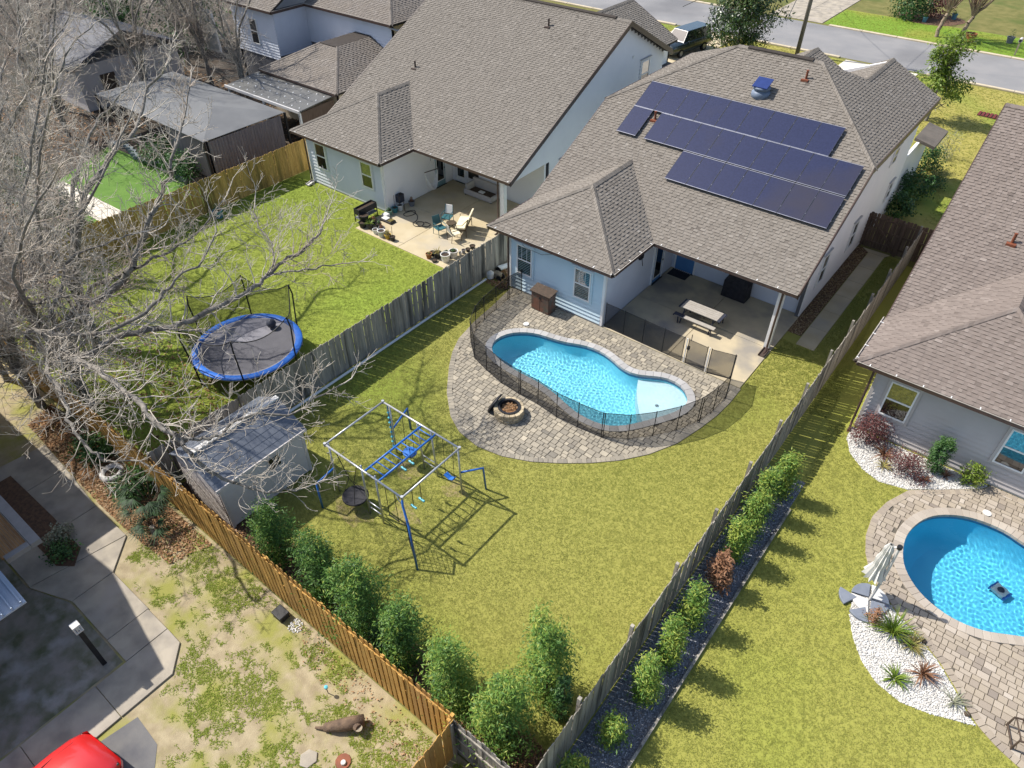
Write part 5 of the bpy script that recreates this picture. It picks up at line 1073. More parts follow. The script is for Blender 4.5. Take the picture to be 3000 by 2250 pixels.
cl = [(-21.92, 21.12, .15, .27, 'terra_pot', 'orange pot at the front of the pots by the grey fence', bush(.1, .1, 'leaf_straw', 60)), (-21.95, 21.4, .13, .22, 'black_pot', 'small black pot behind the orange pot by the fence', None), (-21.6, 21.4, .19, .32, 'black_pot', 'black pot with a tall yellow green plant by the fence', tuft(20, .4, 'leaf_straw')), (-21.35, 21.75, .17, .26, 'grey_pot', 'grey pot behind the tall yellow green plant by the fence', bush(.14, .1, 'leaf_dark', 70)), (-21.1, 21.42, .23, .4, 'white_pot', 'largest white pot by the grey fence', None), (-21.05, 21.95, .22, .36, 'light_grey', 'pale grey pot with small seedlings by the fence', bush(.12, .16, 'leaf_dark', 110)), (-20.9, 22.28, .08, .18, 'light_grey', 'small pale cup pot by the fence', None), (-20.88, 22.5, .1, .22, 'grey_pot', 'small dark grey cup pot by the fence', None), (-20.84, 22.78, .12, .16, 'black_pot', 'small black pot next to last by the fence', None), (-20.84, 23.12, .14, .18, 'black_pot', 'small black pot farthest along the fence', None), (-21.5, 21.05, .14, .1, 'black_pot', 'shallow black saucer pot at the patio edge by the fence', None)]
for a in cl: pot(a[0], a[1], a[2], a[3], a[4], a[5], a[6])
def garden_chair(x, y, rz, label, mat, seat=None, w=.5, cat='chair', back=None, arms=True, group='garden chairs on the tan patio'):
    t = thing('garden_chair', label, cat, (x, y, .045), rz, group); h = w / 2
    def L(name, m, mt): m.build(name, mt, t, local=True)
    L('seat', MB().box(-h, h, -.25, .25, .40, .43), seat or mat)
    for sx in (-1, 1):
        L('leg', MB().tube([(sx * (h - .02), -.24, .62 if arms else .41), (sx * (h - .02), -.26, 0)], .016, 6), mat); L('leg', MB().tube([(sx * (h - .02), .24, .41), (sx * (h - .02), .3, 0)], .016, 6), mat)
        if arms: L('arm', MB().tube([(sx * (h - .02), -.25, .62), (sx * (h - .02), .2, .64)], .02, 6), mat)
        L('back_post', MB().tube([(sx * (h - .02), .22, .41), (sx * (h - .05), .36, .95)], .016, 6), mat)
    L('backrest', MB().slab([(-h + .04, .25, .5), (h - .04, .25, .5), (h - .06, .36, .93), (-h + .06, .36, .93)], (0, .025, 0)), back or mat)
    L('front_rail', MB().tube([(-h, -.25, .4), (h, -.25, .4)], .014, 6), mat); return t
garden_chair(-23.05, 23.15, R(75), 'dark teal metal garden chair on the tan patio', 'teal_metal'); c = garden_chair(-23.5, 24.2, R(20), 'teal garden chair with a white cushion on its back', 'teal_metal', back='canvas_white')
c = garden_chair(-22.1, 23.2, R(160), 'garden chair with pale mesh seat seen from behind', 'bronze', seat='cushion', back='fabric_net')
t = thing('garden_bench', 'garden loveseat with tufted cream cushions', 'bench', (-22.35, 24.15, .045), R(-62)); 
for nm, m, mt in [('seat_cushion', MB().box(-.62, .62, -.28, .25, .42, .53), 'cushion'), ('seat_frame', MB().box(-.65, .65, -.3, .28, .37, .415), 'bronze')] + [('back_cushion', MB().slab([(-.62 + k * .42, .2, .5), (-.22 + k * .42, .2, .5), (-.22 + k * .42, .38, 1.02), (-.62 + k * .42, .38, 1.02)], (0, .09, .02)), 'cushion') for k in range(3)]: m.build(nm, mt, t, local=True, bevel=.03 if 'cushion' in nm else 0)
for sx in (-.64, .64):
    MB().tube([(sx, -.3, 0), (sx, -.3, .62), (sx, .1, .66), (sx, .4, 1.0)], .02, 6).build('arm', 'bronze', t, local=True); MB().tube([(sx, .3, 0), (sx, .3, .5), (sx, .42, 1.03)], .02, 6).build('leg', 'bronze', t, local=True)
t = thing('side_table', 'small round wire table between the garden chairs', 'table', (-22.9, 23.85, .045)); MB().lathe([(.26, .46), (.26, .49), (0, .49)], (-22.9, 23.85, 0), 18).build('top', 'bronze', t)
for a in range(3): MB().tube([(-22.9 + .05 * cos(a * 2.1), 23.85 + .05 * sin(a * 2.1), .46), (-22.9 + .22 * cos(a * 2.1), 23.85 + .22 * sin(a * 2.1), .05)], .012, 5).build('leg', 'bronze', t)
hp = [(-26.45, 23.95, .6), (-26.35, 23.9, .1), (-26.2, 23.8, .06), (-25.9, 24.15, .06), (-25.6, 23.9, .06), (-25.75, 23.45, .06), (-26.05, 23.5, .07), (-25.95, 23.95, .08), (-25.45, 23.9, .06), (-25.05, 23.5, .06), (-24.95, 23.1, .06), (-24.65, 22.95, .07), (-24.4, 23.15, .06), (-24.55, 23.5, .08), (-24.85, 23.3, .09), (-24.5, 23.05, .1), (-24.1, 23.3, .07), (-24.2, 23.6, .06), (-24.6, 23.55, .09)]
P = [Vector(p) for p in hp]; Q = []
for i in range(len(P) - 1):
    a, b, c, e = P[max(i - 1, 0)], P[i], P[i + 1], P[min(i + 2, len(P) - 1)]
    for q in range(5): f_ = q / 5; Q.append(tuple(.5 * ((2 * b) + (c - a) * f_ + (2 * a - 5 * b + 4 * c - e) * f_ * f_ + (3 * b - a - 3 * c + e) * f_ ** 3)))
tag(MB().tube(Q, .018, 6).build('garden_hose', 'black', smooth=True), 'black garden hose coiled in loops on the tan patio', 'hose')
t = thing('hose_box', 'slate grey hose reel box on the wall of the left house', 'hose reel', (-26.6, 23.95, .3)); MB().box(-26.84, -26.55, 23.75, 24.15, .4, .85).build('box', 'slate_plastic', t, bevel=.03); MB().lathe([(.09, 0), (.09, .05)], (-26.6, 23.95, .86), 12).build('cap', 'black', t)
t = thing('sofa', 'low beige outdoor sofa with a dark seat under the porch', 'sofa', (-24.1, 27.8, .045))
MB().box(-25.1, -23.1, 27.3, 27.42, .08, .36).build('front_board', 'sofa_fabric', t, bevel=.03); MB().box(-25.1, -23.1, 28.1, 28.27, .08, .75).build('backrest', 'sofa_fabric', t, bevel=.04); MB().box(-25.1, -24.93, 27.43, 28.09, .08, .6).build('arm', 'sofa_fabric', t, bevel=.04); MB().box(-23.25, -23.1, 27.43, 28.09, .08, .36).build('arm', 'sofa_fabric', t, bevel=.04); MB().box(-24.92, -23.26, 27.43, 28.09, .1, .25).build('seat', 'dark_wood', t); MB().box(-24.3, -23.95, 27.6, 27.85, .251, .31).build('cushion', 'canvas_white', t, bevel=.03)
for x in (-25.02, -23.2): MB().box(x, x + .08, 27.3, 27.38, .045, .08).build('foot', 'black', t)
t = thing('hammock_chair', 'pale hammock chair hanging from a bar under the left porch', 'hammock chair', (-26.1, 25.9, .4)); MB().tube([(-26.2, 25.45, 1.65), (-26.0, 26.3, 1.65)], .025, 7).build('spreader_bar', 'dark_wood', t); MB().tube([(-26.1, 25.9, 2.86), (-26.1, 25.9, 2.2)], .01, 5).build('rope', 'black', t)
m = MB()
for k in range(8):
    def hp_(f_, v): s = sin(pi * f_); return (-26.2 + .2 * f_ + (v - .5) * .5 * s, 25.45 + .85 * f_, 1.63 - 1.15 * s * (1 - .25 * abs(v - .4)))
    for q in range(4): m.face([hp_(k / 8, q / 4), hp_((k + 1) / 8, q / 4), hp_((k + 1) / 8, (q + 1) / 4), hp_(k / 8, (q + 1) / 4)])
m.build('sling', 'canvas_white', t, smooth=True)
for e in ((-26.2, 25.45), (-26.0, 26.3)): MB().tube([(*e, 1.65), (-26.1, 25.9, 2.2)], .008, 5).build('rope', 'canvas_white', t)
o = MB().lathe([(.2, 0), (.22, .2), (.1, .42), (0, .45)], (-20.95, 25.9, .045), 14).build('charcoal_grill', 'slate_plastic'); tag(o, 'small dark kettle standing behind the porch post of the left house', 'kettle')
pot(-32.6, 15.6, .25, .42, 'blue_pot', 'blue pot with a plant at the foot of the yellow fence', bush(.35, .25, 'leaf_dark', 200), z=.0)
for ob in [o for o in bpy.data.objects if o.get('label', '').startswith('blue pot')]: ob.location.x, ob.location.y = -33.6, 17.2

# ------------------------------------------------------------------ right yard
ux, uy = 1.12, 15.4
t = thing('parasol', 'closed white cantilever parasol on a round segmented base', 'parasol', (ux, uy, 0))
for k in range(4):
    a0 = k * pi / 2 + .25; q = [(ux + .06 * cos(a0 + .7), uy + .06 * sin(a0 + .7))] + [(ux + .52 * cos(a0 + .03 + f_ * 1.5 / 6), uy + .52 * sin(a0 + .03 + f_ * 1.5 / 6)) for f_ in range(7)]
    MB().prism(q, .03, .1).build('base_plate', 'umbrella_base' if k % 2 else 'light_grey', t, bevel=.015)
MB().tube([(ux, uy, .05), (ux + .02, uy + .02, 1.3), (ux - .02, uy + .1, 2.45)], .04, 10).build('mast', 'light_grey', t)
MB().lathe([(.07, -.05), (.07, .05)], (ux - .02, uy + .1, 2.45), 12).build('hub', 'dark_metal', t); MB().tube([(ux - .02, uy + .1, 2.45), (ux - .2, uy + .1, 2.3)], .03, 8).build('arm', 'light_grey', t)
m = MB(); n = 22; prof = [(.05, 2.42), (.11, 2.2), (.10, 2.0), (.15, 1.7), (.14, 1.45), (.21, 1.15), (.26, .95), (.1, .98)]
vs = [(ux - .22 + (r * (1 + .28 * (-1) ** j)) * cos(2 * pi * j / n), uy + .1 + (r * (1 + .28 * (-1) ** j)) * sin(2 * pi * j / n), z) for r, z in prof for j in range(n)]
m.add(vs, [(k * n + j, k * n + (j + 1) % n, (k + 1) * n + (j + 1) % n, (k + 1) * n + j) for k in range(len(prof) - 1) for j in range(n)]).build('canopy', 'canvas_white', t)
for a, lb in ((3.7, 'grey wedge weight lying nearest the lawn by the parasol base'), (4.65, 'grey wedge weight lying nearest the stones by the parasol base')):
    q = [(.05, 0)] + [(.55 * cos(f_ * .22 - .6), .55 * sin(f_ * .22 - .6)) for f_ in range(6)]; o = MB().prism(q, 0, .08).build('base_weight', 'umbrella_base', bevel=.015); o.location = (ux + .32 * cos(a), uy + .32 * sin(a), .03); o.rotation_euler = (0, 0, a); tag(o, lb, 'weight', 'loose parasol weights')
t = thing('pool_robot', 'blue and white pool cleaning robot on the floor of the right pool', 'pool robot', (4.25, 19.0, -1.5), R(-25))
MB().box(-.22, .22, -.2, .2, .04, .22).build('body', 'canvas_white', t, local=True, bevel=.06); MB().box(-.26, -.2, -.22, .22, .02, .2).box(.2, .26, -.22, .22, .02, .2).build('track', 'blue_paint', t, local=True, bevel=.03); MB().lathe([(.1, .22), (.1, .26), (0, .27)], n=14).build('hatch', 'slate_plastic', t, local=True)
t = thing('lounger', 'dark framed garden lounge chair with white towel at the right edge', 'lounger', (5.45, 13.75, .03), R(20))
for y in (-.3, .3): MB().tube([(-.35, y, 0), (-.35, y, .45), (.5, y, .5), (.95, y, .95)], .03, 6).build('side_frame', 'dark_wood', t, local=True); MB().tube([(.45, y, .48), (.5, y, 0)], .03, 6).build('leg', 'dark_wood', t, local=True)
for k in range(6): MB().tube([(-.3 + k * .15, -.3, .44), (-.3 + k * .15, .3, .44)], .02, 5).build('slat', 'dark_wood', t, local=True)
MB().slab([(.1, -.26, .5), (.55, -.26, .54), (.9, -.26, .95), (.9, .26, .95), (.55, .26, .54), (.1, .26, .5)], (0, 0, .04)).build('towel', 'canvas_white', t, local=True); MB().tube([(-.35, -.3, .06), (-.35, .3, .06)], .025, 5).build('cross_bar', 'dark_wood', t, local=True)
stones('white_stones', BED1, [], 900, .032, 'stone_white', 'white stones of the bed along the grey house'); stones('white_stones', BED2, [], 900, .032, 'stone_white', 'white stones of the bed by the closed parasol')
stones('dark_stones', rect(-3.3, -2.05, 4.4, 18.5), [], 620, .032, 'stone_dark', 'dark blue grey stones under the shrubs by the right fence')
stones('pea_gravel', rect(-5.86, -5.28, 26.4, 35.3), [], 500, .03, 'pea_gravel', 'brown gravel along the side wall of the middle house')
for x, y, lb in ((2.72, 15.0, 'small round bed light by the paver edge near the parasol'), (4.16, 13.58, 'small round bed light at the tip of the white stones')):
    o = MB().lathe([(.07, 0), (.07, .05), (.055, .07), (0, .075)], (x, y, .03), 14).build('bed_light', 'bronze'); tag(o, lb, 'light', 'bed lights in the white stones')

# ------------------------------------------------------------------ lower left: building, lamp, red car
t = thing('building', 'cut off building with a blue metal porch roof at the left edge', 'building', (-22, -2, 0))
MB().slab([(-18.7, -12, .0), (-18.7, .05, .0), (-18.7, .05, 5.2), (-18.7, -12, 5.2)], (-.2, 0, 0)).slab([(-18.7, .05, 0), (-30, .05, 0), (-30, .05, 4.4), (-23.4, .05, 7.6), (-18.7, .05, 5.3)], (0, -.2, 0)).build('wall', 'siding_cool', t)
r = MB().slab([(-16.62, .48, 4.5), (-23.35, .48, 7.9), (-23.35, -12, 7.9), (-16.62, -12, 4.5)], (0, 0, -.16)).slab([(-23.35, .48, 7.9), (-30.1, .48, 4.5), (-30.1, -12, 4.5), (-23.35, -12, 7.9)], (0, 0, -.16)).build('roof', 'shingle_grey', t)
MB().slab([(-32, 2.2, 4.35), (-22.1, 2.2, 4.35), (-22.1, -1, 4.45), (-32, -1, 4.45)], (0, 0, .15)).build('porch_roof', 'shingle_grey', t); MB().box(-31.8, -27.5, -1, 2.0, 0, 4.34).build('shade_roof_wall', 'siding_cool', t)  # out-of-view roof slab and its wall, added to shade the old walk
p = MB().slab([(-18.6, .06, 2.92), (-15.36, .06, 2.85), (-15.36, -9, 2.85), (-18.6, -9, 2.92)], (0, 0, -.05)).build('porch_roof', 'metal_blue', t)
for k in range(40): MB().box(-18.55, -15.37, -.05 - k * .22, -.02 - k * .22, 2.86, 2.945).build('rib', 'metal_blue', p)
MB().box(-20.5, -17.35, .93, 1.2, 2.35, 2.52).box(-17.55, -17.36, .3, .92, 2.35, 2.515).build('pergola_beam', 'beam_grey', t)
for k in range(9): MB().box(-20.4, -17.6, .24 + k * .075, .305 + k * .075, 2.36, 2.40).build('plank', 'deck_plank', t)
t = thing('bollard_light', 'dark post light with a pale caged head in the shaded lawn', 'lamp', (-14.56, .51, 0)); MB().box(-14.62, -14.5, .45, .57, 0, 1.75).build('post', 'black', t, bevel=.01); MB().box(-14.66, -14.46, .41, .61, 1.96, 2.0).build('cap', 'light_grey', t)
for k in range(4):
    for x, y in ((-14.65, .42 + k * .06), (-14.47, .42 + k * .06)): MB().box(x - .01, x + .01, y - .01, y + .01, 1.75, 1.96).build('cage_bar', 'light_grey', t)
MB().box(-14.6, -14.52, .47, .55, 1.76, 1.94).build('lens', 'lamp_glass', t); MB().box(-14.66, -14.46, .41, .61, 1.72, 1.75).build('collar', 'light_grey', t)

def car(name, label, loc, rz, paint, Lc=4.4, Wc=1.78, H=1.46, suv=False):
    """body lofted from cross sections along x (front at +x)"""
    t = thing(name, label, 'car', loc, rz); h = Wc / 2
    if suv: st = [(-2.3, .86, .45, .95), (-2.28, .95, .35, 1.05), (-1.5, .97, .3, 1.08), (0, 1.0, .28, 1.08), (.95, 1.0, .28, 1.06), (1.2, .99, .28, 1.04), (1.9, .96, .3, 1.0), (2.2, .9, .36, .94), (2.28, .8, .45, .8)]
    else: st = [(-2.2, .8, .45, .85), (-2.1, .92, .32, .97), (-1.4, .97, .26, 1.0), (0, 1.0, .24, .97), (.85, 1.0, .24, .95), (1.4, .97, .25, .88), (1.85, .92, .28, .8), (2.1, .84, .34, .72), (2.2, .7, .42, .6)]
    V = []; F = []; sec = 12
    for x, w, z0, z1 in st:
        prof = [(.86, z0), (.97, z0 + .1), (1.0, z0 + .3), (1.0, z0 + (z1 - z0) * .7), (.95, z1 - .05), (.82, z1 + .01), (-.82, z1 + .01), (-.95, z1 - .05), (-1.0, z0 + (z1 - z0) * .7), (-1.0, z0 + .3), (-.97, z0 + .1), (-.86, z0)]
        if not -1.3 < x < .9: prof[5] = (.8, z1 + .035); prof[6] = (-.8, z1 + .035)
        V += [(x * Lc / 4.4, y * w * h, z) for y, z in prof]
    n = len(st)
    for i in range(n - 1): F += [(i * sec + j, i * sec + (j + 1) % sec, (i + 1) * sec + (j + 1) % sec, (i + 1) * sec + j) for j in range(sec)]
    F += [tuple(range(sec)), tuple(range((n - 1) * sec, n * sec))[::-1]]
    b = MB().add(V, F).build('body', paint, t, local=True, smooth=True, bevel=.02)
    # cabin
    if suv: r0, r1, f0, f1, zb = -2.1, .55, -2.22, 1.15, 1.05
    else: r0, r1, f0, f1, zb = -1.25, .35, -1.75, 1.05, .96
    k = Lc / 4.4; wt, wb = .72 * h, .9 * h
    cab = [(f0 * k, -wb, zb), (f1 * k, -wb, zb), (f1 * k, wb, zb), (f0 * k, wb, zb), (r0 * k, -wt, H), (r1 * k, -wt, H), (r1 * k, wt, H), (r0 * k, wt, H)]
    MB().add(cab, [(4, 5, 6, 7), (0, 1, 5, 4), (1, 2, 6, 5), (2, 3, 7, 6), (3, 0, 4, 7)]).build('cabin', paint, t, local=True, bevel=.04)
    C_ = [Vector(c) for c in cab]
    def pane(a, b_, c, d, u0, u1, v0, v1, nm):
        f_ = lambda u, v: a.lerp(b_, u).lerp(d.lerp(c, u), v); nn = (b_ - a).cross(d - a).normalized() * .012
        MB().slab([tuple(f_(u, v) + nn) for u, v in ((u0, v0), (u1, v0), (u1, v1), (u0, v1))], tuple(-nn * .6)).build(nm, 'car_glass', t, local=True)
    pane(C_[1], C_[2], C_[6], C_[5], .05, .95, .1, .93, 'windscreen'); pane(C_[3], C_[0], C_[4], C_[7], .08, .92, .15, .9, 'rear_window')
    for a, b_, c, d in ((C_[0], C_[1], C_[5], C_[4]), (C_[2], C_[3], C_[7], C_[6])):
        e = ((.08, .34), (.37, .63), (.66, .88)) if suv else ((.12, .46), (.5, .84))
        for u0, u1 in e: pane(a, b_, c, d, u0, u1, .15, .88, 'side_window')
    for sx in (-1.35, 1.38):
        for sy in (-1, 1):
            wl = MB().tube([(sx * k, sy * (h - .2), .33), (sx * k, sy * (h + .005), .33)], .33, 18).build('wheel', 'tyre', t, local=True); MB().tube([(sx * k, sy * (h - .04), .33), (sx * k, sy * (h + .015), .33)], .2, 14).build('rim', 'rim', wl, local=True)
    for sy in (-1, 1):
        MB().cbox((2.06 * k, sy * h * .62, .68 if not suv else .8), (.12, .3, .08)).build('headlight', 'car_glass', t, local=True, bevel=.03); MB().cbox((-2.17 * k, sy * h * .7, .8), (.08, .2, .16)).build('tail_light', 'red_paint', t, local=True, bevel=.02)
        MB().cbox((.75 * k, sy * (h + .08), zb + .06), (.12, .2, .14)).build('mirror', paint, t, local=True, bevel=.03)
    for sy in (-1, 1): MB().tube([((.98) * k, sy * .7 * h, st[4][3] + .02), (1.4 * k, sy * .7 * h, st[5][3] + .028), (1.85 * k, sy * .66 * h, st[-3][3] + .03)], .008, 5).build('hood_seam', 'black', t, local=True)
    MB().cbox((2.19 * k, 0, .5), (.06, .9, .16)).build('grille', 'black', t, local=True, bevel=.02); return t
c_ = car('car', 'red car cut off at the bottom left corner', (-11.75, -2.75, .012), R(98), 'red_paint'); c_['category'] = 'car'
c_ = car('car', 'dark sport utility vehicle parked on the tan driveway', (-27.75, 57.9, .05), R(-100), 'suv_paint', 4.9, 1.95, 1.82, True)

# ------------------------------------------------------------------ house D and yard behind the left fence
D = thing('house', 'two storey house with grey brown roofs at the top left', 'house', (-44, 31, 0)); ze = 5.6
H_ = 'shingle_grey'
faces = [([(-50.8, 30.9, ze), (-45.2, 30.9, ze), (-45.2, 33.75, ze), (-42.35, 36.6, ze + 1.425), (-47.95, 36.6, ze + 2.85), (-50.8, 33.75, ze + 1.425)], (1, 0), (0, 1)),
         ([(-45.2, 33.75, ze), (-36.6, 33.75, ze), (-40.9, 38.05, ze + 2.15), (-45.2, 38.05, ze + 2.15), (-45.2, 33.8, ze + .02)], (1, 0), (0, 1)), ([(-36.6, 33.75, ze), (-36.6, 42.35, ze), (-40.9, 38.05, ze + 2.15)], (0, 1), (-1, 0)), ([(-36.6, 42.35, ze), (-50.8, 42.35, ze), (-46.5, 38.05, ze + 2.15), (-40.9, 38.05, ze + 2.15)], (-1, 0), (0, -1))]
faces[0] = ([(-50.8, 30.9, ze), (-45.2, 30.9, ze), (-45.2, 35.2, ze + 2.15), (-50.8, 35.2, ze + 2.15)], (1, 0), (0, 1))
rD = roof(D, faces, H_, 0)
caps(rD, [((-36.6, 33.75, ze), (-40.9, 38.05, ze + 2.15), dn(1, 0), dn(0, -1))], H_)
lo = [([(-43.6, 28.1, 2.95), (-36.0, 28.1, 2.95), (-39.1, 31.2, 4.5), (-39.1, 34.1, 5.95 - .02), (-43.6, 34.1, 5.95)], (1, 0), (0, 1))]
lo = [([(-43.6, 28.1, 2.95), (-36.0, 28.1, 2.95), (-39.0, 31.1, 4.45), (-40.6, 31.1, 4.45)], (1, 0), (0, 1)), ([(-36.0, 28.1, 2.95), (-36.0, 34.1, 2.95), (-39.0, 34.1, 4.45), (-39.0, 31.1, 4.45)], (0, 1), (-1, 0)), ([(-43.6, 34.1, 2.95), (-43.6, 28.1, 2.95), (-40.6, 31.1, 4.45), (-40.6, 34.1, 4.45)], (0, -1), (1, 0))]
rl = roof(D, lo, H_, 0); caps(rl, [((-36.0, 28.1, 2.95), (-39.0, 31.1, 4.45), dn(1, 0), dn(0, -1)), ((-43.6, 28.1, 2.95), (-40.6, 31.1, 4.45), dn(0, -1), dn(-1, 0))], H_); MB().box(-40.6, -39.0, 31.0, 34.1, 4.3, 4.47).build('roof_top', 'roof_base', D)
w = wall(D, -50.4, 31.3, 0, [[(0, 0), (4.8, 0), (4.8, 5.5), (0, 5.5)]], .2, 'siding_cool', lap=True); siding(w, -50.4, 31.3, 0, lambda z: [(0, 4.8)], 2.3, 5.45, 'siding_cool')
window(D, -50.4, 31.3, 0, 1.9, 2.75, 3.0, 4.7, out=.022)
w = wall(D, -45.6, 31.3, R(90), [[(0, 0), (2.8, 0), (2.8, 5.5), (0, 5.5)]], .2, 'siding_cool', lap=True); siding(w, -45.6, 31.3, R(90), lambda z: [(0, 2.8)], 2.6, 5.45, 'siding_cool')
w = wall(D, -45.6, 34.1, 0, [[(0, 0), (8.6, 0), (8.6, 5.5), (0, 5.5)]], .2, 'siding_cool', lap=True); siding(w, -45.6, 34.1, 0, lambda z: [(0, 8.6)], 3.0, 5.45, 'siding_cool')
wall(D, -37.0, 34.1, R(90), [[(0, 0), (7.8, 0), (7.8, 5.5), (0, 5.5)]], .2, 'cream'); wall(D, -43.3, 28.5, 0, [[(0, 0), (7.0, 0), (7.0, 2.9), (0, 2.9)]], .2, 'cream'); wall(D, -36.35, 28.5, R(90), [[(0, 0), (5.6, 0), (5.6, 2.9), (0, 2.9)]], .2, 'cream'); wall(D, -50.4, 42, R(-90), [[(0, 0), (10.7, 0), (10.7, 5.5), (0, 5.5)]], .2, 'siding_cool')
eave(D, [(-50.8, 30.9, -45.2, 30.9), (-45.2, 30.9, -45.2, 33.75), (-45.2, 33.75, -36.6, 33.75)], ze, False); eave(D, [(-43.6, 28.1, -36.0, 28.1)], 2.95, False)
MB().tube([(-36.9, 33.7, 5.45), (-36.5, 34.1, 5.2), (-36.2, 35.5, 5.1)], .06, 6).build('downspout', 'trim_grey', D)
t = thing('patio_cover', 'flat grey panel patio roof with studs against the top left house', 'patio roof', (-40, 27, 0))
for k in range(5): MB().slab([(-43.8 + k * 1.48, 25.5, 2.55), (-42.34 + k * 1.48, 25.5, 2.55), (-42.34 + k * 1.48, 28.2, 2.75), (-43.8 + k * 1.48, 28.2, 2.75)], (0, 0, -.06)).build('roof_panel', 'patio_cover', t)
m = MB()
for k in range(5):
    for a in range(2):
        for b in range(4): m.lathe([(.05, 0), (.035, .03), (0, .035)], (-43.4 + k * 1.48 + a * .7, 25.8 + b * .65, 2.573 + b * .048), 8)
m.build('roof_stud', 'trim_white', t); MB().box(-43.85, -36.4, 25.4, 25.5, 2.42, 2.58).build('front_beam', 'trim_grey', t); MB().box(-43.85, -36.4, 28.2, 28.3, 2.7, 2.8).build('back_flashing', 'trim_white', t)
for x in (-43.7, -40.1, -36.6): MB().box(x, x + .12, 25.5, 25.62, 0, 2.42).build('post', 'trim_white', t)
MB().slab([(-36.5, 25.5, 0), (-36.5, 28.2, 0), (-36.5, 28.2, 2.5), (-36.5, 25.5, 2.4)], (-.05, 0, 0)).build('side_screen', 'wood_brown', t)
t = thing('canopy', 'large grey fabric canopy with hanging curtains in the neighbouring yard', 'canopy', (-43.3, 22, 0)); 
ap = (-43.3, 22.0, 3.1); cs = [(-49.3, 19.6, 2.4), (-37.35, 19.5, 2.4), (-37.4, 25.1, 2.4), (-49.3, 25.1, 2.4)]; a1, a2 = (-46.5, 22.2, 3.0), (-40.2, 22.2, 3.0)
for q in ([cs[0], cs[1], a2, a1], [cs[1], cs[2], a2], [cs[2], cs[3], a1, a2], [cs[3], cs[0], a1]): MB().slab(q, (0, 0, -.03)).build('roof_panel', 'canopy_grey', t)
for x, y, _ in cs + [(-43.4, 19.55, 0)]: MB().box(x - .06, x + .06, y - .06, y + .06, 0, 2.38).build('post', 'dark_metal', t)
def curtain(p, q, n=26):
    m = MB(); P, Q = Vector(p), Vector(q); d = (Q - P).normalized(); nn = Vector((-d.y, d.x, 0))
    for k in range(n):
        a = P.lerp(Q, k / n) + nn * (.06 * (-1) ** k); b = P.lerp(Q, (k + 1) / n) + nn * (.06 * (-1) ** (k + 1)); m.face([(a.x, a.y, .1), (b.x, b.y, .1), (b.x, b.y, 2.3), (a.x, a.y, 2.3)])
    return m.build('curtain', 'curtain', t)
curtain((-41.2, 19.6, 0), (-39.3, 19.6, 0)); curtain((-39.2, 19.6, 0), (-37.45, 19.6, 0)); curtain((-37.4, 19.8, 0), (-37.4, 24.8, 0), 50)
t = thing('edging_wall', 'row of curved grey edging blocks beside the bright green turf', 'edging', (-42, 17, 0))
for k in range(16):
    f_ = k / 16; x, y = -46.9 + 8.7 * f_, 18.6 + .25 * sin(k * .7); MB().prism([(x - .3 + .6 * q / 6, y + .22 * sin(pi * q / 6)) for q in range(7)] + [(x + .3 - .6 * q / 6, y - .16 + .18 * sin(pi * q / 6)) for q in range(7)], 0, .22).build('edging_block', 'edging', t)
t = thing('neighbour_shed', 'blue grey roofed building half hidden behind the bare trees', 'building', (-57, 25, 0)); MB().box(-60.5, -53.5, 20.5, 28, 0, 2.9).build('wall', 'siding_grey', t); MB().slab([(-61, 20, 2.9), (-53, 20, 2.9), (-53, 24.2, 4.6), (-61, 24.2, 4.6)], (0, 0, -.15)).slab([(-61, 24.2, 4.6), (-53, 24.2, 4.6), (-53, 28.4, 2.9), (-61, 28.4, 2.9)], (0, 0, -.15)).build('roof', 'slate_plastic', t)
MB().box(-53.48, -53.4, 22, 23, 0, 2.1).build('door', 'dark_wood', t)
o = MB().box(-59.3, -57.6, 33.8, 34.0, 0, 3.2).build('privacy_screen', 'trim_grey', bevel=.02); tag(o, 'pale grey upright panel beside the top left house', 'panel')

# ------------------------------------------------------------------ street furniture and front gardens
t = thing('utility_pole', 'wooden utility pole rising behind the solar roof', 'utility pole', (-19.95, 62.8, 0)); MB().tube([(-19.95, 62.8, 0), (-19.9, 62.8, 5), (-19.85, 62.8, 11)], [.17, .15, .12], 14).build('pole', 'pole_wood', t, smooth=True); MB().box(-21, -18.7, 62.7, 62.82, 10.2, 10.35).build('cross_arm', 'pole_wood', t)
for k, (a, b, s) in enumerate((((-19.85, 62.8, 10.3), (-14.0, 41, 8.0), .5), ((-19.85, 62.8, 10.0), (-23.0, 47, 6.2), .5), ((-19.85, 62.8, 9.6), (-30, 78, 9.5), .4), ((-19.85, 62.8, 8.3), (14, 77.6, 9), .9), ((-19.85, 62.8, 9.9), (-19.0, 90, 9.9), .5))):
    A_, B_ = Vector(a), Vector(b); tag(MB().tube([tuple(A_.lerp(B_, q / 10) - Vector((0, 0, s * 4 * q / 10 * (1 - q / 10)))) for q in range(11)], .02, 4).build('power_line', 'wire'), ['overhead cable from the pole to the solar roof', 'overhead cable from the pole to the left house front', 'overhead cable from the pole up across the street to the left', 'overhead cable from the pole sagging right across the green lawn', 'overhead cable from the pole straight across the street'][k], 'cable', 'overhead cables')
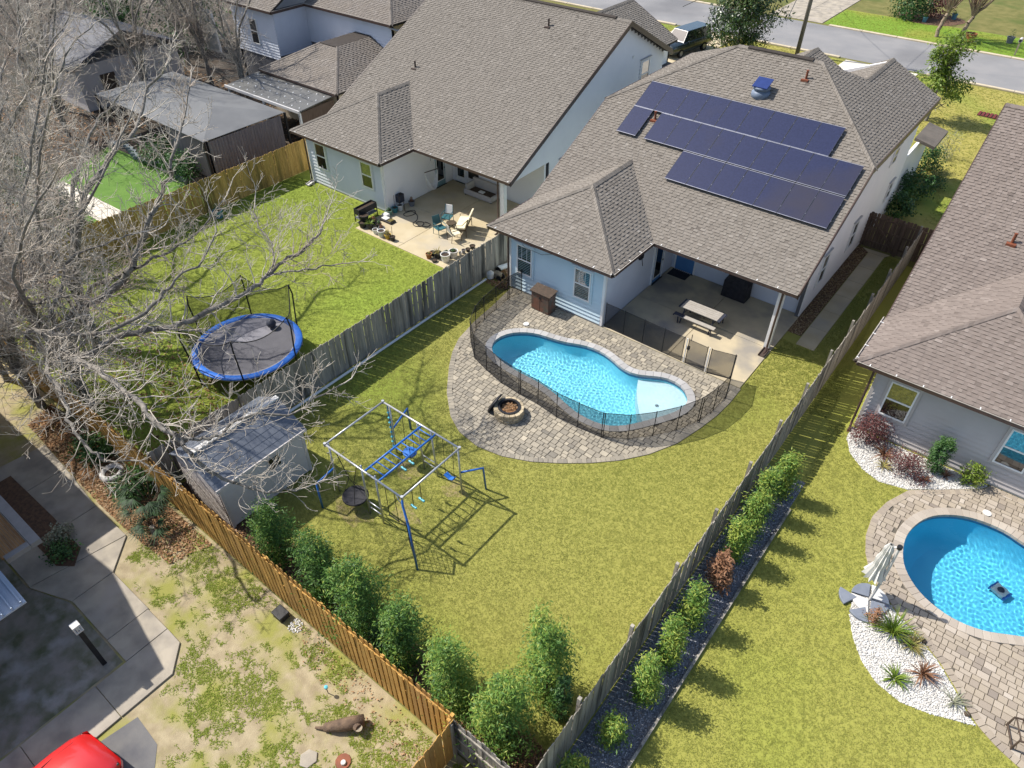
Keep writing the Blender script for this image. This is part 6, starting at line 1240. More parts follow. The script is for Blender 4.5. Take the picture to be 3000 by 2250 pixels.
def mailbox(x, y, label, pm_, bm):
    t = thing('mailbox', label, 'mailbox', (x, y, 0)); MB().box(x - .06, x + .06, y - .06, y + .06, 0, 1.05).build('post', pm_, t); m = MB(); q = [(x - .13, 1.05), (x + .13, 1.05), (x + .13, 1.2), (x + .09, 1.29), (x, 1.33), (x - .09, 1.29), (x - .13, 1.2)]
    m.slab([(a, y - .28, z) for a, z in q], (0, .56, 0)).build('box', bm, t); MB().box(x - .1, x + .1, y - .3, y - .281, 1.08, 1.26).build('door', 'dark_metal', t); MB().box(x + .131, x + .15, y - .1, y + .0, 1.15, 1.32).build('flag', 'red_paint', t)
mailbox(-5.95, 74.1, 'dark mailbox on a wooden post across the street', 'wood_tan', 'light_grey'); mailbox(-10.3, 65.0, 'white mailbox and post beside the small magnolia', 'trim_white', 'trim_white')
t = thing('drain_grate', 'dark red grating lying in the front lawn', 'grating', (-4.6, 58.4, 0))
MB().box(-5.3, -3.9, 57.95, 58.85, .01, .05).build('panel', 'rust_red', t) if 'rust_red' in MATS else None
pm('rust_red', (.14, .025, .022), (.11, .02, .02), 5, .7)
for k in range(6): MB().box(-5.28 + k * .235, -5.12 + k * .235, 57.97, 58.83, .02, .07).build('bar', 'rust_red', t)
MB().box(-5.3, -3.9, 57.95, 58.85, .01, .02).build('frame', 'dark_wood', t)
pot(-9.76, 75.5, .42, .75, 'terra_pot', 'large brown barrel pot by the bare trees across the street', z=0, group='pots across the street'); pot(-14.5, 79.65, .22, .45, 'blue_pot', 'pale blue pot at the left in the mulch bed across the street', bush(.3, .25), z=0, group='pots across the street'); pot(-12.6, 82.3, .24, .5, 'blue_pot', 'pale blue pot at the right in the mulch bed across the street', bush(.3, .25), z=0, group='pots across the street'); pot(-7.0, 77.5, .3, .5, 'grey_pot', 'grey pot with a small shrub near the far mailbox', bush(.7, .3, 'leaf_dark'), z=0, group='pots across the street')
def bin_(x, y, rz, mat, label):
    t = thing('wheeled_bin', label, 'bin', (x, y, .03), rz); MB().taper(-.3, .3, -.36, .36, .95, .05, .07).build('body', mat, t, local=True); MB().box(-.33, .33, -.4, .38, .95, 1.03).build('lid', mat, t, local=True, bevel=.03); MB().tube([(-.28, .42, .95), (.28, .42, .95)], .02, 6).build('handle', 'black', t, local=True)
    for s in (-.24, .24): MB().tube([(s - .03, .3, .1), (s + .03, .3, .1)], .1, 12).build('wheel', 'tyre', t, local=True)
bin_(-24.3, 51.5, .2, 'teal_pot', 'dark green wheeled bin behind the solar roof'); bin_(-23.3, 52.2, .2, 'mustard_pot', 'yellow lidded wheeled bin behind the solar roof')
# odds and ends in the sandy yard
t = thing('log', 'cut log with branch stubs lying on the sandy yard', 'log', (-8.0, 3.6, 0)); MB().tube([(-8.5, 3.1, .08), (-8.3, 3.25, .16), (-8.05, 3.5, .2), (-7.8, 3.82, .2)], [.1, .14, .17, .15], 12).build('trunk', 'stump_wood', t, smooth=True); MB().tube([(-8.0, 3.6, .15), (-7.72, 3.58, .27)], [.11, .1], 12).build('stub', 'stump_wood', t); MB().lathe([(.095, 0), (.095, .012), (0, .014)], (-7.73, 3.58, .28), 14).build('cut_face', 'wood_tan', t); MB().tube([(-8.3, 3.2, .1), (-8.7, 2.95, .05)], [.07, .03], 8).build('stub', 'stump_wood', t)
o = MB().prism([(-8.48, 2.3), (-8.3, 2.12), (-8.1, 2.2), (-8.05, 2.45), (-8.2, 2.6), (-8.42, 2.52)], .0, .045).build('stepping_stone', 'concrete_old', bevel=.015); tag(o, 'flat grey stepping stone in the sandy yard', 'stone')
t = thing('well_cap', 'round terracotta cap with a small white knob in the sandy yard', 'cap', (-7.54, 2.85, 0)); MB().lathe([(.2, .01), (.19, .04), (0, .05)], (-7.54, 2.85, 0), 12).build('disc', 'well_cap', t); MB().lathe([(.07, .055), (.06, .1), (0, .11)], (-7.5, 2.83, 0), 10).build('knob', 'white_pot', t)
t = thing('utility_box', 'small black box on the ground behind the golden fence', 'box', (-11.9, 4.4, 0)); MB().box(-12.1, -11.72, 4.25, 4.55, 0, .2).build('body', 'black_pot', t, bevel=.02); MB().box(-12.12, -11.7, 4.23, 4.57, .2, .25).build('lid', 'black_pot', t, bevel=.02)
o = stones('pale_ash', [(-11.6, 4.5), (-11.45, 4.25), (-11.2, 4.25), (-11.1, 4.45), (-11.25, 4.65), (-11.5, 4.65)], [], 900, .03, 'stone_white', 'pale heap of ash beside the black box'); 
t = thing('garden_light', 'small cyan solar light in a weed clump on the sandy yard', 'light', (-9.15, 3.75, 0)); MB().tube([(-9.15, 3.75, 0), (-9.15, 3.75, .3)], .012, 6).build('stake', 'black', t); MB().lathe([(.05, .3), (.05, .36), (0, .38)], (-9.15, 3.75, 0), 10).build('lamp_head', 'cyan_plastic', t)
t = thing('tyre_planter', 'pale tyre planter lying among the leaves', 'planter', (-20.8, 4.2, 0)); MB().lathe([(.25, .02), (.38, .0), (.42, .1), (.36, .2), (.26, .2), (.24, .1)], (-20.8, 4.2, 0), 20).build('ring', 'light_grey', t, smooth=True); MB().lathe([(.25, .1), (0, .13)], (-20.8, 4.2, 0), 14).build('soil', 'soil', t)
o = MB().slab([(-4.35, 4.0, 1.6), (-3.75, 4.0, 1.6), (-3.75, 4.35, 1.7), (-4.35, 4.35, 1.7)], (0, 0, .05)).build('lid', 'dark_metal')
tag(o, 'slanted dark lid at the lower edge inside the grey corner fence', 'lid')
MB().box(-4.3, -3.8, 4.02, 4.33, 0, 1.58).build('cabinet', 'wood_brown', o)

# ------------------------------------------------------------------ shrubs and plants
def shrub(name, label, x, y, h, r, n, mat, group, ln=.1, wd=.035, prof=None, stem=True, cat='shrub', top=.12, **k):
    t = thing(name, label, cat, (x, y, 0), 0, group); lobes = 1 if prof is not col else 4
    crown(t, (x, y, 0), h, r * (1 if lobes == 1 else .82), n if lobes == 1 else int(n * .6), mat, ln, wd, prof, top=top, **k)
    for q in range(lobes - 1):
        a = random.uniform(0, 6.28); d = r * random.uniform(.3, .6); k2 = dict(k); k2.pop('clumps', None); hh = h * random.uniform(.62, 1.08); tn_ = k2.pop('tone', (.5, .22))
        crown(t, (x + d * cos(a), y + d * sin(a), 0), hh, r * random.uniform(.35, .55), int(n * .16), mat, ln, wd, prof, top=top * 1.6, tone=(tn_[0] + random.uniform(-.08, .12), tn_[1]), **k2)
    if stem: MB().tube([(x, y, 0), (x + .03, y, h * .4), (x, y + .02, h * .8)], [.03, .022, .01], 6).build('stem', 'stem', t)
    return t
col = lambda t_: (min(1, .45 + t_ * 2.2)) * (1 - .75 * max(0, t_ - .35) ** 1.2 / .65 ** 1.2) if t_ > 0 else .4
G1 = 'evergreen shrubs along the golden fence'
for x, y, h, r, n, lb, tn in ((-13.35, 5.65, 2.5, .78, 5200, 'dark evergreen shrub nearest the shed', .28), (-11.45, 5.6, 2.75, .78, 5400, 'second evergreen shrub from the shed along the golden fence', .3), (-9.6, 5.6, 3.3, .85, 6200, 'third evergreen shrub from the shed along the golden fence', .34), (-7.95, 5.65, 2.9, .72, 5000, 'fourth evergreen shrub from the shed along the golden fence', .32), (-6.3, 5.5, 3.1, .78, 5400, 'bright evergreen shrub next to the end of the golden fence', .55), (-4.6, 5.6, 3.3, .85, 6400, 'evergreen shrub in the lower corner of the pool yard', .52), (-4.55, 7.15, 3.5, .8, 6200, 'tall evergreen shrub standing in the lawn by the grey right fence', .52)):
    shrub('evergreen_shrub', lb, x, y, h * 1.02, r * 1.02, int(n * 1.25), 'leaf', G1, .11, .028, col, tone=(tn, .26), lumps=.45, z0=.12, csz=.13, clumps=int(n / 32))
for x, y, h, r, n, lb in ((-8.9, 5.35, 1.2, .5, 1200, 'low green filler plant between the third and fourth shrub'), (-3.95, 7.0, 2.2, .3, 900, 'thin dark sapling beside the tall shrub in the lawn')): shrub('evergreen_shrub', lb, x, y, h, r, n, 'leaf_dark', G1, .1, .035, col)
G2 = 'shrubs in the dark stone bed'
for x, y, h, r, n, lb in ((-2.45, 17.45, 2.05, .6, 3600, 'green shrub farthest up in the dark stone bed'), (-2.6, 16.4, 2.1, .62, 3800, 'green shrub second from the top in the dark stone bed'), (-2.6, 15.3, 2.1, .6, 3600, 'green shrub third from the top in the dark stone bed'), (-2.55, 14.2, 2.05, .6, 3600, 'green shrub just above the dead brown shrub'), (-2.55, 11.45, 2.0, .62, 3400, 'green shrub just below the dead brown shrub'), (-2.5, 9.95, 2.3, .56, 3600, 'yellowish green shrub in the middle of the dark stone bed'), (-2.5, 8.75, 2.2, .55, 3400, 'green shrub below the yellowish one in the dark stone bed'), (-2.5, 7.3, 1.35, .42, 1900, 'small round green shrub low in the dark stone bed'), (-2.75, 6.0, 1.2, .5, 1800, 'green shrub at the lower edge of the dark stone bed')):
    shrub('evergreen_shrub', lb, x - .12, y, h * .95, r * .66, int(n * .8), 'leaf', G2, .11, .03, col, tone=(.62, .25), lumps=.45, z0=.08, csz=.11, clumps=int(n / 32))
shrub('dead_shrub', 'dead brown shrub in the dark stone bed', -2.65, 13.0, 1.5, .5, 2200, 'leaf_brown', None, .1, .04, col, lumps=.3)
rnd_ = lambda t_: sqrt(max(.05, 1 - (2 * t_ - .9) ** 2 * .85))
shrub('red_shrub', 'round dark red shrub at the corner of the grey house', -1.08, 21.85, 1.05, .62, 2600, 'leaf_red', None, .07, .035, rnd_, lumps=.15); shrub('red_shrub', 'low spreading dark red shrub in the white stones by the grey house', .45, 21.15, .75, .6, 2000, 'leaf_red', None, .07, .03, rnd_, lumps=.3)
shrub('conifer', 'narrow upright green conifer in front of the grey house', 1.15, 21.8, 1.5, .27, 5200, 'leaf_dark', None, .06, .03, lambda t_: .75 + .3 * sin(pi * t_) if t_ < .9 else .6, tone=(.6, .2), lumps=.1); shrub('round_shrub', 'small round yellow green shrub in front of the grey house', 2.3, 22.0, .8, .38, 1500, 'leaf_lime', None, .07, .04, rnd_, lumps=.15)
def grassy(name, label, x, y, n, L, mat, cat='plant', group=None, **k):
    t = thing(name, label, cat, (x, y, 0), 0, group); blades(t, (x, y, .02), n, L, .035, mat, **k); return t
grassy('dry_plant', 'dry brown plant beside the corner red shrub', -.35, 21.5, 50, .55, 'leaf_brown'); grassy('dry_plant', 'withered straw plant below the dry brown one in the white stones', -.2, 20.95, 40, .4, 'leaf_straw'); grassy('dry_plant', 'small brown tuft right of the low red shrub', 1.08, 21.2, 30, .32, 'leaf_brown'); grassy('dry_plant', 'small brown tuft between the conifer and the round shrub', 1.6, 21.85, 30, .3, 'leaf_brown')
grassy('flax_plant', 'large green and orange flax plant in the white stones', 1.95, 14.75, 110, .8, 'leaf_lime', droop=.35); grassy('flax_plant', 'smaller yellow tuft right of the flax plant', 2.5, 14.65, 60, .5, 'leaf_straw'); grassy('flax_plant', 'small green tuft in the middle of the white stones', 2.42, 13.4, 60, .45, 'leaf_lime'); grassy('dry_plant', 'upright reddish brown plant in the white stones', 2.95, 13.98, 60, .55, 'leaf_brown', up=1.0); grassy('dry_plant', 'sparse grey stems near the tip of the white stones', 3.8, 13.72, 26, .45, 'leaf_grey'); shrub('dry_shrub', 'small dark brown shrub beside the parasol base', 1.42, 14.78, .5, .28, 500, 'leaf_brown', None, .06, .03, rnd_)
shrub('round_shrub', 'dark green shrub at the front corner of the solar house', -5.7, 46.6, 1.2, .9, 1500, 'leaf_dark', None, .13, .07, rnd_); shrub('grey_shrub', 'pale grey leafless shrub in the side lawn', -5.3, 49.2, 1.5, .8, 900, 'leaf_grey', None, .16, .02, rnd_); grassy('flax_plant', 'yellow green spiky plant in the side bed', -4.8, 45.6, 70, 1.0, 'leaf_straw'); shrub('dark_shrub', 'low dark shrub in front of the spiky plant', -4.7, 44.5, .7, .6, 700, 'leaf_dark', None, .1, .06, rnd_); shrub('dark_shrub', 'large dark shrub in the shade beside the side wall', -5.35, 42.2, 1.6, .8, 1700, 'leaf_dark', None, .13, .08, rnd_); shrub('dark_shrub', 'dark shrub in the shade just behind the brown gate', -5.2, 39.6, 1.3, .65, 1300, 'leaf_dark', None, .13, .08, rnd_)
shrub('variegated_shrub', 'pale variegated shrub in the planting bed of the old walk', -19.4, 1.75, .6, .42, 900, 'leaf_grey', None, .07, .05, rnd_); shrub('dark_shrub', 'dark shrub below the pale one in the planting bed', -18.75, 1.55, .5, .45, 800, 'leaf_dark', None, .08, .05, rnd_)
shrub('dark_shrub', 'dark leafy shrub by the leaf pile behind the golden fence', -22.0, 4.25, .8, .7, 1400, 'leaf_dark', None, .12, .07, rnd_); shrub('dark_shrub', 'dark leafy shrub left of the fan palm behind the golden fence', -19.3, 4.35, .9, .7, 1400, 'leaf_dark', None, .12, .07, rnd_)
def palm(x, y, label, n=16, L=1.0):
    t = thing('fan_palm', label, 'palm', (x, y, 0)); MB().tube([(x, y, 0), (x, y, .35)], [.12, .09], 8).build('trunk', 'bark', t)
    for k in range(n):
        a = k * 2.4; e = random.uniform(.2, 1.1); l = L * random.uniform(.6, 1); c = Vector((x + cos(a) * cos(e) * l, y + sin(a) * cos(e) * l, .35 + sin(e) * l)); f = MB(); ax = Vector((cos(a), sin(a), 0)); si = Vector((-sin(a), cos(a), 0))
        for q in range(11):
            b = (q - 5) * .27; d = ax * cos(b) + si * sin(b) - Vector((0, 0, .25 + .1 * abs(b))); e2 = c + d * .55; w = si * .022 * cos(b) - ax * .022 * sin(b); f.face([tuple(c - w), tuple(c + w), tuple(e2)], random.uniform(.05, 1))
        f.build('frond', 'frond', t); MB().tube([(x, y, .3), tuple(c)], .012, 4).build('stalk', 'stem', t)
palm(-18.3, 4.2, 'dark fan palm growing against the golden fence', 20, 1.05); palm(-17.4, 3.75, 'small bright fan palm seedling among the leaves', 5, .45)

# ------------------------------------------------------------------ leafy trees near the street
def leafy_tree(label, x, y, h, r, n, mat, z0, lean=(0, 0), prof=None, ln=.24, wd=.1, group=None, name='magnolia_tree', clumps=None, csz=None):
    t = thing(name, label, 'tree', (x, y, 0), 0, group); seg = []
    q = limb(seg, [(x, y, 0), (x + lean[0] * .3, y + lean[1] * .3, h * .35), (x + lean[0], y + lean[1], h * .92)], .13, .03)
    for k in range(26): p = q[random.randint(len(q) // 4, len(q) - 1)]; grow(seg, p, rdir(Vector((random.gauss(0, 1), random.gauss(0, 1), .35)), .3), r * random.uniform(.5, .95), .035, 1, .05, (3,), .5)
    seg_mesh('trunk', seg, 'bark', t, 6); crown(t, (x + lean[0] * .6, y + lean[1] * .6, 0), h, r, n, mat, ln, wd, prof, name='crown', z0=z0, lumps=.35, tone=(.45, .25), clumps=clumps, csz=csz); return t
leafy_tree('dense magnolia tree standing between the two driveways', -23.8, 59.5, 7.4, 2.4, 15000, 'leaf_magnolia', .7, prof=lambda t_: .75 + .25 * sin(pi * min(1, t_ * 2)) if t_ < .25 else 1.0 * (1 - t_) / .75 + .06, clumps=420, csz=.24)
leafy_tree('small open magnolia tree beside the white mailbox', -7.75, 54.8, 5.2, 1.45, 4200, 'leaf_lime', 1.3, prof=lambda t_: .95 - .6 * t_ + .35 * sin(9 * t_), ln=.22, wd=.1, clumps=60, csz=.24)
shrub('round_shrub', 'round dark green shrub in the mulch bed across the street', -16.2, 80.2, 2.6, 1.7, 2600, 'leaf_dark', None, .22, .12, rnd_); shrub('round_shrub', 'purple brown shrub behind the green one across the street', -14.2, 82.0, 1.9, 1.3, 1500, 'leaf_red', None, .2, .1, rnd_)
shrub('round_shrub', 'dark shrub at the top right corner across the street', -4.5, 87.5, 3.2, 2.2, 2400, 'leaf_dark', None, .3, .16, rnd_); shrub('round_shrub', 'dark green shrub across the street above the magnolia', -31.5, 77.5, 1.6, 1.3, 1200, 'leaf_dark', None, .2, .1, rnd_)

# ------------------------------------------------------------------ bare trees on the left
def bare_tree(label, base, limbs, r0=.2, sec=.32, trunk_to=None, lev=2, secL=(.9, 2.0), extra=(), kids=(3, 4), twig='twig'):
    t = thing('bare_tree', label, 'tree', (base[0], base[1], 0), 0, 'bare winter trees'); big = []; tw = []
    x, y = base
    for name, pts, ra in limbs:
        st = pts[0]; root = [(x, y, 0), (x * .8 + st[0] * .2, y * .8 + st[1] * .2, st[2] * .5)] if ra > .1 else []
        ra *= .8; q = limb(big, root + list(pts), ra, .022); skip = 4 * max(0, len(root) - 1); d = 0.0
        L = len(q)
        for i in range(max(1, skip), L - 1):
            seg = q[i + 1] - q[i]; d += seg.length; f_ = (i - skip) / max(1, L - skip)
            while d > sec:
                d -= sec; dirn = rdir(seg, random.uniform(.5, 1.15)); dirn.z = dirn.z * .8 + random.uniform(-.1, .3)
                grow(tw, q[i], dirn.normalized(), random.uniform(*secL) * (1.15 - .45 * f_), max(.011, ra * .28 * (1 - .6 * f_)), lev, .07, kids, .5, .2, .22)
        grow(tw, q[-1], (q[-1] - q[-2]).normalized(), random.uniform(1.0, 1.8), .026, lev, .05, kids, .5, .2, .22)
    seg_mesh('trunk', big, 'bark', t, 9); seg_mesh('crown', tw, twig, t, 3); return t
LM = {
'a':[(-21.6,5.0,4.2),(-20.9,5.4,4.6),(-20.4,6.3,5.0),(-19.0,7.2,5.4),(-18.4,8.2,5.7),(-17.9,9.3,6.0),(-17.9,10.2,6.2),(-17.9,11.0,6.4),(-17.7,11.7,6.6),(-17.8,12.3,6.8),(-18.2,13.0,7.0)],
'a2':[(-17.9,10.2,6.2),(-18.4,10.9,6.6),(-19.6,11.3,6.8),(-20.5,11.8,7.0)], 'a3':[(-17.9,10.2,6.2),(-17.6,10.7,6.2),(-17.0,11.1,6.3),(-16.7,11.9,6.2)],
'b':[(-24.3,6.1,4.0),(-23.2,7.1,4.8),(-22.7,7.9,5.5),(-22.7,8.6,6.2),(-22.4,9.0,7.0),(-22.6,9.8,7.6),(-22.3,10.2,8.2),(-22.0,10.3,8.8),(-23.2,11.7,9.5),(-24.7,13.1,10.0)],
'b2':[(-24.5,7.0,4.4),(-24.0,7.6,4.8),(-23.1,8.1,5.3),(-22.0,8.9,6.0),(-21.2,9.8,6.6),(-21.0,11.0,7.4)],
'c':[(-23.5,4.5,4.6),(-21.6,5.3,5.0),(-20.5,5.9,5.3),(-19.7,6.9,5.8),(-19.5,7.5,6.2),(-19.3,8.0,6.6),(-19.0,8.8,7.0),(-19.6,9.8,7.3)],
'd':[(-21.5,4.2,4.6),(-19.6,3.8,5.0),(-18.4,3.5,5.0),(-17.9,3.3,5.0),(-16.9,3.2,4.8),(-16.4,3.3,4.5),(-16.2,3.8,4.2)],
'e':[(-21.5,4.8,4.4),(-19.4,4.9,5.0),(-17.4,4.8,5.2),(-16.0,4.7,5.2),(-15.3,4.8,5.0),(-15.1,4.8,4.9),(-14.7,4.8,4.6),(-14.4,4.9,4.2),(-14.0,5.1,3.8),(-13.4,5.6,3.4),(-13.0,6.0,3.2),(-12.8,6.5,3.0)],
'e2':[(-15.1,4.8,4.9),(-14.8,5.2,4.8),(-14.6,5.7,4.7),(-14.6,6.5,4.8),(-13.9,7.4,4.6),(-13.9,8.0,4.5),(-13.7,9.1,4.6)],
'h':[(-27.5,9.0,6.0),(-28.2,10.3,6.6),(-28.7,11.6,7.1),(-28.9,12.5,7.4),(-30.4,14.2,8.2),(-30.2,15.1,8.8),(-31.5,16.5,9.5)],
'g':[(-28.9,9.1,5.5),(-30.3,10.4,6.2),(-31.7,12.1,7.0),(-31.6,13.0,7.6),(-31.9,14.1,8.0)],
'i':[(-33.9,10.4,6.0),(-34.8,11.7,7.0),(-36.6,13.5,8.0),(-37.0,14.3,8.5),(-38.0,16.2,9.0)], 'j':[(-35.0,10.8,6.0),(-37.8,12.2,7.0),(-39.9,13.1,8.0),(-42.2,14.8,8.6)],
'k':[(-39.3,11.6,7.0),(-42.8,14.4,8.0),(-45.7,16.6,8.5)], 'l':[(-25.7,4.9,5.0),(-24.3,5.1,5.2),(-23.6,5.3,5.3),(-23.3,5.6,5.5),(-22.7,6.1,5.6),(-21.8,6.6,5.4)],
'm':[(-23.1,5.2,5.0),(-23.3,5.9,5.5),(-23.9,6.8,6.1),(-23.0,7.7,6.6),(-22.1,8.3,7.0)], 'n':[(-27.1,5.8,5.5),(-27.7,6.7,6.3),(-28.0,7.0,7.0),(-28.0,7.9,7.6)]}
def lm(*ks): return [(k, LM[k], r) for k, r in ks]
bare_tree('bare tree reaching over the trampoline and the shed', (-24.8, 5.5), lm(('a', .17), ('a2', .04), ('a3', .04), ('b', .2), ('b2', .12), ('c', .12), ('d', .105), ('e', .14), ('e2', .06), ('l', .09), ('m', .08)) + [('x', [(-24.6, 5.8, 4.5), (-23.8, 6.2, 7), (-22.6, 6.6, 9.5), (-21.6, 7.4, 11.5)], .14), ('y', [(-25, 5.2, 4.5), (-25.2, 6.2, 7), (-24.6, 7.4, 9.5), (-24.2, 8.6, 11.8)], .14), ('z', [(-24.4, 5.2, 4.5), (-22.8, 4.9, 6.8), (-21.2, 5.4, 8.8), (-20.2, 6.2, 10.2)], .13)], sec=.23)
bare_tree('bare tree in front of the bright green turf', (-28.2, 7.6), lm(('h', .19), ('g', .15), ('n', .12)) + [('x', [(-29.0, 8.0, 5.0), (-30.2, 8.6, 6.5), (-31.6, 9.2, 8.0)], .12), ('y', [(-27.5, 7.5, 5), (-26.3, 8.8, 6.5), (-26.0, 10.2, 8.0), (-26.4, 11.5, 9)], .12)], sec=.28)
def wild(label, x, y, h, n, spread, sec=.4, secL=(1.2, 2.6), lo=4.5):
    ls = []
    for k in range(n):
        a = 2 * pi * k / n + random.uniform(-.4, .4); s = spread * random.uniform(.6, 1.05); z = lo * random.uniform(.8, 1.1)
        ls.append(('w', [(x + .15 * s * cos(a), y + .15 * s * sin(a), z), (x + .5 * s * cos(a), y + .5 * s * sin(a), z + (h - z) * .45), (x + .85 * s * cos(a + .2), y + .85 * s * sin(a + .2), z + (h - z) * .8), (x + s * cos(a + .3), y + s * sin(a + .3), h * random.uniform(.9, 1.05))], .13))
    return bare_tree(label, (x, y), ls, sec=sec, secL=secL)
bare_tree('bare tree left of the white path', (-34.9, 9.6), lm(('i', .17), ('j', .16)) + [('x', [(-34, 9, 4.8), (-33, 8.6, 6), (-31.5, 8.8, 7.5), (-30.8, 9.5, 8.8)], .12), ('y', [(-35.5, 9, 5), (-37, 8.8, 6.5), (-38.5, 9.4, 8)], .12)], sec=.32, secL=(1.0, 2.3), twig='twig')
bare_tree('bare tree at the left edge beside the tree left of the path', (-39.8, 10.4), lm(('k', .17)) + [('x', [(-40.5, 10.5, 5), (-41.5, 11.2, 7), (-43.2, 12.2, 9), (-45, 13, 10)], .15), ('y', [(-39, 11, 5), (-38.4, 12.6, 7), (-38.8, 14.5, 8.6), (-39.5, 16.5, 9.6)], .14)], sec=.32, secL=(1.0, 2.3), twig='twig')
wild('bare tree between the canopy and the blue grey roof', -50.5, 17.5, 10, 6, 4.0); wild('bare tree behind the grey canopy', -44.5, 27.2, 8.5, 5, 2.6, secL=(.9, 1.8)); wild('bare tree in front of the blue grey roof', -49.0, 22.8, 9, 6, 3.6); wild('bare tree at the top left corner', -62, 24, 10, 6, 4.5); wild('bare tree at the left edge behind the turf', -55, 19.5, 10, 6, 4); wild('bare tree near the left edge level with the pale panel', -57, 30.5, 8.5, 5, 3.2)
wild('tall bare tree behind the flat patio roof', -51.0, 28.6, 10.5, 6, 4.0, .3)
wild('bare tree at the lower left edge behind the leaf pile', -28.8, 4.2, 8.2, 6, 3.4, .22, (1.0, 2.1))
wild('low bare tree tangled above the corner of the golden fence', -26.2, 4.3, 6.6, 7, 3.8, .2, (.9, 1.9), 3.4)
wild('bare tree rising at the left edge below the turf', -33.0, 6.6, 9.0, 6, 3.4, .24, (1.0, 2.1))
leafy_tree('dark evergreen tree at the top left beside the pale panel', -60.5, 33.5, 8.5, 3.0, 5200, 'leaf_dark', .6, prof=lambda t_: .9 - .45 * t_, ln=.3, wd=.16, name='evergreen_tree', clumps=160, csz=.45)
leafy_tree('dark evergreen tree behind the blue grey roof', -66, 30.5, 7.5, 3.0, 4200, 'leaf_dark', .6, prof=lambda t_: .9 - .45 * t_, ln=.3, wd=.16, name='evergreen_tree', clumps=140, csz=.45)
leafy_tree('dark leafy tree in the left woodland', -38.2, 11.0, 2.4, 1.3, 2600, 'leaf_dark', .1, prof=rnd_, ln=.2, wd=.1, name='evergreen_tree', clumps=90)
for x, y, h, lb in ((-44.5, 12.0, 1.8, 'dark understory bush left of the white path'), (-42.0, 19.1, 1.2, 'dark understory bush between turf and canopy'), (-39.4, 18.9, 1.1, 'dark understory bush beside the canopy curtain'), (-36.0, 10.9, 1.2, 'bush with bright green tips at the end of the yellow fence')): shrub('understory_bush', lb, x, y, h, 1.3, 2000, 'leaf_dark' if 'tips' not in lb else 'leaf_lime', 'understory bushes', .15, .08, rnd_)
# crepe myrtles across the street: a fan of upright bare stems
def myrtle(x, y, label, lean):
    t = thing('crepe_myrtle', label, 'tree', (x, y, 0), 0, 'bare crepe myrtles across the street'); big = []; tw = []
    limb(big, [(x, y, 0), (x + lean * .3, y + .1, 1.2), (x + lean * .7, y + .2, 2.0)], .17, .14)
    for k in range(26):
        a = k * 2.4; s = random.uniform(.5, 2.6); q = limb(big, [(x + lean * .7, y + .2, 1.9), (x + lean * .8 + .35 * s * cos(a), y + .2 + .35 * s * sin(a), 3.0), (x + lean + s * cos(a), y + .3 + s * sin(a), 5.2)], .07, .018)
        for i in range(3, len(q), 1): grow(tw, q[i], (q[i] - q[i - 1] + Vector((random.gauss(0, .15), random.gauss(0, .15), .2))).normalized(), random.uniform(.7, 1.5), .02, 1, .1, (3,), .6, .12)
    seg_mesh('trunk', big, 'bark_smooth', t, 8); seg_mesh('crown', tw, 'twig_tan', t, 3)
myrtle(-12.4, 75.5, 'left bare crepe myrtle across the street', .35); myrtle(-10.55, 75.6, 'right bare crepe myrtle across the street', .5)

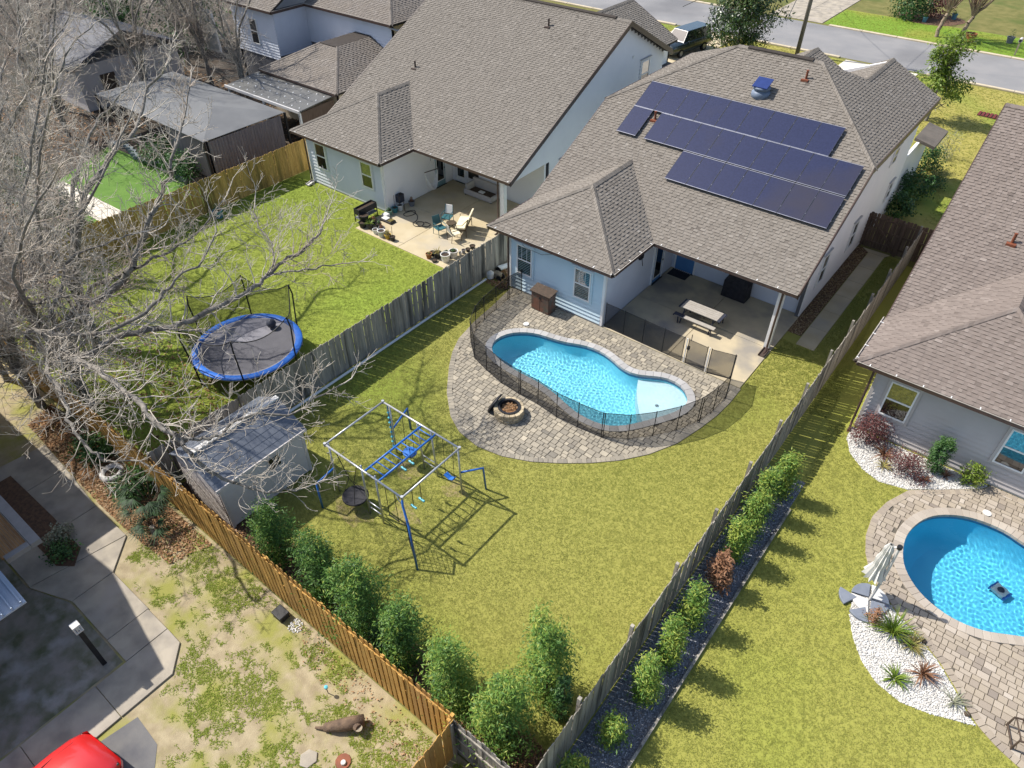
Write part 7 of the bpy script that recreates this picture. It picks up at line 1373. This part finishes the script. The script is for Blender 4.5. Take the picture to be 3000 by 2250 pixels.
# ------------------------------------------------------------------ grass blades, leaves on the ground
ROUND = [(fx + .6 * cos(a), fy + .6 * sin(a)) for a in np.arange(0, 6.28, .4)]
grass([(-18.65, 6.0), (-3.5, 6.0), (-3.5, 21.8), (-18.65, 21.8)], [DECK, rect(-17.95, -15.6, 5.4, 8.6)], 430, 'grass_mid', 'short dry grass of the pool yard lawn', hgt=.036, wid=.008)
grass([(-5.8, 21.8), (-3.5, 21.8), (-3.5, 35.2), (-4.4, 35.2), (-4.4, 25.7), (-5.8, 25.7)], [], 260, 'grass_mid', 'shaded grass strip beside the side walk')
grass([(-34.4, 4.95), (-18.85, 4.95), (-18.85, 23.0), (-34.4, 23.0)], [rect(-27.05, -18, 20.85, 30)], 400, 'grass_left', 'green grass of the trampoline yard', hgt=.036, wid=.008)
grass([(-1.93, 3), (6, 9), (6, 13.5), (4, 23), (-3.3, 22), (-3.3, 30), (-2.0, 17.5)], [DECK2, BED1, BED2, rect(-1.7, 9, 22.3, 30)], 430, 'grass_mid', 'yellow green grass of the right yard', hgt=.036, wid=.008)
def patchy(X, Y):
    s = NR.normal(0, .45, len(X)); g_ = np.random.default_rng(5)
    for k in range(14): a = g_.uniform(0, 6.28); wl = g_.uniform(.35, 3.2); s = s + .42 * np.sin((X * cos(a) + Y * sin(a)) * 6.28 / wl + g_.uniform(0, 6.28))
    return s + .12 * (3 - Y) > .25
grass([(-17.2, 2.3), (-13.2, 2.3), (-12.4, .6), (-10.5, 0), (-9, -2), (-3.6, 1), (-3.6, 4.6), (-17.5, 4.6)], [], 420, 'grass_green', 'patchy weeds and grass of the sandy yard', hgt=.06, wid=.011, thin=patchy)
grass(rect(-34, 4, 40, 64.2), [rect(-31.5, -25.8, 40, 65), rect(-16.5, -10.7, 40, 65), rect(-24, -4, 30, 43)], 50, 'grass_mid', 'dry grass of the front lawns', hgt=.06, wid=.016)
grass(rect(-21.5, 0, 73.5, 79.4), [], 60, 'grass_left', 'green grass across the street', hgt=.06, wid=.016)
litter('fallen_leaves', [(-25.5, 3.5), (-20, 3.25), (-18, 3.25), (-16.0, 3.4), (-15.6, 4.6), (-26, 4.6)], [], 900, .085, 'leaf_litter', 'thick layer of orange brown leaves behind the golden fence', thin=lambda X, Y: NR.uniform(0, 1, len(X)) < np.clip(1.35 - np.maximum(0, X + 18.2) / 2.6, .05, 1))
litter('fallen_leaves', rect(-15.5, -3.6, 4.9, 6.2), [], 260, .075, 'leaf_litter', 'brown leaves under the shrubs along the golden fence'); litter('fallen_leaves', [(-10.5, 3.9), (-6, 3.6), (-5.7, 4.6), (-11.5, 4.65)], [], 55, .065, 'leaf_litter', 'brown leaves in front of the end of the golden fence')
litter('fallen_leaves', rect(-60, -34.7, 4, 30), [rect(-48, -34.7, 12, 25)], 20, .16, 'leaf_litter', 'dead leaves on the woodland floor'); litter('fallen_leaves', rect(-34, -19, 5, 9.5), [], 30, .12, 'leaf_litter', 'scattered leaves under the bare trees of the trampoline yard')
